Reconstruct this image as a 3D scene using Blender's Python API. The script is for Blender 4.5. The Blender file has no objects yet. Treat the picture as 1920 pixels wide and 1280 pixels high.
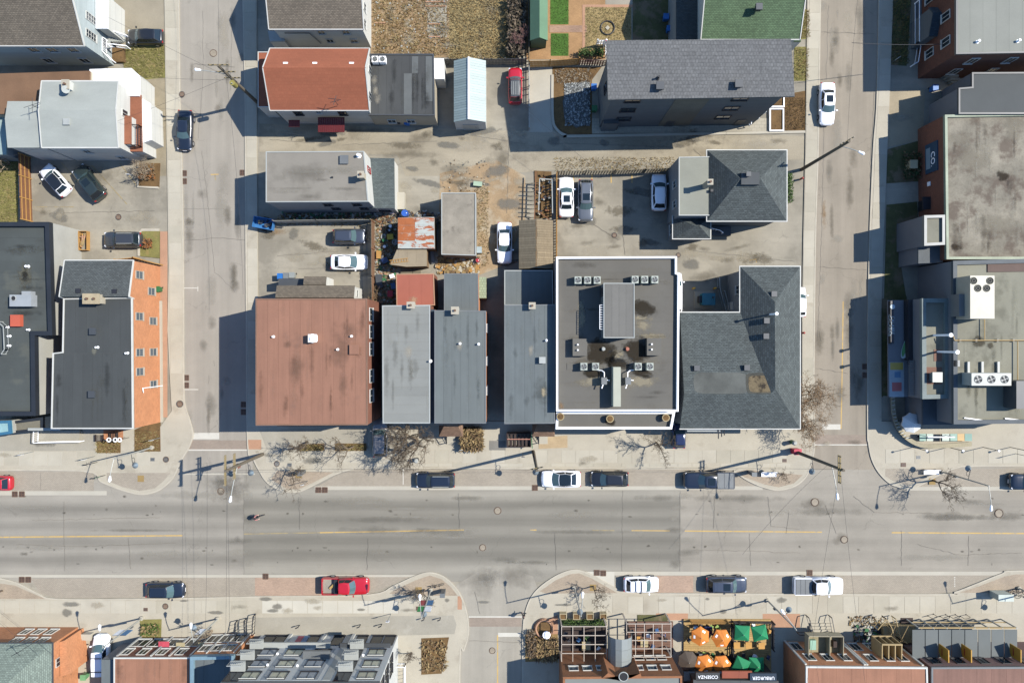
import bpy, bmesh, math, random
from mathutils import Vector, Matrix

# ------------------------------------------------------------------ camera, sky, sun, exposure
SC = bpy.context.scene
H = 82.0                      # drone height in metres
F = 1280.0                    # focal length in photograph pixels (24 mm equivalent)
cam_d = bpy.data.cameras.new('drone_camera')
cam_d.sensor_width = 36.0; cam_d.lens = 24.0; cam_d.clip_start = 0.5; cam_d.clip_end = 2000
cam = bpy.data.objects.new('drone_camera', cam_d)
SC.collection.objects.link(cam)
cam.location = (0, 0, H); cam.rotation_euler = (0, 0, 0)
SC.camera = cam
SUN_A, SUN_B = 0.93, 0.22     # ground shadow per metre of height: west, and towards the foot of the picture
EL = math.atan2(1.0, math.hypot(SUN_A, SUN_B))
sdir = Vector((SUN_A, SUN_B, 1.0)).normalized()      # towards the sun
wd = bpy.data.worlds.new('World'); SC.world = wd; wd.use_nodes = True
wn = wd.node_tree; bg = wn.nodes['Background']
sky = wn.nodes.new('ShaderNodeTexSky'); sky.sky_type = 'NISHITA'; sky.sun_disc = False
sky.sun_elevation = EL; sky.sun_rotation = math.atan2(sdir.x, sdir.y)
sky.air_density = 1.3; sky.dust_density = 0.3; sky.ozone_density = 2.0
tint = wn.nodes.new('ShaderNodeMix'); tint.data_type = 'RGBA'; tint.blend_type = 'MULTIPLY'; tint.inputs[0].default_value = 1.0
tint.inputs[7].default_value = (0.80, 0.98, 1.22, 1)      # clear, deep blue spring sky
wn.links.new(sky.outputs[0], tint.inputs[6]); wn.links.new(tint.outputs[2], bg.inputs[0]); bg.inputs[1].default_value = 0.092
sl = bpy.data.lights.new('sun', 'SUN'); sl.energy = 4.6; sl.angle = math.radians(0.5); sl.color = (1.0, 0.95, 0.88)
so = bpy.data.objects.new('sun', sl); SC.collection.objects.link(so)
so.rotation_euler = (-sdir).to_track_quat('-Z', 'Y').to_euler()
vs = SC.view_settings
vs.view_transform = 'Standard'; vs.look = 'None'; vs.exposure = 0.88; vs.gamma = 1.0; vs.use_curve_mapping = False
try:
    SC.cycles.max_bounces = 5; SC.cycles.diffuse_bounces = 3; SC.cycles.glossy_bounces = 2
    SC.cycles.transparent_max_bounces = 12
except Exception: pass

KEXP = (2.07, 2.09, 2.27)     # display value of a white sunlit sheet, per channel

# ------------------------------------------------------------------ helpers
R = random.Random(11)
COL = SC.collection
def W(px, py, z=0.0):
    s = (H - z) / F
    return Vector(((px - 960) * s, -(py - 640) * s, z))
def lin(c):
    c /= 255.0
    return c / 12.92 if c <= 0.04045 else ((c + 0.055) / 1.055) ** 2.4
def S(r, g, b):
    """albedo of a surface that shows as r,g,b in full sun"""
    return tuple(min(0.85, lin(v) / k) for v, k in zip((r, g, b), KEXP))

def tag(o, label=None, cat=None, group=None, kind=None):
    if label: o['label'] = label
    if cat: o['category'] = cat
    if group: o['group'] = group
    if kind: o['kind'] = kind
    return o
def thing(name, label, cat, loc=(0, 0, 0), rz=0.0, group=None):
    o = bpy.data.objects.new(name, None); COL.objects.link(o)
    o.empty_display_size = 0.3
    o.location = loc; o.rotation_euler = (0, 0, rz)
    return tag(o, label, cat, group)
def root(o):
    while o.parent: o = o.parent
    return o

class MB:
    def __init__(s): s.v = []; s.f = []; s.m = []; s.sm = []
    def add(s, vs, fs, m=0, smooth=False):
        n = len(s.v); s.v += [Vector(v) for v in vs]
        for f in fs: s.f.append([i + n for i in f]); s.m.append(m); s.sm.append(smooth)
        return s
    def bx(s, x0, x1, y0, y1, z0, z1, m=0):
        return s.add([(x0,y0,z0),(x1,y0,z0),(x1,y1,z0),(x0,y1,z0),(x0,y0,z1),(x1,y0,z1),(x1,y1,z1),(x0,y1,z1)],
                     [(3,2,1,0),(4,5,6,7),(0,1,5,4),(1,2,6,5),(2,3,7,6),(3,0,4,7)], m)
    def rb(s, c, sx, sy, sz, rz=0.0, m=0):
        """box standing on point c, turned by rz"""
        ca, sa = math.cos(rz), math.sin(rz); c = Vector(c); P = []
        for z in (0, sz):
            for x, y in ((-sx/2,-sy/2),(sx/2,-sy/2),(sx/2,sy/2),(-sx/2,sy/2)):
                P.append((c.x + x*ca - y*sa, c.y + x*sa + y*ca, c.z + z))
        return s.add(P, [(3,2,1,0),(4,5,6,7),(0,1,5,4),(1,2,6,5),(2,3,7,6),(3,0,4,7)], m)
    def beam(s, p, q, w, h, m=0):
        p, q = Vector(p), Vector(q); d = (q - p).normalized()
        u = Vector((0, 0, 1)) if abs(d.z) < 0.95 else Vector((1, 0, 0))
        a = d.cross(u).normalized() * w/2; b = a.cross(d).normalized() * h/2
        P = [p-a-b, p+a-b, p+a+b, p-a+b, q-a-b, q+a-b, q+a+b, q-a+b]
        return s.add(P, [(0,1,2,3),(7,6,5,4),(4,5,1,0),(5,6,2,1),(6,7,3,2),(7,4,0,3)], m)
    def tube(s, p, q, r, n=6, r2=None, m=0, cap=True, smooth=True):
        p, q = Vector(p), Vector(q); r2 = r if r2 is None else r2
        d = (q - p)
        if d.length < 1e-6: return s
        d.normalize(); u = Vector((0, 0, 1)) if abs(d.z) < 0.9 else Vector((1, 0, 0))
        a = d.cross(u).normalized(); b = d.cross(a)
        P = [p + (a*math.cos(t) + b*math.sin(t))*r for t in [2*math.pi*i/n for i in range(n)]]
        P += [q + (a*math.cos(t) + b*math.sin(t))*r2 for t in [2*math.pi*i/n for i in range(n)]]
        s.add(P, [((i+1)%n, i, i+n, (i+1)%n+n) for i in range(n)], m, smooth)
        if cap: s.add(P, [tuple(range(n)), tuple(range(2*n-1, n-1, -1))], m)
        return s
    def path(s, pts, r, n=5, m=0):
        for a, b in zip(pts[:-1], pts[1:]): s.tube(a, b, r, n, m=m)
        return s
    def cyl(s, c, r, h, n=12, r2=None, m=0):
        c = Vector(c); return s.tube(c, c + Vector((0, 0, h)), r, n, r2, m)
    def disc(s, c, r, n=16, m=0):
        c = Vector(c)
        return s.add([c + Vector((math.cos(2*math.pi*i/n)*r, math.sin(2*math.pi*i/n)*r, 0)) for i in range(n)], [tuple(range(n))], m)
    def ring(s, c, r, t, n=16, k=5, axis='z', m=0):
        c = Vector(c); pts = []
        for i in range(n + 1):
            a = 2*math.pi*i/n; u, v = math.cos(a)*r, math.sin(a)*r
            pts.append(c + (Vector((u, v, 0)) if axis == 'z' else Vector((u, 0, v)) if axis == 'y' else Vector((0, u, v))))
        return s.path(pts, t, k, m)
    def prism(s, poly, z0, z1, top=True, bot=False, side=True, m=0, ms=None):
        n = len(poly)
        P = [(p[0], p[1], z0) for p in poly] + [(p[0], p[1], z1) for p in poly]
        if side: s.add(P, [(i, (i+1)%n, (i+1)%n+n, i+n) for i in range(n)], m if ms is None else ms)
        if top: s.add(P[n:], [tuple(range(n))], m)
        if bot: s.add(P[:n], [tuple(range(n-1, -1, -1))], m)
        return s
    def band(s, outer, inner, z0, z1, m=0):
        """closed ring wall between two polygons"""
        n = len(outer)
        P = [(p[0],p[1],z0) for p in outer]+[(p[0],p[1],z1) for p in outer]+[(p[0],p[1],z0) for p in inner]+[(p[0],p[1],z1) for p in inner]
        f = []
        for i in range(n):
            j = (i+1) % n
            f += [(i, j, j+n, i+n), (i+n, j+n, j+3*n, i+3*n), (j+2*n, i+2*n, i+3*n, j+3*n), (j, i, i+2*n, j+2*n)]
        return s.add(P, f, m)
    def build(s, name, mat=None, parent=None, world=True, smooth=None):
        me = bpy.data.meshes.new(name)
        off = Vector((0, 0, 0))
        if parent is not None and world:
            off = Vector(root(parent).location)
        me.from_pydata([v - off for v in s.v], [], s.f)
        mats = mat if isinstance(mat, (list, tuple)) else [mat]
        for mm in mats:
            if mm: me.materials.append(mm)
        if len(mats) > 1: me.polygons.foreach_set('material_index', s.m)
        me.polygons.foreach_set('use_smooth', s.sm if smooth is None else [smooth]*len(s.f))
        me.update()
        uv = me.uv_layers.new(name='UVMap')
        dat = [0.0]*(2*len(me.loops))
        for p in me.polygons:
            n = p.normal
            for li in p.loop_indices:
                c = s.v[me.loops[li].vertex_index]
                if abs(n.z) > 0.5:
                    u, v = (c.y, c.x) if (abs(n.x) > abs(n.y) and abs(n.z) < 0.995) else (c.x, c.y)
                elif abs(n.x) > abs(n.y): u, v = c.y, c.z
                else: u, v = c.x, c.z
                dat[2*li] = u; dat[2*li+1] = v
        uv.data.foreach_set('uv', dat)
        o = bpy.data.objects.new(name, me); COL.objects.link(o)
        if parent is not None: o.parent = parent
        return o

def ccw(P):
    a = sum(P[i][0]*P[(i+1)%len(P)][1] - P[(i+1)%len(P)][0]*P[i][1] for i in range(len(P)))
    return list(P) if a > 0 else list(P)[::-1]
def off(P, d):
    """inset (d>0) a counter-clockwise polygon"""
    n = len(P); out = []
    for i in range(n):
        a, b, c = Vector(P[i-1][:2]), Vector(P[i][:2]), Vector(P[(i+1)%n][:2])
        e1, e2 = (b-a).normalized(), (c-b).normalized()
        n1, n2 = Vector((-e1.y, e1.x)), Vector((-e2.y, e2.x))
        t = n1 + n2
        k = d / max(0.3, 1 + n1.dot(n2))
        out.append((b.x + t.x*k, b.y + t.y*k))
    return out
def rect(x0, y0, x1, y1): return [(x0, y0), (x1, y0), (x1, y1), (x0, y1)]
def PX(pts, z=0.0): return ccw([tuple(W(x, y, z))[:2] for x, y in pts])
def copy_tree(o, parent=None):
    c = o.copy(); COL.objects.link(c); c.parent = parent
    for ch in list(o.children): copy_tree(ch, c)
    return c

# ------------------------------------------------------------------ materials
MATS = {}
def nodes(name):
    m = bpy.data.materials.new(name); m.use_nodes = True
    t = m.node_tree; return m, t, t.nodes['Principled BSDF']
def mapr(t, src, a, b, c, d):
    n = t.nodes.new('ShaderNodeMapRange'); n.inputs[1].default_value = a; n.inputs[2].default_value = b
    n.inputs[3].default_value = c; n.inputs[4].default_value = d
    t.links.new(src, n.inputs[0]); return n.outputs[0]
def math2(t, op, a, b):
    n = t.nodes.new('ShaderNodeMath'); n.operation = op
    for i, v in enumerate((a, b)):
        if isinstance(v, (int, float)): n.inputs[i].default_value = v
        else: t.links.new(v, n.inputs[i])
    return n.outputs[0]
def noise(t, vec, scale, detail=5, rough=0.6):
    n = t.nodes.new('ShaderNodeTexNoise'); n.inputs['Scale'].default_value = scale
    n.inputs['Detail'].default_value = detail; n.inputs['Roughness'].default_value = rough
    t.links.new(vec, n.inputs['Vector']); return n.outputs['Fac']
def mapping(t, vec, sc=(1, 1, 1), rot=0.0, loc=(0, 0, 0)):
    n = t.nodes.new('ShaderNodeMapping'); n.inputs['Scale'].default_value = sc
    n.inputs['Rotation'].default_value = (0, 0, rot); n.inputs['Location'].default_value = loc
    t.links.new(vec, n.inputs['Vector']); return n.outputs[0]
def mixc(t, fac, a, b):
    n = t.nodes.new('ShaderNodeMix'); n.data_type = 'RGBA'
    if isinstance(fac, (int, float)): n.inputs[0].default_value = fac
    else: t.links.new(fac, n.inputs[0])
    for i, v in ((6, a), (7, b)):
        if isinstance(v, tuple): n.inputs[i].default_value = (*v[:3], 1)
        else: t.links.new(v, n.inputs[i])
    return n.outputs[2]
def scalec(t, col, fac):
    n = t.nodes.new('ShaderNodeVectorMath'); n.operation = 'SCALE'
    if isinstance(col, tuple): n.inputs[0].default_value = col[:3]
    else: t.links.new(col, n.inputs[0])
    if isinstance(fac, (int, float)): n.inputs['Scale'].default_value = fac
    else: t.links.new(fac, n.inputs['Scale'])
    return n.outputs[0]

def M(name, col, rough=0.85, var=0.22, scale=0.35, fvar=0.16, fine=7.0, stretch=(1, 1, 1), pat=None,
      metal=0.0, bump=0.0, blot=None, coat=0.0, spec=0.4, svar=0.0, orand=0.0):
    """worn surface: two noise sizes over a base colour; pat = shingle / brick / seam / board pattern; blot = stain colour"""
    if name in MATS: return MATS[name]
    m, t, b = nodes(name)
    tc = t.nodes.new('ShaderNodeTexCoord'); uv = tc.outputs['UV']
    base = col
    hgt = None
    if pat:
        k = pat[0]
        if k in ('brick', 'shingle', 'paver'):
            br = t.nodes.new('ShaderNodeTexBrick'); t.links.new(uv, br.inputs['Vector'])
            dv = pat[4] if len(pat) > 4 else 0.18
            br.inputs['Color1'].default_value = (*[c*(1-dv) for c in col], 1)
            br.inputs['Color2'].default_value = (*[min(0.9, c*(1+dv)) for c in col], 1)
            mc = pat[3]
            br.inputs['Mortar'].default_value = (*mc, 1)
            br.inputs['Scale'].default_value = 1.0
            br.inputs['Brick Width'].default_value = pat[1]; br.inputs['Row Height'].default_value = pat[2]
            br.inputs['Mortar Size'].default_value = pat[5] if len(pat) > 5 else 0.02
            br.inputs['Mortar Smooth'].default_value = 0.3
            br.inputs['Bias'].default_value = 0.0
            br.offset = 0.5
            base = br.outputs['Color']; hgt = br.outputs['Fac']
        elif k == 'seam':      # (seam, spacing, width, axis, colour)
            sp = t.nodes.new('ShaderNodeSeparateXYZ'); t.links.new(uv, sp.inputs[0])
            wob = math2(t, 'MULTIPLY', noise(t, uv, 0.25, 2), 0.12)
            c = math2(t, 'ADD', sp.outputs[0 if pat[3] == 'x' else 1], wob)
            fr = math2(t, 'FRACT', math2(t, 'MULTIPLY', c, 1.0/pat[1]), 0)
            ln = math2(t, 'LESS_THAN', fr, pat[2]/pat[1])
            # each strip has a slightly different tone
            fl = math2(t, 'FLOOR', math2(t, 'MULTIPLY', c, 1.0/pat[1]), 0)
            wn_ = t.nodes.new('ShaderNodeTexWhiteNoise'); wn_.noise_dimensions = '1D'; t.links.new(fl, wn_.inputs['W'])
            tone = mapr(t, wn_.outputs['Value'], 0, 1, 0.93, 1.07)
            base = mixc(t, math2(t, 'MULTIPLY', ln, 0.7), scalec(t, col, tone), pat[4])
    g = mapping(t, uv, stretch)
    n1 = noise(t, g, scale, 6, 0.62); n2 = noise(t, uv, fine, 4, 0.7)
    f = math2(t, 'MULTIPLY', mapr(t, n1, 0.28, 0.72, 1-var, 1+var), mapr(t, n2, 0.25, 0.75, 1-fvar, 1+fvar))
    if orand:
        oi = t.nodes.new('ShaderNodeObjectInfo'); f = math2(t, 'MULTIPLY', f, mapr(t, oi.outputs['Random'], 0, 1, 1-orand, 1+orand))
    c = scalec(t, base, f)
    if svar:       # lengthwise streaks
        n4 = noise(t, mapping(t, uv, (2.2, 0.12, 1)), 1.0, 3)
        c = scalec(t, c, mapr(t, n4, 0.3, 0.7, 1-svar, 1+svar))
    if blot:       # (colour, scale, threshold, strength)
        n3 = noise(t, mapping(t, uv, (1, 1, 1), 0, (13.1, 7.7, 0)), blot[1], 7, 0.65)
        c = mixc(t, math2(t, 'MULTIPLY', mapr(t, n3, blot[2], blot[2]+0.10, 0, 1), blot[3]), c, blot[0])
    t.links.new(c, b.inputs['Base Color'])
    b.inputs['Roughness'].default_value = rough; b.inputs['Metallic'].default_value = metal
    b.inputs['Specular IOR Level'].default_value = spec
    if coat: b.inputs['Coat Weight'].default_value = coat; b.inputs['Coat Roughness'].default_value = 0.06
    if bump:
        bp = t.nodes.new('ShaderNodeBump'); bp.inputs['Strength'].default_value = 0.6; bp.inputs['Distance'].default_value = bump
        h = n2 if hgt is None else math2(t, 'SUBTRACT', n2, math2(t, 'MULTIPLY', hgt, 2.0))
        t.links.new(h, bp.inputs['Height']); t.links.new(bp.outputs[0], b.inputs['Normal'])
    MATS[name] = m; return m
def P(name, col, rough=0.5, metal=0.0, coat=0.0, spec=0.5):
    """small painted / plastic / metal piece with slight grime"""
    return M(name, col, rough, 0.10, 0.8, 0.07, 11.0, metal=metal, coat=coat, spec=spec)
def GLASS(name, col=(0.012, 0.018, 0.024), rough=0.06):
    if name in MATS: return MATS[name]
    m, t, b = nodes(name); b.inputs['Base Color'].default_value = (*col, 1)
    b.inputs['Roughness'].default_value = rough; b.inputs['Specular IOR Level'].default_value = 0.6
    MATS[name] = m; return m
def STAIN(name, col, strength=0.6, edge=0.5, nscale=1.6):
    """patch of dirt or wear with ragged fading edge; UV is the patch's own unit square"""
    if name in MATS: return MATS[name]
    m, t, b = nodes(name)
    tc = t.nodes.new('ShaderNodeTexCoord')
    gr = t.nodes.new('ShaderNodeVectorMath'); gr.operation = 'LENGTH'
    at = t.nodes.new('ShaderNodeAttribute'); at.attribute_name = 'patch'
    t.links.new(at.outputs['Vector'], gr.inputs[0])
    n1 = noise(t, tc.outputs['UV'], nscale, 6, 0.65)
    r = math2(t, 'ADD', gr.outputs['Value'], mapr(t, n1, 0.3, 0.7, -0.45, 0.45))
    al = math2(t, 'MULTIPLY', mapr(t, r, 1-edge, 1.0, 1, 0), strength)
    t.links.new(al, b.inputs['Alpha']); b.inputs['Base Color'].default_value = (*col, 1)
    b.inputs['Roughness'].default_value = 0.95; b.inputs['Specular IOR Level'].default_value = 0.1
    MATS[name] = m; return m
def stain(px, py, z, rx, ry, mat, parent, name='stain', rot=0.0):
    """thin worn patch lying 4 mm above a surface (px radii)"""
    c = W(px, py, z); k = (H - z) / F
    mb = MB(); n = 20; P_ = []; A = []
    for rr in (0.0, 0.5, 1.15):
        for i in range(n):
            a = 2*math.pi*i/n; x, y = math.cos(a)*rr, math.sin(a)*rr
            X, Y = x*rx*k, y*ry*k
            P_.append((c.x + X*math.cos(rot) - Y*math.sin(rot), c.y + X*math.sin(rot) + Y*math.cos(rot), z)); A.append((x, y, 0))
    mb.add(P_, [(i+n*j, i+n*(j+1), (i+1)%n+n*(j+1), (i+1)%n+n*j) for j in (0, 1) for i in range(n)])
    o = mb.build(name, mat, parent)
    at = o.data.attributes.new('patch', 'FLOAT_VECTOR', 'POINT')
    at.data.foreach_set('vector', [q for a in A for q in a])
    return o
# ------------------------------------------------------------------ ground, roads, pavements
def ROAD(name, col, tracks, var=0.10, blot=None, axis='y', edge=None):
    """sun-bleached asphalt; tracks = polished wheel paths (px position, half width px, factor)"""
    if name in MATS: return MATS[name]
    m, t, b = nodes(name)
    tc = t.nodes.new('ShaderNodeTexCoord'); uv = tc.outputs['UV']
    sp = t.nodes.new('ShaderNodeSeparateXYZ'); t.links.new(uv, sp.inputs[0])
    wob = math2(t, 'MULTIPLY', math2(t, 'SUBTRACT', noise(t, mapping(t, uv, (0.06, 0.3, 1)), 1.0, 3), 0.5), 0.9)
    y = math2(t, 'ADD', sp.outputs[1 if axis == 'y' else 0], wob)
    f = None
    for p, hw, k in tracks:
        c = -(p - 640) * H / F if axis == 'y' else (p - 960) * H / F
        d = math2(t, 'DIVIDE', math2(t, 'SUBTRACT', y, c), hw * H / F)
        g = math2(t, 'POWER', 2.718, math2(t, 'MULTIPLY', math2(t, 'MULTIPLY', d, d), -1.0))
        g = math2(t, 'ADD', 1.0, math2(t, 'MULTIPLY', g, k - 1.0))
        f = g if f is None else math2(t, 'MULTIPLY', f, g)
    str_ = noise(t, mapping(t, uv, (0.05, 1.6, 1) if axis == 'y' else (1.6, 0.05, 1)), 1.0, 5)
    n1 = noise(t, uv, 0.18, 6, 0.65); n2 = noise(t, uv, 9.0, 4, 0.7)
    k = math2(t, 'MULTIPLY', mapr(t, n1, 0.28, 0.72, 1-var, 1+var), mapr(t, n2, 0.25, 0.75, 0.92, 1.08))
    k = math2(t, 'MULTIPLY', k, mapr(t, str_, 0.3, 0.7, 0.94, 1.06))
    if f is not None: k = math2(t, 'MULTIPLY', k, f)
    c = scalec(t, col, k)
    # fine cracks
    vo = t.nodes.new('ShaderNodeTexVoronoi'); vo.feature = 'DISTANCE_TO_EDGE'; vo.inputs['Scale'].default_value = 0.11
    wv = t.nodes.new('ShaderNodeVectorMath'); wv.operation = 'ADD'
    nz = t.nodes.new('ShaderNodeTexNoise'); nz.inputs['Scale'].default_value = 0.6; nz.inputs['Detail'].default_value = 5
    t.links.new(uv, nz.inputs['Vector'])
    t.links.new(uv, wv.inputs[0]); t.links.new(scalec(t, nz.outputs['Color'], 2.4), wv.inputs[1]); t.links.new(wv.outputs[0], vo.inputs['Vector'])
    cr = mapr(t, vo.outputs['Distance'], 0.0, 0.006, 0.34, 0.0)
    cr = math2(t, 'MULTIPLY', cr, mapr(t, noise(t, uv, 0.22, 3), 0.47, 0.60, 0, 1))
    c = mixc(t, cr, c, tuple(v*0.35 for v in col))
    if blot:
        n3 = noise(t, mapping(t, uv, (1, 1, 1), 0, (3.1, 9.7, 0)), blot[1], 7, 0.65)
        c = mixc(t, math2(t, 'MULTIPLY', mapr(t, n3, blot[2], blot[2]+0.12, 0, 1), blot[3]), c, blot[0])
    t.links.new(c, b.inputs['Base Color']); b.inputs['Roughness'].default_value = 0.9
    b.inputs['Specular IOR Level'].default_value = 0.25
    bp = t.nodes.new('ShaderNodeBump'); bp.inputs['Strength'].default_value = 0.35; bp.inputs['Distance'].default_value = 0.012
    t.links.new(n2, bp.inputs['Height']); t.links.new(bp.outputs[0], b.inputs['Normal'])
    MATS[name] = m; return m

m_lot = ROAD('lot_asphalt', S(180, 173, 160), [], 0.26, (S(150, 144, 133), 0.16, 0.50, 0.75))
m_road = ROAD('main_road_asphalt', S(184, 178, 169), [(955, 13, 0.66), (986, 11, 0.74), (1016, 12, 0.70), (1049, 13, 0.66)])
m_road_e = ROAD('main_road_asphalt_east', S(182, 175, 165), [(950, 13, 0.84), (982, 13, 0.88), (1018, 13, 0.86), (1046, 12, 0.88)], 0.13)
m_road_d = ROAD('main_road_new_asphalt', S(168, 163, 154), [(947, 11, 0.70), (976, 12, 0.72), (1013, 14, 0.68), (1041, 12, 0.70), (925, 9, 1.18), (1066, 9, 1.16)], 0.07)
m_st_w = ROAD('west_street_asphalt', S(184, 177, 168), [(385, 16, 0.95), (425, 16, 0.94)], 0.11, axis='x')
m_st_e = ROAD('east_street_asphalt', S(178, 168, 155), [(1565, 12, 0.92), (1605, 14, 0.95)], 0.12, axis='x')
m_st_s = ROAD('south_street_asphalt', S(187, 181, 171), [(905, 16, 0.93), (955, 16, 0.93)], 0.11, axis='x')
m_conc = M('pavement_concrete', S(207, 199, 184), 0.9, 0.10, 0.3, 0.09, 8, blot=(S(176, 166, 150), 0.35, 0.56, 0.5))
m_conc2 = M('slab_concrete_pale', S(212, 205, 191), 0.9, 0.09, 0.4, 0.07, 9)
m_conc3 = M('slab_concrete_grey', S(203, 196, 181), 0.9, 0.10, 0.4, 0.08, 9)
m_conc4 = M('slab_concrete_new', S(226, 221, 210), 0.9, 0.06, 0.4, 0.06, 9)
m_concg = M('forecourt_concrete_grey', S(186, 180, 168), 0.9, 0.14, 0.25, 0.10, 7, blot=(S(205, 200, 190), 0.5, 0.55, 0.5))
m_kerb = M('kerb_concrete', S(214, 206, 192), 0.9, 0.12, 0.8, 0.10, 10)
m_gut = M('gutter_concrete', S(212, 206, 194), 0.9, 0.08, 0.3, 0.06, 9)
m_bay = M('parking_bay_paving', S(190, 180, 166), 0.9, 0.10, 0.35, 0.08, 8, pat=('paver', 0.24, 0.12, S(160, 148, 136), 0.06, 0.012))
m_bayr = M('parking_bay_red_paving', S(202, 172, 152), 0.9, 0.14, 0.5, 0.10, 8, pat=('paver', 0.24, 0.12, S(178, 160, 146), 0.08, 0.012))
m_xing = M('crossing_paving', S(173, 158, 146), 0.9, 0.10, 0.4, 0.08, 8, pat=('paver', 0.3, 0.15, S(160, 147, 136), 0.05, 0.012))
m_bumpb = M('corner_brick_paving', S(180, 160, 140), 0.9, 0.12, 0.5, 0.10, 8, pat=('paver', 0.22, 0.11, S(196, 184, 168), 0.12, 0.02))
m_pav = M('garden_pavers', S(196, 188, 172), 0.9, 0.10, 0.4, 0.08, 8, pat=('paver', 0.6, 0.4, S(165, 158, 146), 0.06, 0.02))
m_redp = M('pink_paving', S(205, 160, 132), 0.9, 0.12, 0.5, 0.10, 8)
m_white = M('road_paint_white', S(232, 228, 220), 0.8, 0.06, 0.8, 0.14, 14, blot=(S(190, 184, 174), 1.1, 0.60, 0.6))
m_yel = M('road_paint_yellow', S(226, 190, 120), 0.8, 0.10, 0.8, 0.14, 14, blot=(S(178, 168, 150), 1.2, 0.52, 0.7))
m_yelf = M('road_paint_yellow_faint', S(186, 168, 128), 0.8, 0.10, 0.8, 0.14, 14, blot=(S(150, 145, 136), 1.0, 0.48, 0.8))
m_dry = M('dry_grass', S(182, 160, 114), 0.95, 0.30, 0.6, 0.30, 9, blot=(S(150, 128, 92), 0.8, 0.55, 0.7), bump=0.03)
m_soil = M('rubble_soil', S(172, 145, 112), 0.95, 0.30, 0.6, 0.34, 8, blot=(S(206, 188, 160), 0.9, 0.56, 0.7), bump=0.03)
m_dirt = M('packed_dirt', S(186, 160, 128), 0.95, 0.24, 0.3, 0.24, 8, blot=(S(206, 194, 174), 0.35, 0.50, 0.7))
m_brown = M('brown_mulch', S(128, 100, 64), 0.95, 0.30, 0.8, 0.34, 9, blot=(S(88, 68, 46), 1.2, 0.56, 0.7), bump=0.03)
m_lawn = M('spring_lawn', S(148, 142, 84), 0.95, 0.30, 0.7, 0.30, 9, blot=(S(176, 150, 100), 0.7, 0.55, 0.7), bump=0.03)
m_green = M('bright_turf', S(86, 128, 48), 0.95, 0.20, 0.8, 0.26, 10, bump=0.02)
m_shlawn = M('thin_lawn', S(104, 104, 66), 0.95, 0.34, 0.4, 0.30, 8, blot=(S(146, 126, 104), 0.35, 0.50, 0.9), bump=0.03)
m_gravel = M('grey_gravel', S(116, 118, 118), 0.95, 0.20, 0.9, 0.40, 12, bump=0.03)
m_iron = M('cast_iron', S(126, 98, 82), 0.75, 0.2, 1.5, 0.2, 14)
m_iron2 = M('worn_iron', S(178, 166, 150), 0.75, 0.15, 1.5, 0.2, 14)
m_dark = P('dark_void', (0.012, 0.012, 0.013), 0.9)
m_leaf = M('dead_leaves', S(176, 140, 92), 0.9, 0.3, 2, 0.2, 9)

def sheet(name, pts, z, mat, kind='structure', parent=None):
    mb = MB(); mb.prism(PX(pts, z), 0, z, side=False)
    o = mb.build(name, mat, parent)
    if parent is None: o['kind'] = kind
    return o
def raised(name, pts, z0, z1, mat, kind='structure', parent=None):
    mb = MB(); mb.prism(PX(pts, z1), z0, z1)
    o = mb.build(name, mat, parent)
    if parent is None: o['kind'] = kind
    return o
def strip(mb, pts, w, z0, z1, m=0):
    """mitred strip along a polyline of world points"""
    L, Rr = [], []
    n = len(pts)
    for i in range(n):
        a = Vector(pts[max(0, i-1)][:2]); c = Vector(pts[min(n-1, i+1)][:2]); p = Vector(pts[i][:2])
        d = (c - a).normalized(); nn = Vector((-d.y, d.x)) * w/2
        L.append(p + nn); Rr.append(p - nn)
    for i in range(n-1):
        q = [Rr[i], Rr[i+1], L[i+1], L[i]]
        fs = [(0,1,5,4),(2,3,7,6),(4,5,6,7)]
        if i == 0: fs.append((3,0,4,7))
        if i == n-2: fs.append((1,2,6,5))
        mb.add([(v.x, v.y, z0) for v in q] + [(v.x, v.y, z1) for v in q], fs, m)
    return mb
def smoothpts(pts, k=4):
    out = []
    n = len(pts)
    for i in range(n-1):
        p0, p1, p2, p3 = [Vector(pts[min(n-1, max(0, j))]) for j in (i-1, i, i+1, i+2)]
        for s in range(k):
            u = s/k
            out.append(tuple(0.5*((2*p1) + (p2-p0)*u + (2*p0-5*p1+4*p2-p3)*u*u + (3*p1-p0-3*p2+p3)*u**3)))
    out.append(tuple(pts[-1])); return out
def kerb(pts, w=0.14, z1=0.135, mat=None, z0=0.0):
    mb = MB(); strip(mb, [W(x, y, z1) for x, y in pts], w, z0, z1)
    o = mb.build('kerb', mat or m_kerb); o['kind'] = 'structure'; return o
def line(name, pts, wpx, z, mat, parent):
    mb = MB(); strip(mb, [W(x, y, z) for x, y in pts], wpx*H/F, z-0.003, z)
    return mb.build(name, mat, parent)

g = MB(); g.bx(-400, 400, -400, 400, -1.0, 0.0); GRD = tag(g.build('ground', m_lot), kind='structure')
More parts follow.
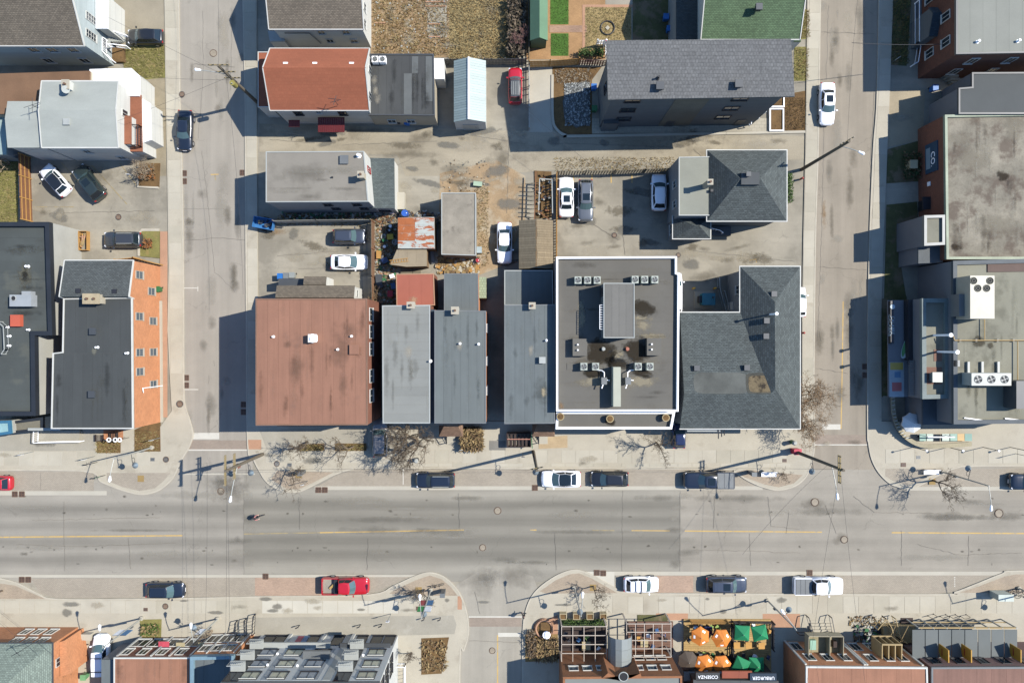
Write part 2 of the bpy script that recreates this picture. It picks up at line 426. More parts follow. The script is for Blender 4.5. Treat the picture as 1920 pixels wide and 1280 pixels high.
# --- main road: older asphalt west, re-laid stretch in the middle, older asphalt east
road = sheet('road', [(-500, 882), (470, 882), (470, 1092), (-500, 1092)], 0.008, m_road)
road_e = sheet('road', [(1270, 872), (2400, 872), (2400, 1092), (1270, 1092)], 0.008, m_road_e)
road_c = sheet('road', [(457, 880), (1276, 880), (1276, 1090), (457, 1090)], 0.012, m_road_d)
st_w = sheet('side_street', [(320, -900), (455, -900), (462, 150), (470, 300), (474, 600), (474, 886), (330, 886), (335, 830), (335, 600), (330, 300), (325, 0)], 0.016, m_st_w)
st_e = sheet('side_street', [(1530, -900), (1665, -900), (1655, 150), (1645, 300), (1640, 600), (1640, 880), (1520, 880), (1520, 450), (1525, 150)], 0.016, m_st_e)
st_s = sheet('side_street', [(840, 1110), (862, 1092), (900, 1068), (960, 1066), (1000, 1080), (1010, 1110), (1000, 1900), (845, 1900)], 0.016, m_st_s)

# --- raised pavements
Z1 = 0.12
kW = smoothpts([(-100, 882), (150, 882), (188, 902), (225, 917), (262, 926), (292, 921), (312, 908), (326, 892), (340, 862), (354, 838), (361, 815), (356, 790), (347, 762), (344, 720), (343, 500), (340, 300), (336, 150), (332, -300)], 4)
kM1 = smoothpts([(448, -300), (459, 150), (460, 300), (462, 600), (464, 830), (474, 858), (486, 882), (502, 905), (530, 920), (560, 921), (590, 908), (630, 888), (662, 879), (700, 878), (1000, 878), (1350, 879), (1376, 884), (1402, 900), (1432, 913), (1460, 918), (1490, 911), (1510, 895), (1518, 878), (1523, 860), (1527, 830), (1526, 700), (1529, 450), (1534, 280), (1536, 150), (1543, -300)], 4)
kE = smoothpts([(1653, -300), (1646, 150), (1638, 280), (1631, 450), (1628, 600), (1627, 800), (1629, 830), (1635, 860), (1648, 885), (1668, 905), (1690, 914), (1712, 914), (1736, 904), (1762, 889), (1792, 877), (1840, 873), (2100, 873)], 4)
kSW = smoothpts([(-100, 1062), (-20, 1080), (30, 1092), (70, 1112), (110, 1123), (300, 1122), (500, 1118), (690, 1115), (738, 1098), (778, 1080), (805, 1073), (830, 1080), (850, 1097), (864, 1117), (873, 1142), (878, 1170), (877, 1195), (869, 1220), (862, 1245), (860, 1600)], 4)
kSE = smoothpts([(980, 1600), (980, 1250), (981, 1180), (985, 1150), (995, 1122), (1012, 1101), (1040, 1081), (1066, 1070), (1086, 1069), (1112, 1079), (1142, 1096), (1166, 1108), (1200, 1112), (1400, 1113), (1760, 1114), (1790, 1110), (1830, 1095), (1880, 1075), (1905, 1070), (2100, 1070)], 4)
inW = [(304, -300), (310, 150), (313, 300), (316, 500), (314, 620), (318, 700), (322, 770), (300, 800), (-100, 800)]
pv_w = raised('pavement', kW + inW, 0, Z1, m_conc)
pv_m = raised('pavement', kM1 + [(1518, -300), (1512, 150), (1510, 280), (1506, 450), (1504, 600), (1504, 790), (1270, 790), (1040, 790), (910, 790), (690, 790), (484, 790), (484, 600), (482, 300), (480, -300)], 0, Z1, m_conc)
pv_e = raised('pavement', kE + [(2100, 790), (1653, 790), (1652, 600), (1657, 450), (1664, 280), (1670, 150), (1677, -300)], 0, Z1, m_conc)
pv_sw = raised('pavement', kSW + [(-100, 1600)], 0, Z1, m_conc)
pv_se = raised('pavement', kSE + [(2100, 1600)], 0, Z1, m_conc)
for k in (kW, kM1, kE, kSW, kSE): kerb(k, 0.16)

# slabs one can tell apart
slabm = [m_conc2, m_conc3, m_conc, m_conc2]
def slabs(par, x0, x1, ya, yb, step, new=None, skip=()):
    n = int((x1-x0)/step); e = 0.42
    for i in range(n):
        xa = x0 + i*step; xb = xa + step
        if any(a < (xa+xb)/2 < b for a, b in skip): continue
        mb = MB(); dz = R.uniform(0.0, 0.008)
        mb.prism(PX(rect(xa+e, ya, xb-e, yb), Z1), Z1-0.05, Z1+0.012+dz)
        mm = m_conc4 if new and new[0] < xa < new[1] else R.choice(slabm)
        mb.build('slab', mm, par)
def vslabs(par, ea, eb, y0, y1, step):
    """slabs of a pavement running up the picture between two edge functions"""
    y = y0
    while y < y1:
        ya, yb = y+0.3, min(y+step, y1)-0.3
        pts = [(ea(ya), ya), (eb(ya), ya), (eb(yb), yb), (ea(yb), yb)]
        mb = MB(); mb.prism(PX(pts, Z1), Z1-0.05, Z1+0.012+R.uniform(0, 0.008)); mb.build('slab', R.choice(slabm), par)
        y += step
def lerpf(pts):
    def f(y):
        for (ya, xa), (yb, xb) in zip(pts[:-1], pts[1:]):
            if ya <= y <= yb: return xa + (xb-xa)*(y-ya)/(yb-ya)
        return pts[-1][1] if y > pts[-1][0] else pts[0][1]
    return f
slabs(pv_m, 498, 1500, 843.5, 867, 26.4)
slabs(pv_m, 690, 1500, 868.5, 874.5, 26.4)
slabs(pv_w, -20, 325, 846, 872, 27.5)
slabs(pv_e, 1660, 1940, 842, 868, 27.5)
slabs(pv_sw, -20, 782, 1125.5, 1149, 28.4, new=(470, 730))
slabs(pv_se, 1062, 1940, 1117.5, 1149, 28.8)
vslabs(pv_w, lerpf([(-40, 307), (150, 312), (300, 315), (500, 318), (700, 320)]), lerpf([(-40, 331), (150, 333.5), (300, 337.5), (500, 340.5), (700, 341.5)]), -10, 700, 31)
vslabs(pv_m, lerpf([(-40, 455), (150, 462), (300, 463), (600, 465), (800, 467)]), lerpf([(-40, 479), (300, 481), (600, 483), (800, 483)]), -10, 800, 34)
vslabs(pv_m, lerpf([(-40, 1519), (150, 1513), (280, 1511), (450, 1507), (600, 1505), (800, 1505)]), lerpf([(-40, 1540), (150, 1533), (280, 1531), (450, 1526), (700, 1523.5), (800, 1524)]), -10, 815, 34)
vslabs(pv_e, lerpf([(-40, 1655), (150, 1649), (280, 1641), (450, 1634), (600, 1631), (800, 1630)]), lerpf([(-40, 1676), (150, 1669), (280, 1663), (450, 1656), (600, 1651), (800, 1652)]), -10, 760, 30)

# --- gutters, parking bays, crossing bands and paint on the road
def rs(name, x0, y0, x1, y1, z, mat, par): return sheet(name, rect(x0, y0, x1, y1), z, mat, parent=par)
rs('parking_bay', -100, 884, 176, 920, 0.018, m_bay, road); rs('gutter', -100, 920, 200, 928, 0.018, m_gut, road)
sheet('parking_bay', [(662, 880), (1366, 880), (1398, 900), (1416, 911), (596, 911), (630, 891)], 0.022, m_bay, parent=road_c)
rs('gutter', 590, 911, 1430, 918, 0.022, m_gut, road_c)
sheet('parking_bay', [(1735, 906), (1792, 879), (2100, 875), (2100, 912), (1720, 912)], 0.018, m_bay, parent=road_e); rs('gutter', 1700, 912, 2100, 919, 0.018, m_gut, road_e)
sheet('parking_bay', [(58, 1084), (770, 1081), (690, 1114), (500, 1117), (110, 1121), (75, 1112)], 0.022, m_bay, parent=road)
rs('parking_bay', 478, 1082.5, 612, 1116, 0.026, m_bayr, road)
rs('gutter', -100, 1077, 790, 1082, 0.020, m_gut, road); rs('gutter', 1085, 1071, 1890, 1078, 0.020, m_gut, road_e)
sheet('parking_bay', [(1154, 1078), (1860, 1078), (1790, 1108), (1760, 1112), (1200, 1111), (1166, 1106)], 0.022, m_bay, parent=road_e)
rs('parking_bay', 1232, 1079, 1300, 1110, 0.026, m_bayr, road_e)
sheet('apron', [(1090, 1071), (1152, 1071), (1152, 1100)], 0.026, m_conc4, parent=road_e)
rs('crossing_band', 352, 825, 464, 842, 0.020, m_xing, st_w); rs('crossing_band', 1528, 815, 1628, 834, 0.020, m_xing, st_e)
rs('crossing_band', 880, 1157, 978, 1174, 0.020, m_xing, st_s)
rs('crossing_line', 345, 842, 470, 844.5, 0.022, m_white, st_w); rs('crossing_line', 1524, 832.5, 1626, 834.5, 0.024, m_white, st_e)
rs('crossing_line', 879, 1154.5, 979, 1157, 0.022, m_white, st_s); rs('crossing_line', 342, 887, 478, 889.5, 0.022, m_gut, road)
rs('stop_line', 361, 811, 411, 823, 0.022, m_white, st_w); rs('stop_line', 1542, 795, 1576, 805, 0.022, m_white, st_e)
rs('stop_line', 934, 1185.5, 976, 1193, 0.022, m_white, st_s)
line('centre_line', [(-100, 1008), (0, 1006.5), (342, 1003.5)], 2.4, 0.016, m_yel, road)
line('centre_line', [(457, 1000.5), (600, 998)], 2.0, 0.018, m_yelf, road_c); line('centre_line', [(600, 998), (735, 995.5), (870, 993)], 2.2, 0.018, m_yel, road_c)
line('centre_line', [(994, 993), (1006, 993)], 2.2, 0.018, m_yel, road_c); line('centre_line', [(1110, 993.5), (1152, 994)], 1.8, 0.018, m_yelf, road_c)
line('centre_line', [(1184, 994), (1256, 994.5)], 1.8, 0.018, m_yel, road_c); line('centre_line', [(1284, 994.8), (1541, 997)], 2.2, 0.018, m_yel, road_e)
line('centre_line', [(1672, 998), (2000, 1000)], 2.4, 0.018, m_yel, road_e)
line('centre_line', [(1581, 565), (1579, 700), (1577, 803)], 2.0, 0.020, m_yel, st_e); line('centre_line', [(933, 1190), (933, 1400)], 2.2, 0.020, m_yel, st_s)
line('turn_mark', [(395, 327.5), (410, 327)], 2.0, 0.020, m_yel, st_w); line('turn_mark', [(403, 328), (404, 338)], 2.0, 0.020, m_yelf, st_w)
for y in (540, 730): line('bay_mark', [(343, y), (372, y)], 1.6, 0.020, m_white, st_w)
line('bay_mark', [(371, 537), (371, 546)], 1.6, 0.024, m_white, st_w)
line('bay_mark', [(756, 879), (756, 908)], 1.6, 0.026, m_white, road_c)
for i in range(5): line('bay_mark', [(1790, 1081+i*4), (1790, 1083+i*4)], 2.2, 0.026, m_white, road_e)
# pavement surfaces
sheet('corner_paving', [(508, 898), (538, 916), (560, 917), (588, 904), (625, 885), (520, 882)], Z1+0.004, m_bumpb, parent=pv_m)
sheet('corner_paving', [(1372, 886), (1402, 896), (1434, 908), (1460, 913), (1488, 906), (1505, 890), (1400, 880)], Z1+0.004, m_bumpb, parent=pv_m)
sheet('corner_paving', [(200, 886), (320, 886), (306, 902), (290, 915), (262, 920), (230, 913), (200, 900)], Z1+0.004, m_bay, parent=pv_w)
sheet('corner_paving', [(1660, 892), (1680, 904), (1700, 909), (1725, 902), (1750, 888), (1770, 878), (1660, 878)], Z1+0.004, m_bay, parent=pv_e)
sheet('corner_paving', [(742, 1104), (782, 1086), (806, 1078), (828, 1085), (846, 1100), (858, 1116), (770, 1116), (730, 1112)], Z1+0.004, m_bumpb, parent=pv_sw)
sheet('corner_paving', [(1012, 1108), (1042, 1087), (1068, 1076), (1086, 1074), (1110, 1084), (1140, 1101), (1158, 1111), (1024, 1112)], Z1+0.004, m_bumpb, parent=pv_se)
sheet('corner_paving', [(1800, 1110), (1834, 1099), (1884, 1080), (1905, 1076), (2000, 1076), (2000, 1114)], Z1+0.004, m_bumpb, parent=pv_se)
sheet('corner_paving', [(-60, 1085), (28, 1097), (62, 1112), (85, 1122), (-60, 1122)], Z1+0.004, m_bumpb, parent=pv_sw)
rs('brick_strip', 300, 434, 314, 782, Z1+0.004, m_redp, pv_w); rs('brick_strip', 464, 824, 490, 842, Z1+0.008, m_redp, pv_m)
rs('brick_strip', 858, 1117, 866, 1142, Z1+0.004, m_redp, pv_sw)
sheet('plaza_paving', [(478, 1157), (850, 1153), (856, 1170), (852, 1188), (700, 1192), (478, 1194)], Z1+0.004, m_concg, parent=pv_sw)
sheet('forecourt', [(486, 806), (690, 803), (690, 842), (500, 842)], Z1+0.004, m_concg, parent=pv_m)
sheet('forecourt', [(1045, 806), (1500, 806), (1503, 842), (1045, 842)], Z1+0.004, m_conc, parent=pv_m)
sheet('forecourt', [(0, 806), (178, 806), (178, 845), (0, 845)], Z1+0.004, m_concg, parent=pv_w)
rs('pink_paving', 1430, 1150, 1500, 1176, Z1+0.004, m_redp, pv_se); rs('pink_paving', 1230, 1148, 1290, 1162, Z1+0.004, m_redp, pv_se)
rs('asphalt_drive', 917, 826, 948, 845, Z1+0.006, M('drive_asphalt_grey', S(150, 147, 142), 0.9), pv_m)

# --- inside the block: lanes, yards, gardens
sheet('path', [(486, 232), (800, 240), (950, 245), (1510, 255), (1510, 300), (1260, 300), (900, 330), (760, 330), (745, 290), (486, 285)], 0.006, M('lane_dirt', S(182, 172, 154), 0.95, 0.26, 0.22, 0.16, 8, stretch=(0.5, 1.4, 1), blot=(S(150, 140, 124), 0.25, 0.53, 0.7)))
sheet('path', [(825, 325), (930, 300), (985, 330), (985, 420), (940, 500), (900, 515), (820, 500)], 0.012, m_dirt)
sheet('yard_ground', [(695, -40), (842, -40), (842, 108), (695, 108)], 0.010, m_soil)
sheet('yard_ground', [(842, -40), (968, -40), (968, 112), (842, 112)], 0.014, m_dry)
sheet('garden_ground', [(985, -40), (1135, -40), (1135, 112), (985, 112)], 0.010, M('garden_soil', S(190, 150, 108), 0.95, 0.22, 0.6, 0.3, 8))
sheet('lawn', rect(1032, -5, 1066, 46), 0.03, m_green); sheet('lawn', rect(1033, 63, 1066, 105), 0.03, m_green)
sheet('lawn', rect(1097, 14, 1184, 93), 0.03, m_dry)
sheet('path', [(1030, 48), (1100, 48), (1100, 61), (1030, 61)], 0.034, M('brick_garden_path', S(196, 160, 138), 0.9, pat=('paver', 0.2, 0.1, S(170, 140, 120), 0.12, 0.015)))
sheet('path', rect(1092, 9, 1097, 98), 0.038, m_redp); sheet('path', rect(1097, 9, 1186, 14), 0.038, m_redp)
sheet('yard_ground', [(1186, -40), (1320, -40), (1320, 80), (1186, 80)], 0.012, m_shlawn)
sheet('driveway', [(992, 118), (1035, 118), (1036, 248), (991, 248)], 0.030, m_conc2)
sheet('garden_bed', [(1036, 126), (1128, 126), (1110, 150), (1110, 252), (1060, 252), (1046, 244), (1037, 228)], 0.020, m_brown)
sheet('garden_bed', [(1062, 158), (1106, 150), (1106, 232), (1080, 240), (1058, 222), (1055, 190)], 0.030, m_gravel)
sheet('path', [(1110, 222), (1442, 222), (1444, 246), (1110, 250)], 0.024, m_pav)
kerb(smoothpts([(1036, 140), (1036, 215), (1042, 240), (1062, 254), (1100, 255), (1510, 247)], 4), 0.3, 0.14, m_conc2)
sheet('garden_bed', [(1444, 182), (1512, 170), (1511, 246), (1444, 246)], 0.020, m_brown)
sheet('lawn', rect(1489, 88, 1516, 152), 0.016, m_lawn); sheet('lawn', rect(1496, 18, 1518, 74), 0.016, m_lawn)
sheet('lawn', [(230, 88), (308, 85), (310, 146), (262, 150), (232, 130)], 0.012, m_lawn)
sheet('lawn', rect(-60, 300, 34, 418), 0.012, m_lawn)
sheet('driveway', [(196, 0), (306, -20), (310, 86), (236, 92), (200, 56)], 0.010, M('old_drive', S(176, 166, 148), 0.9, 0.16, 0.3, 0.1, 7))
sheet('path', [(236, 148), (310, 146), (312, 330), (262, 330), (262, 230)], 0.010, M('mossy_drive', S(166, 154, 132), 0.9, 0.22, 0.4, 0.14, 7))
raised('garden_bed', [(258, 306), (300, 306), (298, 351), (258, 349)], 0, 0.12, m_brown); raised('garden_bed', [(262, 433), (299, 433), (299, 484), (262, 480)], 0, 0.12, m_lawn)
kerb([(258, 304), (258, 350), (297, 352)], 0.25, 0.15); kerb([(260, 480), (260, 438), (266, 431), (298, 431)], 0.3, 0.15)
for a, b in (((115, 305), (150, 345)), ((172, 310), (238, 383)), ((224, 306), (258, 350)), ((64, 388), (138, 388))):
    line('bay_line', [a, b], 1.7, 0.012, m_yelf, GRD)
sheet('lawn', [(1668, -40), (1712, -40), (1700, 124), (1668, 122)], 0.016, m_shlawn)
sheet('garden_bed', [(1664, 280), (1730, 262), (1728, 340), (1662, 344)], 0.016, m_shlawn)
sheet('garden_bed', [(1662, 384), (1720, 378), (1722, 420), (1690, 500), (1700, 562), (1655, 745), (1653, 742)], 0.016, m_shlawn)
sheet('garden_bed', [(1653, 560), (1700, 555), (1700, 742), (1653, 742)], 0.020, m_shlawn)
sheet('driveway', [(1664, 172), (1735, 168), (1730, 262), (1664, 276)], 0.012, M('lane_concrete', S(190, 176, 152), 0.9, 0.2, 0.3, 0.12, 7))
for x in (1075, 1110, 1146, 1185): line('bay_line', [(x, 327), (x, 343)], 2.4, 0.012, m_yel, GRD)
line('bay_line', [(1405, 488), (1418, 486), (1418, 492)], 2.0, 0.012, m_yel, GRD)
for pts in ([(182, 826), (226, 826), (226, 849), (182, 849)], [(252, 805), (300, 786), (301, 846), (252, 846)], [(560, 833), (608, 831), (608, 845), (560, 845)], [(628, 831), (687, 831), (687, 845), (628, 845)], [(790, 1196), (842, 1194), (828, 1262), (790, 1264)]):
    raised('garden_bed', pts, 0, Z1+0.03, m_brown)
raised('garden_bed', [(262, 1161), (303, 1160), (302, 1194), (264, 1196)], 0, Z1+0.03, m_lawn)
raised('garden_bed', [(985, 1190), (1046, 1188), (1046, 1238), (985, 1240)], 0, Z1+0.03, M('straw_bed', S(168, 140, 92), 0.95, 0.3, 0.9, 0.3, 9))
raised('garden_bed', [(1010, 820), (1064, 816), (1064, 839), (1010, 841)], 0, Z1+0.02, M('pale_gravel', S(206, 182, 148), 0.95, 0.16, 0.9, 0.3, 10))
raised('garden_bed', [(1195, 1152), (1252, 1152), (1252, 1166), (1195, 1166)], 0, Z1+0.05, m_shlawn)
sheet('forecourt', [(1000, 1170), (1046, 1152), (1046, 1190), (1004, 1200)], Z1+0.004, m_redp)
# worn patches, tar and stains
st_dk = STAIN('oil_stain', S(96, 88, 78), 0.35, 0.9); st_dk2 = STAIN('dark_wear', S(126, 118, 106), 0.38, 1.0, 0.8); st_lt = STAIN('pale_wear', S(214, 205, 190), 0.5, 1.0, 0.8)
st_rust = STAIN('dirt_stain', S(186, 146, 100), 0.4, 1.0); st_tyre = STAIN('tyre_scrub', S(140, 134, 126), 0.4, 1.0, 0.4)
for (x, y, a, b, mm) in ((850, 320, 26, 20, st_dk2), (900, 255, 60, 12, st_lt), (760, 290, 70, 8, st_dk2), (870, 272, 40, 14, st_lt), (940, 300, 14, 40, st_dk2), (560, 440, 30, 10, st_lt), (520, 435, 22, 8, st_rust), (600, 470, 26, 8, st_lt), (1120, 470, 30, 14, st_lt), (1150, 445, 14, 12, st_dk2), (880, 345, 34, 14, st_lt), (245, 160, 16, 8, st_dk), (190, 330, 40, 20, st_dk2), (1340, 480, 50, 10, st_lt), (1210, 470, 40, 12, st_lt), (1420, 270, 50, 8, st_lt), (1320, 520, 36, 14, st_dk2), (865, 345, 16, 24, st_dk), (690, 245, 60, 6, st_dk2), (545, 250, 30, 6, st_lt), (655, 505, 26, 8, st_dk2), (890, 400, 10, 40, st_rust), (1690, 220, 24, 10, st_lt)):
    o = stain(x, y, 0.022, a, b, mm, GRD)
for (x, y, a, b, mm) in ((430, 915, 40, 30, st_dk2), (420, 905, 60, 20, st_tyre), (1528, 945, 34, 12, st_dk2), (1575, 1010, 16, 12, st_dk2), (1873, 962, 14, 11, st_dk2), (960, 1080, 60, 24, st_tyre), (905, 1090, 40, 30, st_tyre), (45, 1038, 8, 4, st_dk), (58, 1034, 6, 3, st_dk), (200, 955, 4, 4, st_dk), (292, 948, 3, 3, st_dk), (266, 1046, 4, 3, st_dk), (440, 1050, 8, 4, st_dk2), (445, 1010, 8, 8, st_tyre)):
    o = stain(x, y, 0.030, a, b, mm, GRD)
for (x, y, a, b, mm) in ((355, 415, 10, 8, st_dk2), (440, 535, 10, 14, st_dk2), (1560, 620, 6, 20, st_dk2), (1545, 400, 5, 30, st_rust), (1560, 105, 6, 30, st_dk2), (1590, 40, 10, 30, st_lt), (420, 60, 10, 40, st_lt)):
    o = stain(x, y, 0.024, a, b, mm, GRD)
# saw-cut joints and repaired cracks
m_tar = P('crack_tar', S(128, 122, 115), 0.8)
def crack(pts, w=0.5, z=0.028, seed=0):
    r = random.Random(seed or int(pts[0][0]*7+pts[0][1])); out = []
    for (xa, ya), (xb, yb) in zip(pts[:-1], pts[1:]):
        n = max(2, int(math.hypot(xb-xa, yb-ya)/7))
        for i in range(n): out.append((xa+(xb-xa)*i/n + r.uniform(-1, 1), ya+(yb-ya)*i/n + r.uniform(-1, 1)))
    out.append(pts[-1])
    line('tar_joint', out, w, z, m_tar, GRD)
for p in ([(380, 20), (381, 140), (372, 260)], [(436, 30), (432, 170)], [(378, 282), (392, 400), (402, 510), (440, 545)], [(343, 392), (420, 391)], [(1553, 10), (1549, 150)], [(1545, 235), (1541, 420), (1535, 585), (1532, 640)], [(1640, 170), (1632, 300), (1629, 560), (1626, 800)], [(1167, 920), (1166, 1070)], [(1275, 920), (1274, 1070)], [(1480, 960), (1474, 1000)], [(1548, 948), (1568, 1000)], [(1817, 1005), (1815, 1060)], [(457, 920), (457, 1076)], [(400, 676), (402, 686)], [(392, 705), (390, 720)], [(1536, 620), (1540, 640)], [(460, 300), (461, 560)], [(462, 860), (461, 905)], [(76, 886), (76, 918)], [(1690, 995), (1690, 1060)], [(1405, 1000), (1408, 1060)]):
    crack(p)
# broken, patchy surface of the back lane and lots
rr = random.Random(5); st_br = STAIN('broken_paving', S(140, 131, 116), 0.5, 0.6, 2.2); st_gy = STAIN('grey_paving_patch', S(150, 147, 141), 0.6, 0.5, 0.7); st_ps = STAIN('pale_dust', S(208, 198, 180), 0.55, 0.8, 1.4)
for i, (x0, y0, x1, y1, n) in enumerate(((500, 240, 1500, 275, 26), (760, 300, 985, 420, 22), (500, 430, 690, 515, 12), (1050, 350, 1260, 470, 12), (1290, 455, 1495, 500, 10), (70, 390, 300, 425, 7), (905, 420, 970, 500, 7))):
    for j in range(n):
        k_ = rr.choice((st_br, st_gy, st_ps, st_dk2))
        stain(rr.uniform(x0, x1), rr.uniform(y0, y1), 0.023+0.0012*((i*7+j) % 9), rr.uniform(8, 34), rr.uniform(4, 12), k_, GRD, rot=rr.uniform(-.3, .3))
for a, b_ in (((505, 262), (590, 268)), ((640, 272), (820, 265)), ((860, 250), (985, 270)), ((1040, 268), (1260, 276)), ((1300, 280), (1320, 300)), ((700, 330), (790, 290)), ((880, 300), (830, 340)), ((955, 255), (950, 400)), ((1080, 400), (1160, 450)), ((1168, 440), (1172, 478)), ((520, 480), (640, 470)), ((560, 505), (660, 500)), ((90, 400), (290, 395)), ((1300, 470), (1490, 490))): crack([a, b_], 0.5, 0.036)
sheet('path', [(800, -20), (838, -20), (838, 70), (802, 72)], 0.03, m_concg)
for (x0, y0, x1, y1) in ((797, 2, 836, 5), (797, 10, 836, 13), (702, 42, 724, 44), (804, 44, 826, 46), (804, 68, 826, 70)): line('plank', [(x0, (y0+y1)/2), (x1, (y0+y1)/2)], 2.2, 0.12, m_redp, GRD)
# oil drips, tyre wear and sealed cracks along the lanes
st_drip = STAIN('oil_drip', S(112, 106, 98), 0.5, 0.8, 3.0); st_lane = STAIN('lane_wear', S(150, 145, 137), 0.45, 1.0, 0.5); st_fade = STAIN('bleached_asphalt', S(196, 190, 180), 0.45, 1.0, 0.6)
for i in range(70):
    y = rr.choice((962, 964, 1028, 1030, 935, 1058)) + rr.uniform(-5, 5)
    stain(rr.uniform(0, 1920), y, 0.031+0.001*(i % 5), rr.uniform(1.2, 5), rr.uniform(1, 3), st_drip, GRD)
for i in range(34): stain(rr.uniform(0, 1920), rr.uniform(925, 1068), 0.040+0.001*(i % 6), rr.uniform(30, 110), rr.uniform(3, 9), rr.choice((st_lane, st_fade, st_fade)), GRD)
for x in (457, 1275):
    for j in range(7): stain(x+rr.uniform(-14, 14), 930+j*21, 0.047+0.001*(j % 3), rr.uniform(10, 30), rr.uniform(5, 12), rr.choice((st_lane, st_fade)), GRD)
for i in range(26): stain(rr.uniform(345, 455), rr.uniform(0, 800), 0.030+0.001*(i % 6), rr.uniform(3, 14), rr.uniform(8, 50), rr.choice((st_lane, st_fade, st_dk2)), GRD)
for i in range(26): stain(rr.uniform(1535, 1625), rr.uniform(0, 800), 0.030+0.001*(i % 6), rr.uniform(3, 12), rr.uniform(8, 50), rr.choice((st_lane, st_fade, st_dk2)), GRD)
for a in ([(120, 940), (121, 1070)], [(240, 1008), (245, 1066)], [(560, 930), (562, 992)], [(690, 1010), (688, 1068)], [(860, 925), (861, 990)], [(1040, 1000), (1043, 1068)], [(1340, 930), (1338, 990)], [(1440, 930), (1446, 985), (1500, 992)], [(1600, 930), (1640, 960), (1760, 962)], [(1720, 1020), (1800, 1040), (1916, 1036)], [(30, 1020), (140, 1024), (330, 1018)], [(60, 975), (300, 970)], [(1300, 1030), (1500, 1036)], [(360, 120), (440, 126)], [(345, 450), (420, 446), (460, 450)], [(1540, 60), (1640, 64)], [(1535, 500), (1625, 506)], [(1530, 690), (1590, 700)], [(880, 1200), (975, 1204)], [(890, 1110), (900, 1150)]): crack(a, 0.45, 0.052)
for i in range(40): stain(rr.uniform(490, 1920) if i % 2 else rr.uniform(0, 850), rr.choice((rr.uniform(810, 872), rr.uniform(1122, 1150))), Z1+0.024+0.001*(i % 5), rr.uniform(4, 22), rr.uniform(2, 8), rr.choice((st_dk2, st_gy, st_ps)), GRD)
for i in range(30): stain(rr.uniform(705, 960), rr.uniform(0, 108), 0.034+0.001*(i % 7), rr.uniform(6, 22), rr.uniform(5, 16), rr.choice((st_br, st_ps, st_dk2)), GRD)
# ------------------------------------------------------------------ building kit
class Bd: pass
m_glass = GLASS('window_glass'); m_glassl = GLASS('window_glass_sky', (0.05, 0.07, 0.085), 0.05)
m_wht = P('white_trim', S(236, 236, 234), 0.6); m_wht2 = P('white_metal', (0.80, 0.80, 0.79), 0.45)
m_blk = P('black_metal', (0.018, 0.018, 0.02), 0.5); m_gry = P('grey_metal', S(140, 144, 148), 0.5, 0.2)
m_lgry = P('light_grey_metal', S(196, 200, 200), 0.5); m_dgry = P('dark_grey_metal', S(84, 88, 94), 0.5)
m_galv = M('galvanised_steel', S(178, 184, 186), 0.45, 0.12, 1.0, 0.08, 9, metal=0.35)

def thing_b(name, label, poly, z0, cat, group=None):
    cx = sum(p[0] for p in poly)/len(poly); cy = sum(p[1] for p in poly)/len(poly)
    return thing(name, label, cat, (cx, cy, z0), 0, group)
def flat(name, label, pts, h, wall, roof, par=0.0, parm=None, pw=0.28, over=0.0, z0=0.0, cat='building', parent=None, th=0.22, group=None):
    """flat-roofed block; pts = roof outline as seen, h = roof height; parent given -> a wing of that building"""
    b = Bd(); b.h = h; b.z0 = z0
    b.roofpoly = PX(pts, h); b.poly = off(b.roofpoly, over) if over else b.roofpoly
    b.root = parent or thing_b(name, label, b.roofpoly, z0, cat, group)
    b.wall = MB().prism(b.poly, z0, h-th, top=False).build('wall', wall, b.root)
    rp = b.roofpoly
    b.roof = MB().prism(rp, h-th, h, bot=True).build('roof', roof, b.root)
    b.rq = off(rp, pw) if par else rp
    if par:
        MB().band(off(rp, -0.03), off(rp, pw), h-0.12, h+par).build('parapet', parm or m_wht, b.root)
    return b
def quadlerp(q, u, v):
    a = Vector(q[0])*(1-u) + Vector(q[1])*u; d = Vector(q[3])*(1-u) + Vector(q[2])*u
    return a*(1-v) + d*v
def sheets(b, quad, z, n, axis, mat, name='roof_sheet', t=0.012, gap=0.006):
    """roofing strips laid side by side over a four-cornered roof (px corners: nw, ne, se, sw)"""
    q = [tuple(W(x, y, z))[:2] for x, y in quad]
    r = random.Random(n*17 + int(quad[0][0]))
    for i in range(n):
        a, c = i/n, (i+1)/n
        w = [quadlerp(q, u, v) for u, v in (((a, 0), (c, 0), (c, 1), (a, 1)) if axis == 'x' else ((0, a), (1, a), (1, c), (0, c)))]
        MB().prism(off(ccw([tuple(k) for k in w]), gap), z-0.01, z+t+r.uniform(0, 0.008)).build(name, mat, b.root)
def side(b, s):
    best, bl = None, -1
    D = {'N': (0, 1), 'S': (0, -1), 'E': (1, 0), 'W': (-1, 0)}[s]
    n = len(b.poly)
    for i in range(n):
        A, C = Vector(b.poly[i][:2]), Vector(b.poly[(i+1) % n][:2]); e = C - A
        nn = Vector((e.y, -e.x)).normalized()
        sc = nn.x*D[0] + nn.y*D[1]
        if sc > 0.7 and e.length*sc > bl: bl = e.length*sc; best = (A, C, nn)
    A, C, nn = best
    if (s in 'NS' and A.x > C.x) or (s in 'EW' and A.y < C.y): A, C = C, A
    return A, C, nn
def wbox(mb, A, d, nn, a0, a1, o0, o1, z0, z1, m=0):
    """box on a wall: a along the wall, o outwards"""
    P_ = []
    for z in (z0, z1):
        for a, o in ((a0, o0), (a1, o0), (a1, o1), (a0, o1)):
            p = A + d*a + nn*o; P_.append((p.x, p.y, z))
    fs = [(3,2,1,0),(4,5,6,7),(0,1,5,4),(1,2,6,5),(2,3,7,6),(3,0,4,7)]
    if d.x*nn.y - d.y*nn.x < 0: fs = [f[::-1] for f in fs]
    mb.add(P_, fs, m)
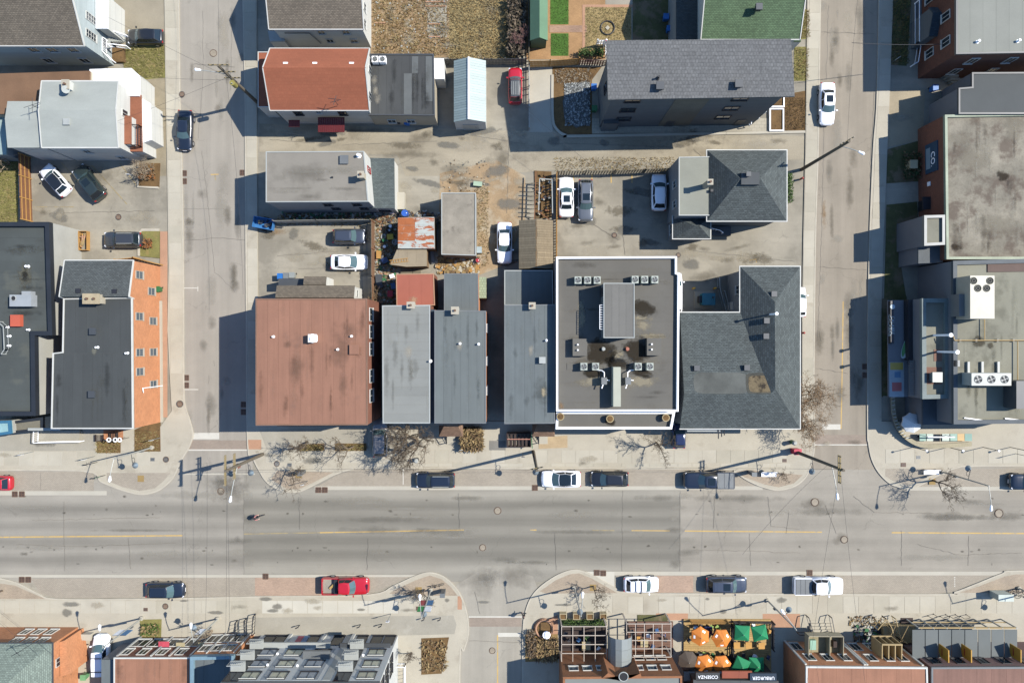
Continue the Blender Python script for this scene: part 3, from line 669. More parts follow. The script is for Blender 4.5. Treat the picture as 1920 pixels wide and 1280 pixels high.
def win(b, s, u, z, w=1.0, h=1.4, frame=None, pane=None, nx=2, nz=1, name='window', ft=0.055, sill=True, proud=0.09):
    A, C, nn = side(b, s); L = (C-A).length; d = (C-A).normalized(); a = u*L - w/2
    mb = MB()
    for a0, a1, z0, z1 in ((a, a+ft, z, z+h), (a+w-ft, a+w, z, z+h), (a+ft, a+w-ft, z, z+ft), (a+ft, a+w-ft, z+h-ft, z+h)):
        wbox(mb, A, d, nn, a0, a1, -0.02, proud, z0, z1)
    for i in range(1, nx): wbox(mb, A, d, nn, a+w*i/nx-0.02, a+w*i/nx+0.02, -0.02, proud-0.02, z+ft, z+h-ft)
    for i in range(1, nz): wbox(mb, A, d, nn, a+ft, a+w-ft, -0.02, proud-0.026, z+h*i/nz-0.02, z+h*i/nz+0.02)
    f = mb.build(name, frame or m_wht, b.root)
    mp = MB(); wbox(mp, A, d, nn, a+ft, a+w-ft, -0.02, 0.03, z+ft, z+h-ft); mp.build('pane', pane or m_glass, f)
    if sill:
        ms = MB(); wbox(ms, A, d, nn, a-0.05, a+w+0.05, -0.02, proud+0.05, z-0.09, z-0.005); ms.build('sill', frame or m_wht, f)
    return f
def door(b, s, u, w=0.95, h=2.1, mat=None, z=0.0):
    A, C, nn = side(b, s); L = (C-A).length; d = (C-A).normalized(); a = u*L - w/2
    mb = MB(); wbox(mb, A, d, nn, a, a+w, -0.02, 0.06, z, z+h); o = mb.build('door', mat or m_dgry, b.root)
    mh = MB(); wbox(mh, A, d, nn, a+w*0.8, a+w*0.86, 0.05, 0.12, z+1.0, z+1.1); mh.build('handle', m_gry, o); return o
def ledge(b, s, u0, u1, z0, z1, out, mat, name='ledge', o0=-0.02):
    A, C, nn = side(b, s); L = (C-A).length; d = (C-A).normalized()
    mb = MB(); wbox(mb, A, d, nn, u0*L, u1*L, o0, out, z0, z1); return mb.build(name, mat, b.root)
def roofvent(b, px, py, z, w=0.55, mat=None, h=0.4, name='vent', d=None):
    p = W(px, py, z+h); d = d or w
    mb = MB(); mb.rb((p.x, p.y, z-0.05), w*0.8, d*0.8, h*0.7); mb.rb((p.x, p.y, z+h*0.62), w, d, h*0.38)
    return mb.build(name, mat or m_dgry, b.root)
def pipe(b, px, py, z, r=0.09, h=0.45, mat=None, cap=None):
    p = W(px, py, z+h); mb = MB(); mb.cyl((p.x, p.y, z-0.05), r, h); mb.cyl((p.x, p.y, z+h-0.06), r*1.15, 0.06)
    mb.cyl((p.x, p.y, z-0.02), r*2.2, 0.06, 12, r*1.3)
    return mb.build('vent_pipe', mat or m_wht2, b.root)
def chimney(b, px, py, z, w, d, h, mat, flues=1, cap=None):
    p = W(px, py, z+h); mb = MB(); mb.rb((p.x, p.y, z-0.6), w, d, h+0.5); o = mb.build('chimney', mat, b.root)
    c = MB(); c.rb((p.x, p.y, z+h-0.1), w+0.14, d+0.14, 0.1); c.build('cap', cap or m_conc, o)
    for i in range(flues):
        f = MB(); x = p.x + (i-(flues-1)/2)*w*0.45; f.cyl((x, p.y, z+h), 0.13, 0.22, 10); f.cyl((x, p.y, z+h+0.22), 0.09, 0.004, 10)
        f.build('flue', m_iron, o)
    return o
def tri_roof(pts, th=0.16):
    """closed slab from a 3- or 4-sided sloping outline (counter-clockwise from above)"""
    mb = MB(); n = len(pts); P_ = [Vector(p) for p in pts]
    nrm = (P_[1]-P_[0]).cross(P_[2]-P_[0]).normalized()
    if nrm.z < 0: P_ = P_[::-1]
    B_ = [p - Vector((0, 0, th)) for p in P_]
    mb.add(P_ + B_, [tuple(range(n)), tuple(range(2*n-1, n-1, -1))] + [(i+n, (i+1) % n+n, (i+1) % n, i) for i in range(n)])
    return mb
def gable(name, label, x0, y0, x1, y1, he, rise, axis, wall, roof, rr=0.5, over=0.35, cat='house', parent=None, trim=None, z0=0.0, group=None, th=0.16):
    """gabled block; rectangle = eaves outline as seen (px at eaves height); axis = ridge direction; rr = ridge position"""
    b = Bd(); b.h = he; b.z0 = z0
    a, c = W(x0, y1, he), W(x1, y0, he); X0, Y0, X1, Y1 = a.x, a.y, c.x, c.y
    b.roofpoly = [(X0, Y0), (X1, Y0), (X1, Y1), (X0, Y1)]; b.poly = off(b.roofpoly, over); b.rise = rise
    b.root = parent or thing_b(name, label, b.roofpoly, z0, cat, group)
    zr = he + rise; w = MB(); w.prism(b.poly, z0, he-0.1, top=False)
    if axis == 'x':
        yr = Y1 - (Y1-Y0)*rr
        for x in (b.poly[0][0], b.poly[1][0]):
            w.add([(x, b.poly[0][1], he-0.1), (x, b.poly[2][1], he-0.1), (x, yr, zr-0.17)], [(0, 1, 2)] if x > X0+1 else [(2, 1, 0)])
        fs = [[(X0, Y0, he), (X1, Y0, he), (X1, yr, zr), (X0, yr, zr)], [(X0, yr, zr), (X1, yr, zr), (X1, Y1, he), (X0, Y1, he)]]
        rk = [((X0, Y0, he), (X0, yr, zr), (X0, Y1, he)), ((X1, Y0, he), (X1, yr, zr), (X1, Y1, he))]
        ev = [((X0, Y0, he), (X1, Y0, he)), ((X0, Y1, he), (X1, Y1, he))]
    else:
        xr = X0 + (X1-X0)*rr
        for y in (b.poly[0][1], b.poly[2][1]):
            w.add([(b.poly[0][0], y, he-0.1), (b.poly[1][0], y, he-0.1), (xr, y, zr-0.17)], [(0, 1, 2)] if y < Y1-1 else [(2, 1, 0)])
        fs = [[(X0, Y0, he), (xr, Y0, zr), (xr, Y1, zr), (X0, Y1, he)], [(xr, Y0, zr), (X1, Y0, he), (X1, Y1, he), (xr, Y1, zr)]]
        rk = [((X0, Y0, he), (xr, Y0, zr), (X1, Y0, he)), ((X0, Y1, he), (xr, Y1, zr), (X1, Y1, he))]
        ev = [((X0, Y0, he), (X0, Y1, he)), ((X1, Y0, he), (X1, Y1, he))]
    b.wall = w.build('wall', wall, b.root)
    b.roof = [tri_roof(f, th).build('roof', roof, b.root) for f in fs]
    if trim:
        for k in rk:
            mb = MB()
            for p, q in zip(k[:-1], k[1:]): mb.beam(Vector(p)-Vector((0, 0, 0.05)), Vector(q)-Vector((0, 0, 0.05)), 0.10, 0.2)
            mb.build('trim', trim, b.root)
        for p, q in ev:
            MB().beam(Vector(p)-Vector((0, 0, 0.07)), Vector(q)-Vector((0, 0, 0.07)), 0.14, 0.16).build('gutter', trim, b.root)
    return b
def hip(b, x0, y0, x1, y1, he, ra, rb_, zr, roof, wall=None, over=0.35, z0=0.0, trim=None):
    """hipped roof: eaves rectangle (px at he), ridge from ra to rb_ (px at zr)"""
    a, c = W(x0, y1, he), W(x1, y0, he); X0, Y0, X1, Y1 = a.x, a.y, c.x, c.y
    p, q = W(*ra, zr), W(*rb_, zr)
    cs = [Vector((X0, Y1, he)), Vector((X1, Y1, he)), Vector((X1, Y0, he)), Vector((X0, Y0, he))]   # nw ne se sw
    if abs(p.x-q.x) < abs(p.y-q.y):    # ridge up the picture: p is the upper end
        fs = [[cs[0], p, cs[1]], [cs[1], p, q, cs[2]], [cs[2], q, cs[3]], [cs[3], q, p, cs[0]]]
    else:
        fs = [[cs[0], cs[3], p], [cs[3], cs[2], q, p], [cs[2], cs[1], q], [cs[1], cs[0], p, q]]
    for f in fs:
        if (f[0]-f[1]).length > 1e-3 and (len(f) < 4 or (f[-1]-f[-2]).length > 1e-3): tri_roof(f).build('roof', roof, b.root)
    b.poly = off([(X0, Y0), (X1, Y0), (X1, Y1), (X0, Y1)], over)
    if wall: b.wall = MB().prism(b.poly, z0, he-0.12, top=False).build('wall', wall, b.root)
    if trim:
        rp = [(X0, Y0), (X1, Y0), (X1, Y1), (X0, Y1)]
        MB().band(off(rp, -0.10), off(rp, 0.02), he-0.18, he-0.01).build('gutter', trim, b.root)
    return b
def newb(name, label, cat, pts, z=0.0):
    b = Bd(); b.root = thing_b(name, label, PX(pts, z), 0, cat); b.z0 = 0; return b
def text(parent, body, loc, size, rot, mat, depth=0.02, name='lettering'):
    cu = bpy.data.curves.new('t', 'FONT'); cu.body = body; cu.size = size; cu.extrude = depth; cu.align_x = 'CENTER'; cu.align_y = 'CENTER'
    t = bpy.data.objects.new('t', cu); COL.objects.link(t)
    bpy.context.view_layer.update()
    me = bpy.data.meshes.new_from_object(t.evaluated_get(bpy.context.evaluated_depsgraph_get()))
    bpy.data.objects.remove(t)
    o = bpy.data.objects.new(name, me); COL.objects.link(o); me.materials.clear(); me.materials.append(mat)
    o.parent = parent; o.location = Vector(loc) - (Vector(root(parent).location) if parent else Vector()); o.rotation_euler = rot
    return o

# wall and roof finishes
w_brick_o = M('orange_brick', S(228, 154, 110), 0.9, 0.12, 0.5, 0.12, 8, pat=('brick', 0.26, 0.09, S(214, 160, 120), 0.14, 0.012))
w_brick_r = M('red_brick', S(150, 88, 66), 0.9, 0.14, 0.6, 0.14, 8, pat=('brick', 0.26, 0.09, S(150, 120, 104), 0.18, 0.012))
w_brick_d = M('dark_red_brick', S(120, 70, 54), 0.9, 0.16, 0.6, 0.16, 8, pat=('brick', 0.26, 0.09, S(120, 96, 84), 0.2, 0.012))
w_brick_b = M('brown_brick', S(176, 118, 80), 0.9, 0.1, 0.5, 0.10, 8, pat=('brick', 0.26, 0.09, S(160, 112, 82), 0.12, 0.012))
w_white = M('white_siding', S(238, 238, 236), 0.7, 0.05, 0.5, 0.03, 8, pat=('seam', 0.16, 0.02, 'y', S(196, 198, 200)))
w_grey = M('grey_siding', S(158, 164, 172), 0.75, 0.06, 0.5, 0.04, 8, pat=('seam', 0.16, 0.02, 'y', S(130, 136, 144)))
w_dgrey = M('charcoal_siding', S(112, 120, 128), 0.75, 0.06, 0.5, 0.04, 8, pat=('seam', 0.18, 0.02, 'y', S(92, 98, 106)))
w_stucco = M('grey_stucco', S(196, 196, 192), 0.9, 0.1, 0.4, 0.08, 9)
w_beige = M('beige_stucco', S(200, 190, 172), 0.9, 0.1, 0.4, 0.08, 9)
w_paleb = M('pale_blue_siding', S(196, 208, 214), 0.7, 0.05, 0.5, 0.03, 8, pat=('seam', 0.16, 0.02, 'y', S(170, 182, 190)))
w_slate = M('slate_cladding', S(138, 140, 148), 0.7, 0.08, 0.4, 0.05, 9)
w_block = M('concrete_block', S(176, 172, 164), 0.9, 0.12, 0.5, 0.1, 8, pat=('brick', 0.4, 0.2, S(150, 146, 138), 0.06, 0.012))
w_wood = M('weathered_boards', S(150, 126, 98), 0.9, 0.18, 0.6, 0.2, 8, stretch=(1, 3, 1))

def shin(name, col, dv=0.2, w=0.32, h=0.16):
    return M(name, col, 0.9, 0.10, 0.4, 0.16, 9, pat=('shingle', w, h, tuple(c*0.62 for c in col), dv, 0.022), bump=0.02)
r_brownsh = shin('taupe_shingle', S(132, 122, 110)); r_greysh = shin('grey_shingle', S(98, 104, 106)); r_dksh = shin('dark_grey_shingle', S(96, 104, 106), 0.24, 0.36, 0.18)
r_ltsh = M('grey_blend_shingle', S(126, 127, 130), 0.9, 0.10, 0.4, 0.30, 3.2, pat=('shingle', 0.33, 0.36, S(112, 113, 116), 0.10, 0.03), bump=0.02)
r_greensh = shin('green_shingle', S(104, 130, 98)); r_greysh2 = shin('green_grey_shingle', S(146, 160, 152), 0.2)
r_orange = M('terracotta_shingle', S(176, 106, 78), 0.9, 0.10, 0.3, 0.10, 7, pat=('shingle', 0.4, 0.3, S(172, 98, 72), 0.05, 0.02), stretch=(0.4, 2, 1))
r_membr_g = M('grey_membrane', S(186, 191, 188), 0.8, 0.14, 0.3, 0.06, 7, stretch=(0.5, 1, 1))
r_brownm = M('brown_roof_felt', S(170, 124, 104), 0.9, 0.10, 0.25, 0.08, 8, svar=0.07, orand=0.035, blot=(S(142, 110, 98), 0.22, 0.60, 0.55))
r_brownm2 = M('tan_roof_felt', S(178, 128, 104), 0.9, 0.12, 0.3, 0.08, 8, svar=0.08, orand=0.04, blot=(S(140, 106, 88), 0.3, 0.60, 0.5))
r_pinkm = M('dusky_roof_felt', S(152, 116, 104), 0.9, 0.12, 0.3, 0.08, 8, svar=0.12, orand=0.04)
r_black = M('black_roof_felt', S(84, 86, 88), 0.9, 0.12, 0.3, 0.10, 9, orand=0.10)
r_char = M('charcoal_roof_felt', S(80, 84, 86), 0.9, 0.10, 0.3, 0.10, 9, svar=0.04, orand=0.05)
r_char2 = M('green_black_roof', S(86, 92, 92), 0.9, 0.16, 0.25, 0.10, 9, orand=0.05, blot=(S(112, 114, 106), 0.25, 0.56, 0.5))
r_seam = M('pale_grey_roof_felt', S(156, 158, 156), 0.85, 0.08, 0.3, 0.06, 8, orand=0.05)
r_blue = M('blue_grey_roof_felt', S(122, 129, 131), 0.85, 0.08, 0.3, 0.06, 8, svar=0.05, orand=0.04)
r_blue2 = M('slate_roof_felt', S(118, 126, 130), 0.85, 0.10, 0.3, 0.06, 8, svar=0.06, orand=0.04)
r_flatg = M('grey_gravel_roof', S(160, 154, 146), 0.95, 0.12, 0.22, 0.10, 10, blot=(S(136, 130, 122), 0.16, 0.52, 0.6))
r_garage = M('weathered_garage_roof', S(170, 162, 150), 0.95, 0.2, 0.6, 0.14, 8, blot=(S(118, 110, 102), 0.9, 0.58, 0.6))
r_cond = M('condo_roof_membrane', S(118, 115, 110), 0.85, 0.10, 0.22, 0.06, 8, orand=0.05, blot=(S(104, 100, 94), 0.3, 0.58, 0.5))
r_tar = M('blotchy_tar_roof', S(158, 151, 138), 0.95, 0.34, 0.3, 0.18, 5, blot=(S(112, 98, 88), 0.34, 0.49, 0.8))
r_concr = M('pale_flat_roof', S(158, 156, 142), 0.95, 0.16, 0.2, 0.08, 8, blot=(S(122, 120, 108), 0.22, 0.52, 0.7))
r_metal = M('corrugated_roof_metal', S(184, 202, 204), 0.5, 0.06, 0.4, 0.05, 9, metal=0.0, orand=0.10)
r_redf = M('brick_red_felt', S(188, 112, 94), 0.9, 0.10, 0.3, 0.07, 8, orand=0.03)
m_fr = P('aged_frame', S(206, 196, 184), 0.7)
# ------------------------------------------------------------------ north-west: houses and flats along the west street
# taupe-roofed white house in the corner
b = gable('house', 'white house with taupe shingle roof and stair porch in the top left corner', -140, -80, 158, 86, 6.2, 2.6, 'x', w_paleb, r_brownsh, 0.46, 0.3, trim=m_wht)
for u in (0.62, 0.83): win(b, 'E', u, 3.6, 0.9, 1.9, nx=2, nz=4)
for u in (0.55, 0.8): win(b, 'E', u, 0.9, 1.0, 1.5)
for u in (0.62, 0.74, 0.88): win(b, 'S', u, 3.9, 1.1, 1.2)
for u in (0.6, 0.85): win(b, 'S', u, 0.9, 1.1, 1.3)
pz = 1.5
p0, p1 = W(182, 92, pz), W(206, 54, pz)
MB().bx(p0.x, p1.x, p0.y, p1.y, pz-0.15, pz).build('porch_deck', m_lgry, b.root)
e0, e1 = W(181, 52, 3.8), W(199, -10, 3.8)
MB().bx(e0.x, e1.x, e0.y, e1.y, 0, 3.6).build('porch_room', w_white, b.root)
MB().bx(e0.x-0.1, e1.x+0.15, e0.y-0.1, e1.y, 3.6, 3.8).build('porch_roof', m_wht2, b.root)
def rail(par, pts, z, h=0.95, sp=0.28, mat=None, bal=True, name='railing'):
    mb = MB(); zs = z if isinstance(z, (list, tuple)) else [z]*len(pts)
    Q = [Vector((*W(x, y, zz+h)[:2], zz)) for (x, y), zz in zip(pts, zs)]
    for a, c in zip(Q[:-1], Q[1:]):
        mb.beam(a+Vector((0, 0, h)), c+Vector((0, 0, h)), 0.08, 0.06); mb.beam(a+Vector((0, 0, 0.15)), c+Vector((0, 0, 0.15)), 0.05, 0.05)
        n = max(1, int((c-a).length/sp))
        for i in range(n+1):
            p = a.lerp(c, i/n); t = 0.09 if i in (0, n) else 0.035
            if bal or i in (0, n): mb.rb(p, t, t, h-0.04)
    return mb.build(name, mat or m_wht2, par)
def stairs(par, x0, y0, x1, y1, zt, n, axis, mat, zb=0.0):
    """steps falling from the first edge to the second (px at ground)"""
    for i in range(n):
        z = zt - (zt-zb)*(i+1)/(n+1)
        if axis == 'x':
            xa, xb = x0+(x1-x0)*i/n, x0+(x1-x0)*(i+1)/n; q = rect(xa, y0, xb, y1)
        else:
            ya, yb = y0+(y1-y0)*i/n, y0+(y1-y0)*(i+1)/n; q = rect(x0, ya, x1, yb)
        MB().prism(PX(q, z), max(0, z-0.6) if zb == 0 else z-0.25, z).build('step', mat, par)
stairs(b.root, 206, 60, 234, 78, pz, 7, 'x', m_lgry)
rail(b.root, [(200, 58), (210, 58), (236, 66)], [pz, pz, 0.2]); rail(b.root, [(200, 83), (210, 83), (236, 86)], [pz, pz, 0.2])
rail(b.root, [(192, 70), (192, 96), (208, 112)], pz, sp=0.2)
raised('planter_bed', [(210, 88), (232, 88), (232, 116), (210, 116)], 0, 0.45, m_brown)
# white house with pale membrane roof
b = gable('house', 'white house with pale grey membrane roof and brown porch roofs by the street', 78, 152, 222, 277, 6.0, 0.5, 'x', w_white, r_membr_g, 0.46, 0.15, trim=m_wht)
win(b, 'E', 0.42, 3.9, 0.8, 1.2)
win(b, 'S', 0.45, 3.5, 0.9, 1.1); win(b, 'S', 0.75, 0.9, 0.9, 1.1)
w2 = gable('house', '', 14, 190, 80, 277, 5.6, 0.4, 'x', w_white, r_membr_g, 0.4, 0.1, parent=b.root)
chimney(b, 122, 158, 6.0, 0.7, 0.9, 1.0, m_wht)
roofvent(b, 124, 228, 6.1, 0.7, m_lgry)
ant = MB(); a0 = W(76, 205, 6.2); ant.cyl((a0.x, a0.y, 5.9), 0.03, 1.7, 6)
for dz, l in ((1.65, 0.9), (1.2, 0.6)): ant.tube((a0.x-l, a0.y-0.3, 5.9+dz), (a0.x+l, a0.y+0.3, 5.9+dz), 0.025)
ant.tube((a0.x, a0.y-0.8, 7.5), (a0.x, a0.y+0.8, 7.5), 0.025); ant.build('antenna', m_blk, b.root)
d0 = W(121, 167, 7.0); MB().tube((d0.x, d0.y, 6.9), (d0.x+0.12, d0.y-0.06, 7.0), 0.1, 12, 0.42).build('dish', m_lgry, b.root)
flat('', '', [(168, 130), (246, 128), (261, 142), (261, 180), (168, 180)], 3.6, w_white, m_wht2, parent=b.root, over=0.1)
pr = flat('', '', [(238, 178), (264, 178), (266, 284), (240, 284)], 3.4, w_white, M('porch_brown_roof', S(166, 106, 80), 0.9), parent=b.root, over=0.1)
flat('', '', [(223, 217), (245, 217), (245, 270), (223, 270)], 4.6, w_white, MATS['porch_brown_roof'], parent=b.root, over=0.05)
ex = flat('', '', [(264, 184), (281, 194), (283, 262), (266, 268)], 2.9, w_white, m_wht2, parent=b.root)
rail(b.root, [(246, 234), (258, 234), (258, 272), (246, 272)], 3.42, 0.9, 0.2, m_blk)
for i in range(4): MB().rb(W(252, 240+i*8, 3.5), 0.12, 0.4, 0.5).build('flower_box', P('terracotta', S(186, 96, 64)), b.root)
b2 = flat('annex_building', 'low building with weathered brown felt roof behind the pale-roofed white house', [(-60, 140), (-60, 214), (82, 214), (82, 190), (168, 190), (168, 133)], 4.2, w_beige, M('brown_weathered_roof', S(140, 108, 84), 0.9, 0.2, 0.3, 0.14, 8))
flat('', '', [(-60, 214), (12, 214), (12, 290), (-60, 290)], 3.0, w_grey, M('pale_blue_roof', S(170, 190, 190), 0.8), parent=b2.root)
# dark flat roof on the left edge
b = flat('commercial_building', 'dark flat roofed building with black parapet and pale wall on the left edge', [(-80, 418), (97, 418), (103, 628), (70, 628), (72, 778), (-80, 778)], 5.2, w_stucco, r_char2, 0.5, M('navy_flashing', S(46, 52, 62), 0.6), 0.45)
for i in range(5): sheets(b, [(-76+i*0, 424), (90, 424), (94, 622), (-76, 622)], 5.2, 9, 'y', r_char2) if i == 0 else None
sheets(b, [(-76, 630), (62, 630), (64, 772), (-76, 772)], 5.2, 7, 'y', r_char2)
stain(46, 515, 5.24, 14, 26, STAIN('roof_ring', S(122, 120, 108), 0.7), b.root); stain(47, 518, 5.245, 7, 14, STAIN('roof_soot', S(52, 52, 50), 0.7), b.root)
pipe(b, 48, 499, 5.2, 0.12)
for x, y in ((50, 618), (11, 613), (14, 630), (14, 648)): pipe(b, x, y, 5.2, 0.08, 0.4)
MB().rb(W(30, 601, 5.6) - Vector((0, 0, 0.4)), 1.1, 1.3, 0.55).build('roof_hatch', P('orange_hatch', S(222, 110, 84)), b.root)
rail(b.root, [(-4, 603), (6, 612), (8, 655), (2, 664)], 5.2, 0.8, 0.9, m_lgry, False, 'conduit')
flat('', '', [(20, 790), (82, 782), (82, 806), (20, 812)], 2.6, w_stucco, M('lean_roof', S(140, 136, 124), 0.9), 0.15, MATS['navy_flashing'], parent=b.root)
flat('', '', [(-20, 790), (20, 788), (22, 812), (-20, 818)], 3.4, w_stucco, M('cyan_canopy', S(176, 220, 230), 0.5), 0.1, P('blue_fascia', S(70, 130, 170)), parent=b.root)
# brick corner block
b = flat('brick_building', 'orange brick corner block with charcoal flat roof beside the west street', [(120, 560), (248, 558), (250, 803), (97, 803), (100, 662), (118, 660)], 6.3, w_brick_o, r_char, 0.12, m_wht, 0.10)
sheets(b, [(121, 562), (246, 560), (247, 660), (120, 661)], 6.3, 6, 'x', r_char); sheets(b, [(101, 664), (247, 662), (248, 800), (98, 800)], 6.3, 8, 'x', r_char)
for u in (0.14, 0.42, 0.57): win(b, 'E', u, 4.2, 0.9, 1.5, m_fr, m_glassl, 1, 2)
for u in (0.17, 0.42, 0.68): win(b, 'E', u, 1.3, 0.9, 1.5, m_fr, m_glassl, 1, 2)
ledge(b, 'E', 0.0, 1.0, 0.05, 0.5, 0.16, m_conc2, 'plinth')
nb = gable('', '', 121, 488, 250, 560, 6.0, 0.9, 'x', w_brick_o, r_greysh, 0.96, 0.05, parent=b.root, trim=m_wht)
for u in (0.35, 0.75): win(nb, 'E', u, 4.0 if u < 0.5 else 1.4, 0.9, 1.5, m_fr, m_glassl, 1, 2)
nb.root = b.root
for x, y in ((146, 545), (214, 546)): roofvent(nb, x, y, 6.5, 0.5, m_blk)
chimney(b, 170, 560, 6.6, 1.7, 1.0, 1.0, w_beige, 2, M('buff_cap', S(196, 180, 152), 0.9))
for x, y in ((173, 621), (171, 739)): roofvent(b, x, y, 6.3, 0.75, m_dgry, 0.45)
for x, y in ((179, 651), (235, 662)): pipe(b, x, y, 6.3)
o = stain(176, 658, 6.36, 5, 9, STAIN('pale_streak', S(150, 150, 140), 0.6), b.root)
pp = MB(); A, C, nn = side(b, 'E'); d = (C-A).normalized(); L = (C-A).length
for a0, a1, z in ((0.70*L, 0.705*L, 0.2),):
    q = A + d*a0 + nn*0.15; pp.tube((q.x, q.y, 0.2), (q.x, q.y, 4.6), 0.05); pp.tube((q.x, q.y, 4.6), (q.x+0.1, q.y-0.5, 4.6), 0.05)
pp.build('service_pipe', m_wht2, b.root)
# patio in front of the brick block
b = newb('porch', 'white railed concrete porch in front of the dark flat roofed building', 'porch', [(62, 808), (150, 832)], 0)
q = W(62, 831, 0.6), W(148, 806, 0.6)
MB().bx(q[0].x, q[1].x, q[0].y, q[1].y, 0, 0.5).build('deck', m_concg, b.root)
rail(b.root, [(63, 808), (62, 830), (148, 828)], 0.5, 0.95, 0.22); stairs(b.root, 146, 808, 158, 826, 0.5, 3, 'x', m_concg)
q = W(52, 807, 2.9), W(112, 802, 2.9); MB().bx(q[0].x, q[1].x, q[0].y, q[1].y, 2.6, 2.9).build('sign_board', m_lgry, b.root)

# ------------------------------------------------------------------ north of the lane
b = gable('house', 'pale house with taupe shingle roof at the top beside the rubble yard', 504, -80, 682, 55, 5.6, 1.6, 'x', w_white, r_brownsh, 0.35, 0.3, trim=m_wht)
for u, z in ((0.52, 3.8), (0.8, 3.8), (0.56, 1.6), (0.84, 1.6)): win(b, 'S', u, z, 0.85, 0.9)
for u in (0.3, 0.6, 0.85): win(b, 'E', u, 3.2, 0.9, 1.2)
cv = MB(); A, C, nn = side(b, 'S'); d = (C-A).normalized(); L = (C-A).length
for s0, s1, z0, z1 in ((0.10, 0.38, 4.2, 4.2), (0.38, 0.44, 4.2, 1.5)):
    p, q = A+d*s0*L+nn*0.12, A+d*s1*L+nn*0.12; cv.tube((p.x, p.y, z0), (q.x, q.y, z1), 0.06)
cv.build('downpipe', m_gry, b.root)
flat('', '', [(502, 58), (530, 58), (534, 78), (506, 78)], 2.6, w_white, m_lgry, parent=b.root)
# terracotta-roofed house
b = gable('house', 'white house with terracotta shingle gable roof north of the lane', 506, 91, 693, 207, 5.6, 2.2, 'x', w_white, r_orange, 0.44, 0.3, trim=m_wht)
for u in (0.22, 0.70): win(b, 'S', u, 3.2, 0.95, 1.3, m_blk)
win(b, 'S', 0.45, 3.9, 0.6, 0.7)
for u in (0.25, 0.72): win(b, 'E', u, 3.4, 0.9, 1.5)
for x in (535, 590, 659): roofvent(b, x, 121, 7.0, 0.5, m_wht2, 0.35)
ant = MB(); a0 = W(627, 188, 7.6); ant.cyl((a0.x, a0.y, 6.0), 0.03, 1.7, 6)
for l, dy in ((0.7, 0.2), (0.45, -0.25)): ant.tube((a0.x-l, a0.y+dy, 7.6), (a0.x+l, a0.y+dy*0.2, 7.6), 0.03)
ant.tube((a0.x-0.1, a0.y-0.5, 7.6), (a0.x+0.2, a0.y+0.5, 7.6), 0.03); ant.build('antenna', m_blk, b.root)
flat('', '', [(484, 98), (507, 98), (507, 201), (484, 201)], 3.6, w_white, r_orange, 0.06, m_wht, 0.06, parent=b.root)
door(b, 'S', 0.52, mat=m_wht)
def awning(par, x0, y0, x1, y1, z, drop, mat, n=10, name='awning', under=None):
    """sloping awning of panels side by side: far edge (y0) at z, front edge (y1) lower (px at z)"""
    a, c = W(x0, y0, z), W(x1, y0, z); f0, f1 = W(x0, y1, z-drop), W(x1, y1, z-drop)
    rootn = MB().beam(a, c, 0.1, 0.08).build(name, mat, par)
    for i in range(n):
        u0, u1 = i/n+0.004, (i+1)/n-0.004
        tri_roof([f0.lerp(f1, u0), f0.lerp(f1, u1), a.lerp(c, u1), a.lerp(c, u0)], 0.06).build('panel', mat, rootn)
    return rootn
awning(b.root, 596, 221, 646, 248, 3.0, 0.7, M('maroon_awning', S(126, 48, 52), 0.6), 12)
awning(b.root, 541, 226, 562, 238, 2.7, 0.4, MATS['maroon_awning'], 4)
# black-roofed rear wing with air conditioners
b = flat('rear_wing', 'low wing with patched black felt roof beside the terracotta-roofed house', [(694, 102), (813, 102), (815, 217), (692, 216)], 3.6, w_beige, r_black, 0.10, m_dgry, 0.12)
sheets(b, [(696, 104), (811, 104), (812, 214), (695, 214)], 3.6, 8, 'x', r_black)
for q in ([(757, 138), (772, 138), (772, 215), (757, 215)], [(772, 106), (784, 106), (784, 138), (772, 138)], [(798, 106), (811, 106), (811, 190), (798, 190)]):
    MB().prism(PX(q, 3.64), 3.6, 3.645).build('roof_patch', P('patch_grey', S(112, 116, 118), 0.9), b.root)
for i in range(3): stain(702+i*3, 150+i*18, 3.66, 7, 12, st_lt, b.root)
for u in (0.3, 0.6): win(b, 'S', u, 1.0, 1.0, 1.1)
b = flat('shed', 'small white roofed shed between black roofed wing and metal carport', [(813, 110), (832, 110), (833, 148), (814, 148)], 2.9, w_white, m_wht2)
b = gable('metal_shed', 'pale blue corrugated metal shed with ridged roof beside the lane', 851, 114, 911, 229, 3.0, 1.0, 'y', w_white, r_metal, 0.48, 0.05, cat='shed')
a, c = W(851, 229, 3.0), W(911, 114, 3.0); xr = a.x+(c.x-a.x)*0.48
for i in range(24):
    y0 = a.y+(c.y-a.y)*i/24; y1 = a.y+(c.y-a.y)*(i+1)/24-0.06
    for X, zz, X2, z2 in ((a.x, 3.03, xr, 4.03), (xr, 4.03, c.x, 3.03)):
        tri_roof([(X, y0, zz), (X2, y0, z2), (X2, y1, z2), (X, y1, zz)], 0.035).build('roof_panel', r_metal, b.root)
MB().beam((xr, a.y, 4.06), (xr, c.y, 4.06), 0.18, 0.05).build('ridge_cap', m_wht2, b.root)
door(b, 'S', 0.5, 1.8, 2.0, m_lgry)

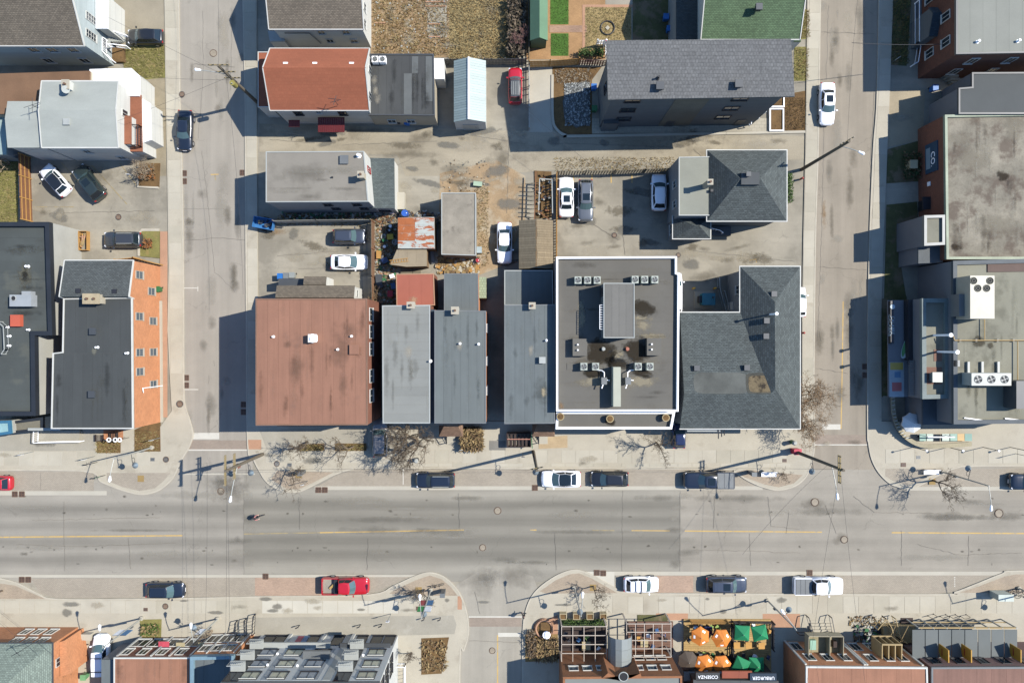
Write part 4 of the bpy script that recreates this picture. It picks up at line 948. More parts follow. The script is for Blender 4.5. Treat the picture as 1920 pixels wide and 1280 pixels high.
# ------------------------------------------------------------------ block west half
b = flat('flat_roofed_house', 'house with grey gravel flat roof and white end wall south of the lane', [(499, 285), (682, 284), (690, 378), (499, 379)], 6.5, w_grey, r_flatg, 0.05, m_lgry, 0.08)
for u in (0.57, 0.86): win(b, 'S', u, 4.6, 0.95, 0.9, m_blk); win(b, 'S', u+0.03, 2.4, 0.95, 0.9, m_blk)
A, C, nn = side(b, 'E'); MB().prism(off(ccw([tuple(A), tuple(A+nn*0.06), tuple(C+nn*0.06), tuple(C)]), 0), 0.01, 6.4).build('end_cladding', w_white, b.root)
win(b, 'E', 0.3, 4.4, 0.7, 1.2, P('red_frame', S(170, 60, 60)), proud=0.16)
roofvent(b, 645, 299, 6.5, 0.95, m_gry, 0.25, 'roof_hatch'); pipe(b, 671, 290, 6.5, 0.14, 0.5); pipe(b, 622, 332, 6.5, 0.07, 0.2, m_blk)
chimney(b, 676, 327, 6.5, 0.6, 0.6, 1.4, w_beige); stain(575, 325, 6.53, 40, 24, STAIN('flat_roof_soil', S(122, 116, 108), 0.38, 1.0, 0.5), b.root)
e = flat('', '', [(691, 296), (739, 297), (740, 391), (692, 390)], 3.3, w_white, shin('blue_grey_shingle', S(106, 116, 118)), parent=b.root, over=0.1)
win(e, 'S', 0.5, 1.2, 1.4, 0.7, m_blk); e.root = b.root
MB().bx(*(lambda p, q: (p.x, q.x, q.y, p.y))(W(742, 360, 1), W(758, 392, 1)), 0, 0.9).build('step', m_conc2, b.root)
# garage, rusty shed and lean-to in the cluttered yard
b = flat('garage', 'low garage with weathered pale roof beside the dirt lane', [(828, 362), (892, 362), (892, 479), (828, 477)], 3.0, w_block, r_garage, 0.08, m_lgry, 0.08, cat='garage')
b = flat('rusty_shed', 'shed with rust streaked white tin roof in the cluttered yard', [(746, 408), (814, 407), (815, 466), (747, 466)], 2.7, w_wood, m_lgry, cat='shed')
def RUST():
    m, t, bb = nodes('rusty_tin'); tc = t.nodes.new('ShaderNodeTexCoord'); uv = tc.outputs['UV']
    n1 = noise(t, mapping(t, uv, (0.5, 1.7, 1)), 1.1, 7, 0.68); n2 = noise(t, uv, 3.0, 6)
    k = mapr(t, n1, 0.50, 0.53, 0, 1)
    c = mixc(t, k, scalec(t, S(206, 212, 210), mapr(t, n2, 0.3, 0.7, 0.92, 1.06)), scalec(t, S(188, 106, 62), mapr(t, n2, 0.3, 0.7, 0.75, 1.2)))
    t.links.new(c, bb.inputs['Base Color']); bb.inputs['Roughness'].default_value = 0.8; MATS['rusty_tin'] = m; return m
m_rust = RUST(); m_rusty = M('rust_sheet', S(190, 112, 66), 0.85, 0.2, 1.2, 0.2, 9, blot=(S(210, 206, 196), 1.4, 0.56, 0.8))
for i in range(4):
    for j in range(2):
        x0, x1 = 746+j*32, 746+(j+1)*32+(4 if j else 0); y0, y1 = 408+i*14.5, 408+(i+1)*14.5
        MB().prism(PX(rect(x0+0.2, y0+0.2, x1-0.2, y1-0.2), 2.72), 2.69, 2.72+R.uniform(0, 0.02)).build('roof_sheet', m_rusty if (j == 0 and i < 3) else m_rust, b.root)
b = flat('lean_to', 'lean-to with patched pale board roof below the rusty tin shed', [(745, 466), (800, 467), (800, 499), (762, 500), (732, 496)], 2.3, w_wood, M('lean_to_roof', S(176, 162, 140), 0.9, 0.14, 0.5, 0.12, 8), cat='shed')
sheets(b, [(748, 467), (798, 468), (798, 497), (745, 495)], 2.3, 3, 'x', MATS['lean_to_roof'])
# brown-roofed corner shop
b = flat('corner_building', 'large building with brown felt flat roof at the west street corner', [(480, 560), (688, 560), (689, 796), (480, 797)], 7.9, w_brick_r, r_brownm, 0.05, M('brown_edge', S(150, 116, 98), 0.8), 0.12)
sheets(b, [(481, 561), (687, 561), (688, 795), (481, 796)], 7.9, 10, 'x', r_brownm)
roofvent(b, 585, 634, 7.9, 0.85, m_wht2, 0.9, 'roof_fan'); pipe(b, 585, 634, 8.8, 0.22, 0.18)
for x, y in ((511, 631), (658, 630), (632, 655)): pipe(b, x, y, 7.9, 0.09, 0.35)
roofvent(b, 664, 655, 7.9, 1.05, r_brownm, 0.3, 'roof_hatch')
for x, y, a, c in ((556, 690, 14, 60), (640, 650, 22, 50), (642, 720, 10, 40), (655, 620, 20, 20), (540, 646, 8, 8)): stain(x, y, 7.945, a, c, STAIN('brown_roof_soil', S(122, 102, 90), 0.34, 1.0, 0.5), b.root)
for i, u in enumerate((0.12, 0.26, 0.40, 0.62, 0.78)): win(b, 'E', u, 5.0, 1.5, 1.8)
ledge(b, 'S', 0.05, 0.72, 2.6, 3.0, 0.7, M('canopy_brown', S(150, 112, 92), 0.8), 'canopy')
for u in (0.15, 0.35, 0.55, 0.85): win(b, 'S', u, 0.7, 2.0, 1.7)
nb = gable('', '', 519, 535, 665, 562, 4.6, 0.5, 'x', w_white, r_brownsh, 0.85, 0.1, parent=b.root); nb.root = b.root; win(nb, 'E', 0.5, 2.6, 0.8, 0.9)
gable('', '', 570, 518, 612, 537, 3.4, 0.3, 'x', w_white, r_brownsh, 0.8, 0.05, parent=b.root)
flat('', '', [(522, 522), (570, 522), (570, 536), (522, 536)], 2.4, w_wood, m_dgry, parent=b.root)
# three narrow buildings
b = flat('red_roofed_annex', 'annex with brick red flat roof below the lean-to', [(743, 514), (813, 513), (815, 572), (744, 574)], 4.0, w_brick_r, r_redf, 0.05, m_redp, 0.08)
sheets(b, [(744, 515), (812, 514), (813, 571), (745, 572)], 4.0, 3, 'x', r_redf)
stain(775, 562, 4.04, 9, 8, STAIN('peeling', S(220, 178, 150), 0.7, 0.6, 3.0), b.root)
b = flat('row_building', 'narrow building with pale grey seamed flat roof beside the brown roof', [(717, 573), (806, 572), (806, 793), (718, 793)], 7.2, w_brick_r, r_seam, 0.04, m_lgry, 0.10)
sheets(b, [(718, 574), (805, 573), (805, 792), (719, 792)], 7.2, 13, 'y', r_seam, gap=0.022)
chimney(b, 770, 572, 7.2, 0.75, 0.6, 0.7, w_beige); pipe(b, 806, 677, 7.2, 0.09, 0.4)
stain(767, 660, 7.24, 10, 16, st_lt, b.root); stain(770, 695, 7.243, 6, 34, STAIN('seam_roof_soil', S(126, 122, 114), 0.4, 1.0), b.root)
for u in (0.2, 0.45, 0.75): win(b, 'S', u, 4.2, 1.1, 1.7); win(b, 'S', u, 1.0, 1.1, 1.7)
flat('', '', [(807, 580), (815, 580), (815, 793), (807, 793)], 6.6, w_brick_r, M('gap_shade_blue', S(70, 84, 98), 0.8), parent=b.root)  # dark blue strip, the shaded gap between roofs painted as a surface
b = flat('row_building', 'narrow building with blue grey flat roof and orange brick east edge', [(815, 582), (911, 583), (911, 793), (815, 793)], 7.3, w_brick_o, r_blue, 0.05, m_gry, 0.10)
sheets(b, [(816, 583), (910, 584), (910, 792), (816, 792)], 7.3, 6, 'x', r_blue)
chimney(b, 853, 582, 7.3, 0.7, 0.7, 0.9, m_wht); pipe(b, 862, 644, 7.3, 0.09, 0.4); pipe(b, 897, 645, 7.3, 0.09, 0.4)
stain(862, 648, 7.345, 6, 14, st_lt, b.root)
for u in (0.2, 0.5, 0.75): win(b, 'S', u, 4.2, 1.2, 1.7); win(b, 'S', u, 1.0, 1.2, 1.9)
for u in (0.15, 0.45, 0.72): win(b, 'E', u, 4.4, 1.0, 1.7)
nb = flat('', '', [(833, 513), (896, 513), (897, 584), (833, 583)], 5.0, w_brick_o, r_blue2, 0.04, m_gry, 0.08, parent=b.root)
nb.root = b.root; sheets(nb, [(834, 514), (895, 514), (896, 578), (834, 578)], 5.0, 4, 'x', r_blue2)
b = flat('mint_shed', 'tiny shed with mint green scalloped roof between the narrow buildings', [(897, 519), (912, 520), (912, 559), (897, 559)], 2.6, w_wood, shin('mint_shingle', S(178, 194, 166), 0.1, 0.3, 0.3), cat='shed')
b = flat('row_building', 'narrow building with slate grey flat roof shaded by the white edged block', [(946, 572), (1040, 571), (1040, 793), (946, 794)], 7.2, w_brick_r, r_blue2, 0.04, m_gry, 0.10)
sheets(b, [(947, 573), (1039, 572), (1039, 792), (947, 793)], 7.2, 5, 'x', r_blue2)
chimney(b, 998, 573, 7.2, 0.6, 0.6, 0.8, w_beige); pipe(b, 1025, 638, 7.2, 0.09, 0.4); roofvent(b, 1017, 675, 7.2, 0.7, m_lgry, 0.5)
stain(995, 657, 7.245, 6, 14, st_lt, b.root); stain(1014, 735, 7.245, 16, 30, STAIN('slate_roof_soil', S(98, 102, 102), 0.4, 1.0), b.root); stain(1019, 735, 7.25, 6, 10, STAIN('slate_roof_peel', S(206, 192, 166), 0.7, 0.6, 3), b.root)
for u in (0.25, 0.7): win(b, 'S', u, 4.2, 1.3, 1.7)
nb = flat('', '', [(946, 507), (1036, 507), (1037, 572), (946, 572)], 4.2, w_brick_r, r_blue2, 0.05, m_lgry, 0.08, parent=b.root); nb.root = b.root
sheets(nb, [(947, 508), (1035, 508), (1035, 570), (947, 570)], 4.2, 4, 'x', r_blue2)
b = gable('wooden_shed', 'long shed with weathered grey board roof beside the white sedan', 973, 413, 1037, 504, 2.7, 0.7, 'y', w_wood, w_wood, 0.5, 0.1, cat='shed')
a, c = W(973, 504, 2.7), W(1037, 413, 2.7); xr = (a.x+c.x)/2
m_board = M('roof_board', S(140, 130, 112), 0.9, 0.16, 1.0, 0.16, 9, stretch=(1, 5, 1), orand=0.12); m_board2 = M('roof_board_pale', S(158, 142, 118), 0.9, 0.16, 1.0, 0.16, 9, stretch=(1, 5, 1), orand=0.12)  # east slope boards a paler tone than the west slope
for i in range(20):
    y0 = a.y+(c.y-a.y)*i/20; y1 = a.y+(c.y-a.y)*(i+1)/20-0.02
    for X, zz, X2, z2, mm in ((a.x, 2.73, xr-R.uniform(0, .1), 3.43, m_board), (xr+R.uniform(0, .12), 3.43, c.x, 2.73, m_board2)):
        tri_roof([(X, y0, zz), (X2, y0, z2), (X2, y1, z2), (X, y1, zz)], 0.05).build('roof_board', mm, b.root)
# ------------------------------------------------------------------ white edged block with roof plant
b = flat('apartment_block', 'tall block with dark flat roof and bright white parapet in the middle', [(1043, 483), (1267, 482), (1267, 512), (1272, 514), (1270, 770), (1043, 770)], 7.8, w_slate, r_cond, 0.42, m_wht2, 0.17)
BLK = b
sheets(b, [(1048, 488), (1263, 487), (1263, 766), (1048, 766)], 7.8, 12, 'y', r_cond)
fr = flat('', '', [(1043, 771), (1264, 771), (1258, 803), (1042, 803)], 6.5, w_slate, r_cond, 0.4, m_wht2, 0.22, parent=b.root); fr.root = b.root
for u in (0.15, 0.4, 0.65, 0.88): win(fr, 'S', u, 3.9, 2.0, 1.7, m_blk); win(fr, 'S', u, 0.8, 2.4, 2.2, m_blk)
ph = flat('', '', [(1132, 531), (1189, 531), (1189, 633), (1132, 633)], 10.3, w_dgrey, M('penthouse_felt', S(134, 132, 129), 0.85, 0.12, 0.3, 0.08, 8, orand=0.07), 0.06, m_lgry, 0.06, z0=7.8, parent=b.root); ph.root = b.root
sheets(ph, [(1134, 533), (1187, 533), (1187, 631), (1134, 631)], 10.3, 4, 'x', MATS['penthouse_felt'])
door(ph, 'W', 0.15, 0.9, 2.0, m_blk, 7.8)
ld = MB(); 
p0, p1 = W(1124, 572, 10), W(1124, 617, 10)
for i in range(11):
    y = p0.y+(p1.y-p0.y)*i/10; ld.tube((p0.x, y, 10.2), (p0.x+0.45, y, 10.2), 0.03, 5)
ld.tube((p0.x, p0.y, 10.2), (p0.x, p1.y, 10.2), 0.035, 5); ld.tube((p0.x+0.45, p0.y, 10.2), (p0.x+0.45, p1.y, 10.2), 0.035, 5)
ld.build('ladder', m_wht2, b.root)
for x0, x1, y in ((1075, 1100, 651), (1213, 1240, 650)):
    q = W((x0+x1)/2, y, 8.6); o = MB().rb((q.x, q.y, 7.78), 1.55, 1.85, 0.85).build('plant_housing', r_cond, b.root)
    for dy in (-5, 5): p = W((x0+x1)/2-4, y+dy, 8.9); MB().cyl((p.x, p.y, 8.6), 0.09, 0.3, 10).build('vent_pipe', m_wht2, o)
for x, y, mm in ((1132, 654, m_lgry), (1177, 654, P('red_cap', S(196, 120, 96)))): pipe(b, x, y, 7.8, 0.16, 0.35, mm)
for x, y in ((1051, 781), (1144, 785), (1249, 783)):
    p = W(x, y, 7.2); o = MB().tube((p.x, p.y, 6.45), (p.x, p.y, 7.15), 0.34, 14, 0.42).build('planter', P('buff_pot', S(196, 176, 132)), b.root)
    MB().cyl((p.x, p.y, 7.1), 0.33, 0.06, 14).build('soil', m_brown, o)
MB().bx(W(1150, 0, 9.2).x, W(1164, 0, 9.2).x, W(0, 762, 9.2).y, W(0, 688, 9.2).y, 7.82, 9.2).build('duct_housing', M('duct_housing_pale', S(206, 208, 194), 0.8, 0.08, 0.4, 0.06, 8), b.root)
st_wet = STAIN('roof_ponding', S(66, 60, 52), 0.85, 0.45, 0.7); st_pale = STAIN('roof_silt', S(182, 172, 152), 0.7, 0.6, 1.2)
for x, y, a, c, mm in ((1124, 662, 34, 28, st_wet), (1192, 660, 32, 28, st_wet), (1160, 680, 30, 12, st_wet), (1110, 700, 22, 8, st_wet), (1205, 700, 22, 9, st_wet), (1157, 665, 16, 12, st_pale), (1207, 578, 20, 18, st_wet), (1206, 610, 16, 12, st_pale), (1205, 596, 20, 6, st_pale), (1090, 590, 8, 40, st_pale), (1052, 760, 6, 8, st_rust), (1120, 715, 40, 12, st_pale), (1200, 715, 40, 12, st_pale), (1220, 630, 30, 6, st_pale), (1145, 790, 10, 8, st_wet)):
    stain(x, y, 7.838 if y < 770 else 6.53, a, c, mm, b.root)
for i, (x0, x1, y) in enumerate(((1063, 1098, 687), (1210, 1248, 687))): MB().prism(PX(rect(x0, y-6, x1, y+6), 7.86), 7.8, 7.86).build('roof_curb', r_cond, b.root)

# air conditioners standing on roofs
def ac_unit(px, py, z, w, d, h, label, group, fan=0.38, mat=None, nf=1, axis='x'):
    p = W(px, py, z+h); t = thing('air_conditioner', label, 'air conditioner', (p.x, p.y, z), 0, group)
    m = mat or P('ac_casing', S(206, 214, 206), 0.5)
    k = MB(); k.bx(-w/2, w/2, -d/2, d/2, 0.06, h); k.bx(-w/2+0.04, w/2-0.04, -d/2+0.04, d/2-0.04, 0, 0.06); k.build('casing', m, t, world=False)
    for i in range(nf):
        o = (i-(nf-1)/2)*(w/nf if axis == 'x' else d/nf); cx, cy = (o, 0) if axis == 'x' else (0, o)
        MB().cyl((cx, cy, h), fan, 0.015, 20).build('fan_well', m_dark, t, world=False)
        f = MB(); f.ring((cx, cy, h+0.03), fan, 0.025, 20, 4); f.ring((cx, cy, h+0.035), fan*0.55, 0.012, 14, 4)
        for q in range(6): a = q*math.pi/3; f.tube((cx, cy, h+0.03), (cx+math.cos(a)*fan, cy+math.sin(a)*fan, h+0.03), 0.01, 4)
        g_ = f.build('fan_guard', m_lgry, t, world=False)
        bl = MB(); bl.cyl((cx, cy, h+0.016), fan*0.26, 0.03, 10)
        for q in range(4):
            a = q*math.pi/2+0.4; u, v = Vector((math.cos(a), math.sin(a), 0)), Vector((-math.sin(a), math.cos(a), 0)); c0 = Vector((cx, cy, h+0.02))
            bl.add([c0+u*fan*0.2-v*fan*0.1, c0+u*fan*0.9-v*fan*0.28, c0+u*fan*0.9+v*fan*0.28+Vector((0, 0, 0.02)), c0+u*fan*0.2+v*fan*0.1+Vector((0, 0, 0.02))], [(0, 1, 2, 3)])
        bl.build('fan', m_gry, t, world=False)
    return t
pos = ['west', 'middle', 'east']
for i, x in enumerate((1084, 1102, 1120)): ac_unit(x, 525, 7.8, 0.72, 0.78, 0.9, f'{pos[i]} unit of three air conditioners at the north west of the white edged roof', 'air conditioners on the white edged roof', 0.3)
for i, x in enumerate((1191, 1209, 1228)): ac_unit(x, 524, 7.8, 0.72, 0.78, 0.9, f'{pos[i]} unit of three air conditioners at the north east of the white edged roof', 'air conditioners on the white edged roof', 0.3)
for i, x in enumerate((1095, 1117)): ac_unit(x, 687, 7.8, 0.72, 0.78, 0.9, f'{("outer", "inner")[i]} air conditioner left of the long pale duct on the white edged roof', 'air conditioners on the white edged roof', 0.3)
for i, x in enumerate((1197, 1219)): ac_unit(x, 687, 7.8, 0.72, 0.78, 0.9, f'{("inner", "outer")[i]} air conditioner right of the long pale duct on the white edged roof', 'air conditioners on the white edged roof', 0.3)
for x, lab in ((1133, 'left'), (1178, 'right')):
    p = W(x, 714, 8.8); t = thing('exhaust_fan', f'grey box exhaust with white pipes {lab} of the long pale duct', 'exhaust fan', (p.x, p.y, 7.8))
    MB().rb((0, 0, 0.5), 0.6, 0.75, 0.5).build('housing', m_gry, t, world=False)
    k = MB(); k.path([(0.05, 0.4, 0.6), (0.05, 0.9, 0.6), (-0.2, 1.1, 0.4), (-0.7, 1.15, 0.2)] if x < 1150 else [(0, 0.4, 0.6), (0, 0.9, 0.6), (0.3, 1.1, 0.4), (0.7, 1.15, 0.2)], 0.06, 6)
    k.tube((-0.1, -0.35, 0.8), (-0.25, -0.8, 0.8), 0.07); k.tube((0.25, 0.1, 0.8), (0.6, 0.05, 0.8), 0.06); k.build('pipe', m_wht2, t, world=False)
    l = MB()
    for sx in (-0.25, 0.25):
        for sy in (-0.3, 0.3): l.cyl((sx, sy, 0), 0.03, 0.5, 6)
    l.build('leg', m_blk, t, world=False)
for x, lab in ((703, 'left'), (717, 'right')): ac_unit(x, 111, 3.6, 0.72, 0.7, 0.75, f'{lab} of two white air conditioners on the patched black roof', 'air conditioners on the black roof', 0.28, m_wht2)
p = W(38, 560, 6.2); t = thing('rooftop_unit', 'grey rooftop unit with round fan on the left edge dark roof', 'air conditioner', (p.x, p.y, 5.2))
k = MB(); k.bx(-1.2, 1.2, -0.85, 0.45, 0, 1.0); k.bx(0, 1.0, 0.45, 0.85, 0, 0.8); k.build('casing', P('unit_grey', S(182, 188, 196)), t, world=False)
MB().cyl((-0.75, 0.05, 1.0), 0.26, 0.02, 16).build('fan_well', m_dark, t, world=False); k = MB(); k.ring((-0.75, 0.05, 1.03), 0.27, 0.03); k.build('fan_guard', m_lgry, t, world=False)

# ------------------------------------------------------------------ grey shingle corner house (L-shaped hip roof)
b = newb('corner_house', 'corner building with dark grey shingle hip roof and burnt patch', 'building', [(1275, 500), (1500, 803)], 5.8)
hip(b, 1388, 500, 1500, 803, 5.6, (1453, 566), (1454, 728), 7.7, r_dksh, w_grey, 0.35, trim=m_wht)
win(b, 'W', 0.12, 3.2, 1.0, 1.4); door(b, 'W', 0.22, mat=m_wht); win(b, 'E', 0.5, 2.5, 1.0, 1.4); win(b, 'S', 0.5, 2.8, 1.6, 1.5)
a, c = W(1275, 803, 5.6), W(1440, 586, 5.6); yr = W(0, 738, 7.5).y
tri_roof([(a.x, a.y, 5.6), (c.x, a.y, 5.6), (c.x, yr, 7.45), (a.x, yr, 7.45)]).build('roof', r_dksh, b.root)
tri_roof([(a.x, yr, 7.45), (c.x, yr, 7.45), (c.x, c.y, 5.6), (a.x, c.y, 5.6)]).build('roof', r_dksh, b.root)
xe = W(1396, 0, 5.6).x; wp = [(a.x+0.2, a.y+0.42), (xe, a.y+0.42), (xe, c.y-0.35), (a.x+0.2, c.y-0.35)]
wl = MB().prism(wp, 0, 5.48, top=False); wl.add([(a.x+0.2, a.y+0.42, 5.48), (a.x+0.2, c.y-0.35, 5.48), (a.x+0.2, yr, 7.25)], [(2, 1, 0)]); wl.build('wall', w_grey, b.root)
k = MB(); k.beam((a.x-0.05, c.y+0.05, 5.5), (W(1388, 0, 5.6).x, c.y+0.05, 5.5), 0.12, 0.16); k.beam((a.x-0.05, a.y-0.05, 5.5), (W(1388, 0, 5.6).x, a.y-0.05, 5.5), 0.12, 0.16); k.build('gutter', m_wht, b.root)
def rs_patch(x0, y0, x1, y1, f, mat, nm):
    """patch lying on the north slope of the west wing"""
    def zz(Y): return 5.6 + (c.y-Y)/(c.y-yr)*1.85
    out = []
    for i in range(16):
        t_ = 2*math.pi*i/16; px = (x0+x1)/2+(x1-x0)/2*math.copysign(abs(math.cos(t_))**0.4, math.cos(t_)); py = (y0+y1)/2+(y1-y0)/2*math.copysign(abs(math.sin(t_))**0.4, math.sin(t_))
        q = W(px, py, 7.2); out.append((q.x, q.y, zz(q.y)+f))
    return MB().add(out, [tuple(range(16))][::1]).build(nm, mat, b.root)
rs_patch(1300, 698, 1404, 738, 0.008, M('sooty_shingle', S(106, 109, 107), 0.95, 0.34, 0.35, 0.14, 9), 'soot_patch')
rs_patch(1398, 699, 1451, 738, 0.012, M('scorched_grey', S(86, 86, 80), 0.95, 0.3, 0.7, 0.2, 8), 'scorched_patch')
rs_patch(1403, 704, 1449, 735, 0.020, M('bare_deck', S(126, 112, 88), 0.95, 0.35, 1.3, 0.3, 7, blot=(S(52, 44, 36), 1.1, 0.50, 0.95)), 'burnt_patch')
for x, y, z in ((1307, 690, 6.75), (1401, 689, 6.75), (1437, 630, 6.95), (1452, 551, 7.0), (1438, 601, 6.95)): roofvent(b, x, y, z, 0.6, m_dgry, 0.5)
p = W(1456, 588, 9.2); k = MB().cyl((p.x, p.y, 7.3), 0.1, 1.9, 10); k.cyl((p.x, p.y, 9.1), 0.18, 0.2, 12); k.build('flue', m_wht2, b.root)
# fence arms above the pavement
for x in (1347, 1353, 1358): MB().beam(W(x, 806, 4.6), W(x, 822-(x-1347)*0.6, 4.4), 0.10, 0.1).build('sign_bracket', m_blk, b.root)
p = W(1287, 806, 4.2); q = W(1350, 806, 4.2); MB().beam((p.x, p.y, 4.3), (q.x, q.y, 4.3), 0.25, 0.5).build('fascia_sign', m_lgry, b.root)

# ------------------------------------------------------------------ north-east part of the block
b = newb('apartment_house', 'three storey charcoal house with large blended grey shingle roof', 'building', [(1137, 75), (1490, 187)], 11)
ne = [(1137, 76), (1483, 73), (1490, 181), (1140, 187)]
zN, zS = 11.6, 11.0
q = [W(*ne[0], zN), W(*ne[1], zN), W(*ne[2], zS), W(*ne[3], zS)]
tri_roof([q[3], q[2], q[1], q[0]], 0.25).build('roof', r_ltsh, b.root)
b.poly = off(ccw([tuple(v)[:2] for v in q]), 0.55); b.h = 11
b.wall = MB().prism(b.poly, 0, 10.8, top=False).build('wall', w_dgrey, b.root)
for u in (0.13, 0.76):
    for z in (8.6, 5.6, 2.6): win(b, 'S', u, z, 1.7, 1.1, m_blk, m_glass if u < 0.5 else m_glassl)
ledge(b, 'S', 0.38, 0.58, 0.3, 10.7, 0.05, M('taupe_panel', S(128, 124, 114), 0.8), 'wall_panel')
for u in (0.45, 0.9): door(b, 'S', u)
for u in (0.5,): win(b, 'W', u, 5.5, 1.0, 1.5, m_blk)
for x, y in ((1238, 160), (1386, 156)): roofvent(b, x, y, 11.2, 0.8, m_dgry, 0.5)
pipe(b, 1236, 143, 11.3, 0.1, 0.5, m_blk)
b2_ = flat('', '', [(1132, 200), (1160, 200), (1160, 232), (1132, 232)], 2.8, w_dgrey, m_dgry, parent=b.root)
rail(b.root, [(1130, 219), (1130, 236), (1158, 238)], 0.05, 1.1, 0.3, m_blk)
for i, (x, y) in enumerate(((1420, 211), (1433, 199), (1405, 222))):
    rail(b.root, [(x-6, y), (x+4, y), (x+4, y+10)], 0.4, 0.9, 0.25, m_wht2)
gh = gable('house', 'house with green shingle roof at the top edge beside the east street', 1314, -120, 1500, 74, 6.2, 2.2, 'x', w_white, r_greensh, 0.5, 0.25, trim=m_wht)
roofvent(gh, 1424, 12, 7.6, 0.7, m_dgry, 0.6)
flat('', '', [(1470, 70), (1500, 62), (1502, 78), (1484, 78)], 3.0, w_white, r_greensh, parent=gh.root)
flat('', '', [(1268, -60), (1314, -60), (1316, 76), (1268, 76)], 4.0, w_grey, r_greysh, parent=gh.root)
gs = gable('garden_shed', 'narrow garden shed with green roof at the left of the garden', 994, -40, 1027, 76, 2.4, 0.8, 'y', M('green_boards', S(110, 140, 110), 0.8), M('green_roof_felt', S(112, 150, 122), 0.8, 0.1, 0.5, 0.06, 9), 0.52, 0.12, cat='shed')
# hip-roofed house with pale flat rear wing
b = newb('house', 'house with dark hip shingle roof and pale flat west wing', 'house', [(1258, 282), (1475, 448)], 5)
p, q = W(1390, 334, 8.0), W(1424, 335, 8.0)
hip(b, 1326, 282, 1475, 414, 5.6, (1388, 335), (1426, 335), 8.0, r_dksh, w_dgrey, 0.35, trim=m_wht)
MB().prism(PX([(1390, 323), (1424, 323), (1424, 346), (1390, 346)], 8.06), 7.5, 8.06).build('roof_deck', P('deck_grey', S(92, 96, 100), 0.9), b.root)
roofvent(b, 1404, 326, 8.05, 0.5, m_dgry, 0.45)
fl = flat('', '', [(1273, 295), (1334, 294), (1341, 303), (1341, 395), (1335, 404), (1273, 404)], 5.7, w_grey, M('pale_rubber_roof', S(164, 166, 156), 0.85, 0.12, 0.25, 0.06, 8), 0.06, m_lgry, 0.08, parent=b.root); fl.root = b.root
win(fl, 'W', 0.4, 3.2, 0.9, 1.3); win(fl, 'W', 0.75, 3.2, 0.9, 1.3)
chimney(b, 1332, 341, 5.7, 0.5, 0.5, 2.2, w_beige); roofvent(b, 1335, 357, 5.7, 0.3, m_blk, 0.4)
hb = Bd(); hb.root = b.root; hb.z0 = 0
hip(hb, 1262, 405, 1332, 447, 3.4, (1304, 424), (1312, 424), 4.8, r_dksh, w_grey, 0.2, trim=m_wht); win(hb, 'W', 0.5, 1.2, 1.2, 1.4)
rail(b.root, [(1334, 428), (1350, 432), (1356, 436)], 0.4, 0.9, 0.3, m_wht2)
p = W(1372, 441, 0.9); q = W(1336, 424, 0.9); MB().bx(q.x, p.x, p.y, q.y, 0, 0.6).build('landing', m_dgry, b.root)

# ------------------------------------------------------------------ east side of the east street
b = flat('brick_apartments', 'dark red brick apartments with grey flat roof in the top right corner', [(1792, -120), (2000, -120), (2000, 98), (1792, 102)], 7.0, w_brick_d, M('grey_flat_roof', S(160, 162, 156), 0.9, 0.08, 0.3, 0.06, 8, orand=0.04), 0.10, m_dgry, 0.15)
sheets(b, [(1794, -100), (1990, -100), (1990, 96), (1794, 99)], 7.0, 8, 'x', MATS['grey_flat_roof'])
for u in (0.35, 0.62, 0.84):
    for z in (4.6, 1.6): win(b, 'W', u, z, 1.0, 1.5)
for u in (0.25, 0.6): win(b, 'S', u, 4.4, 1.0, 1.5); win(b, 'S', u, 1.4, 1.0, 1.5)
pipe(b, 1837, 76, 7.0, 0.12, 0.4); pipe(b, 1913, 75, 7.0, 0.12, 0.4)
po = gable('', '', 1742, 14, 1772, 68, 3.8, 0.8, 'x', w_dgrey, shin('blue_dark_shingle', S(70, 86, 100)), 0.3, 0.1, parent=b.root)
rail(b.root, [(1724, 0), (1724, 78), (1740, 70)], 0.9, 1.0, 0.4, m_wht2, False); rail(b.root, [(1727, 84), (1722, 116), (1715, 120)], 0.2, 0.9, 0.5, m_wht2, False)
MB().prism(PX([(1716, -40), (1742, -40), (1742, 80), (1716, 82)], 0.8), 0, 0.8).build('porch_deck', m_gry, b.root)
for i in range(4): MB().prism(PX(rect(1778+i*2, 134+i*6, 1796+i*2, 138+i*6), 1.6-i*0.3), 0, 1.6-i*0.3).build('step', m_concg, b.root)
b = flat('dark_roofed_building', 'dark grey flat roofed building stepping beside the blotchy tar roof', [(1822, 137), (2000, 136), (2000, 214), (1797, 214), (1797, 166), (1822, 164)], 5.4, w_slate, M('dark_grey_deck', S(98, 102, 104), 0.9, 0.08, 0.3, 0.06, 8), 0.10, m_dgry, 0.15)
b = flat('tar_roofed_building', 'brick building with large blotchy tar roof and pale metal edge on the right', [(1770, 217), (2000, 213), (2000, 486), (1773, 486)], 5.0, w_brick_r, r_tar, 0.22, M('verdigris_edge', S(170, 182, 160), 0.6), 0.25)
stain(1794, 463, 5.04, 12, 8, STAIN('tar_spot', S(70, 62, 54), 0.7), b.root); stain(1880, 330, 5.04, 12, 12, STAIN('tar_spot', S(70, 62, 54), 0.7), b.root)
for x, y, a, c in ((1830, 300, 40, 30), (1870, 420, 50, 30), (1800, 260, 24, 14), (1900, 240, 20, 30)): stain(x, y, 5.045, a, c, STAIN('tar_pale', S(176, 168, 154), 0.5, 0.8, 0.6), b.root)
A, C, nn = side(b, 'W'); d = (C-A).normalized(); L = (C-A).length
mu = MB(); wbox(mu, A, d, nn, L*0.15, L*0.36, 0, 0.12, 1.6, 3.9); mur = mu.build('mural_sign', P('mural_blue', S(44, 84, 116), 0.6), b.root)
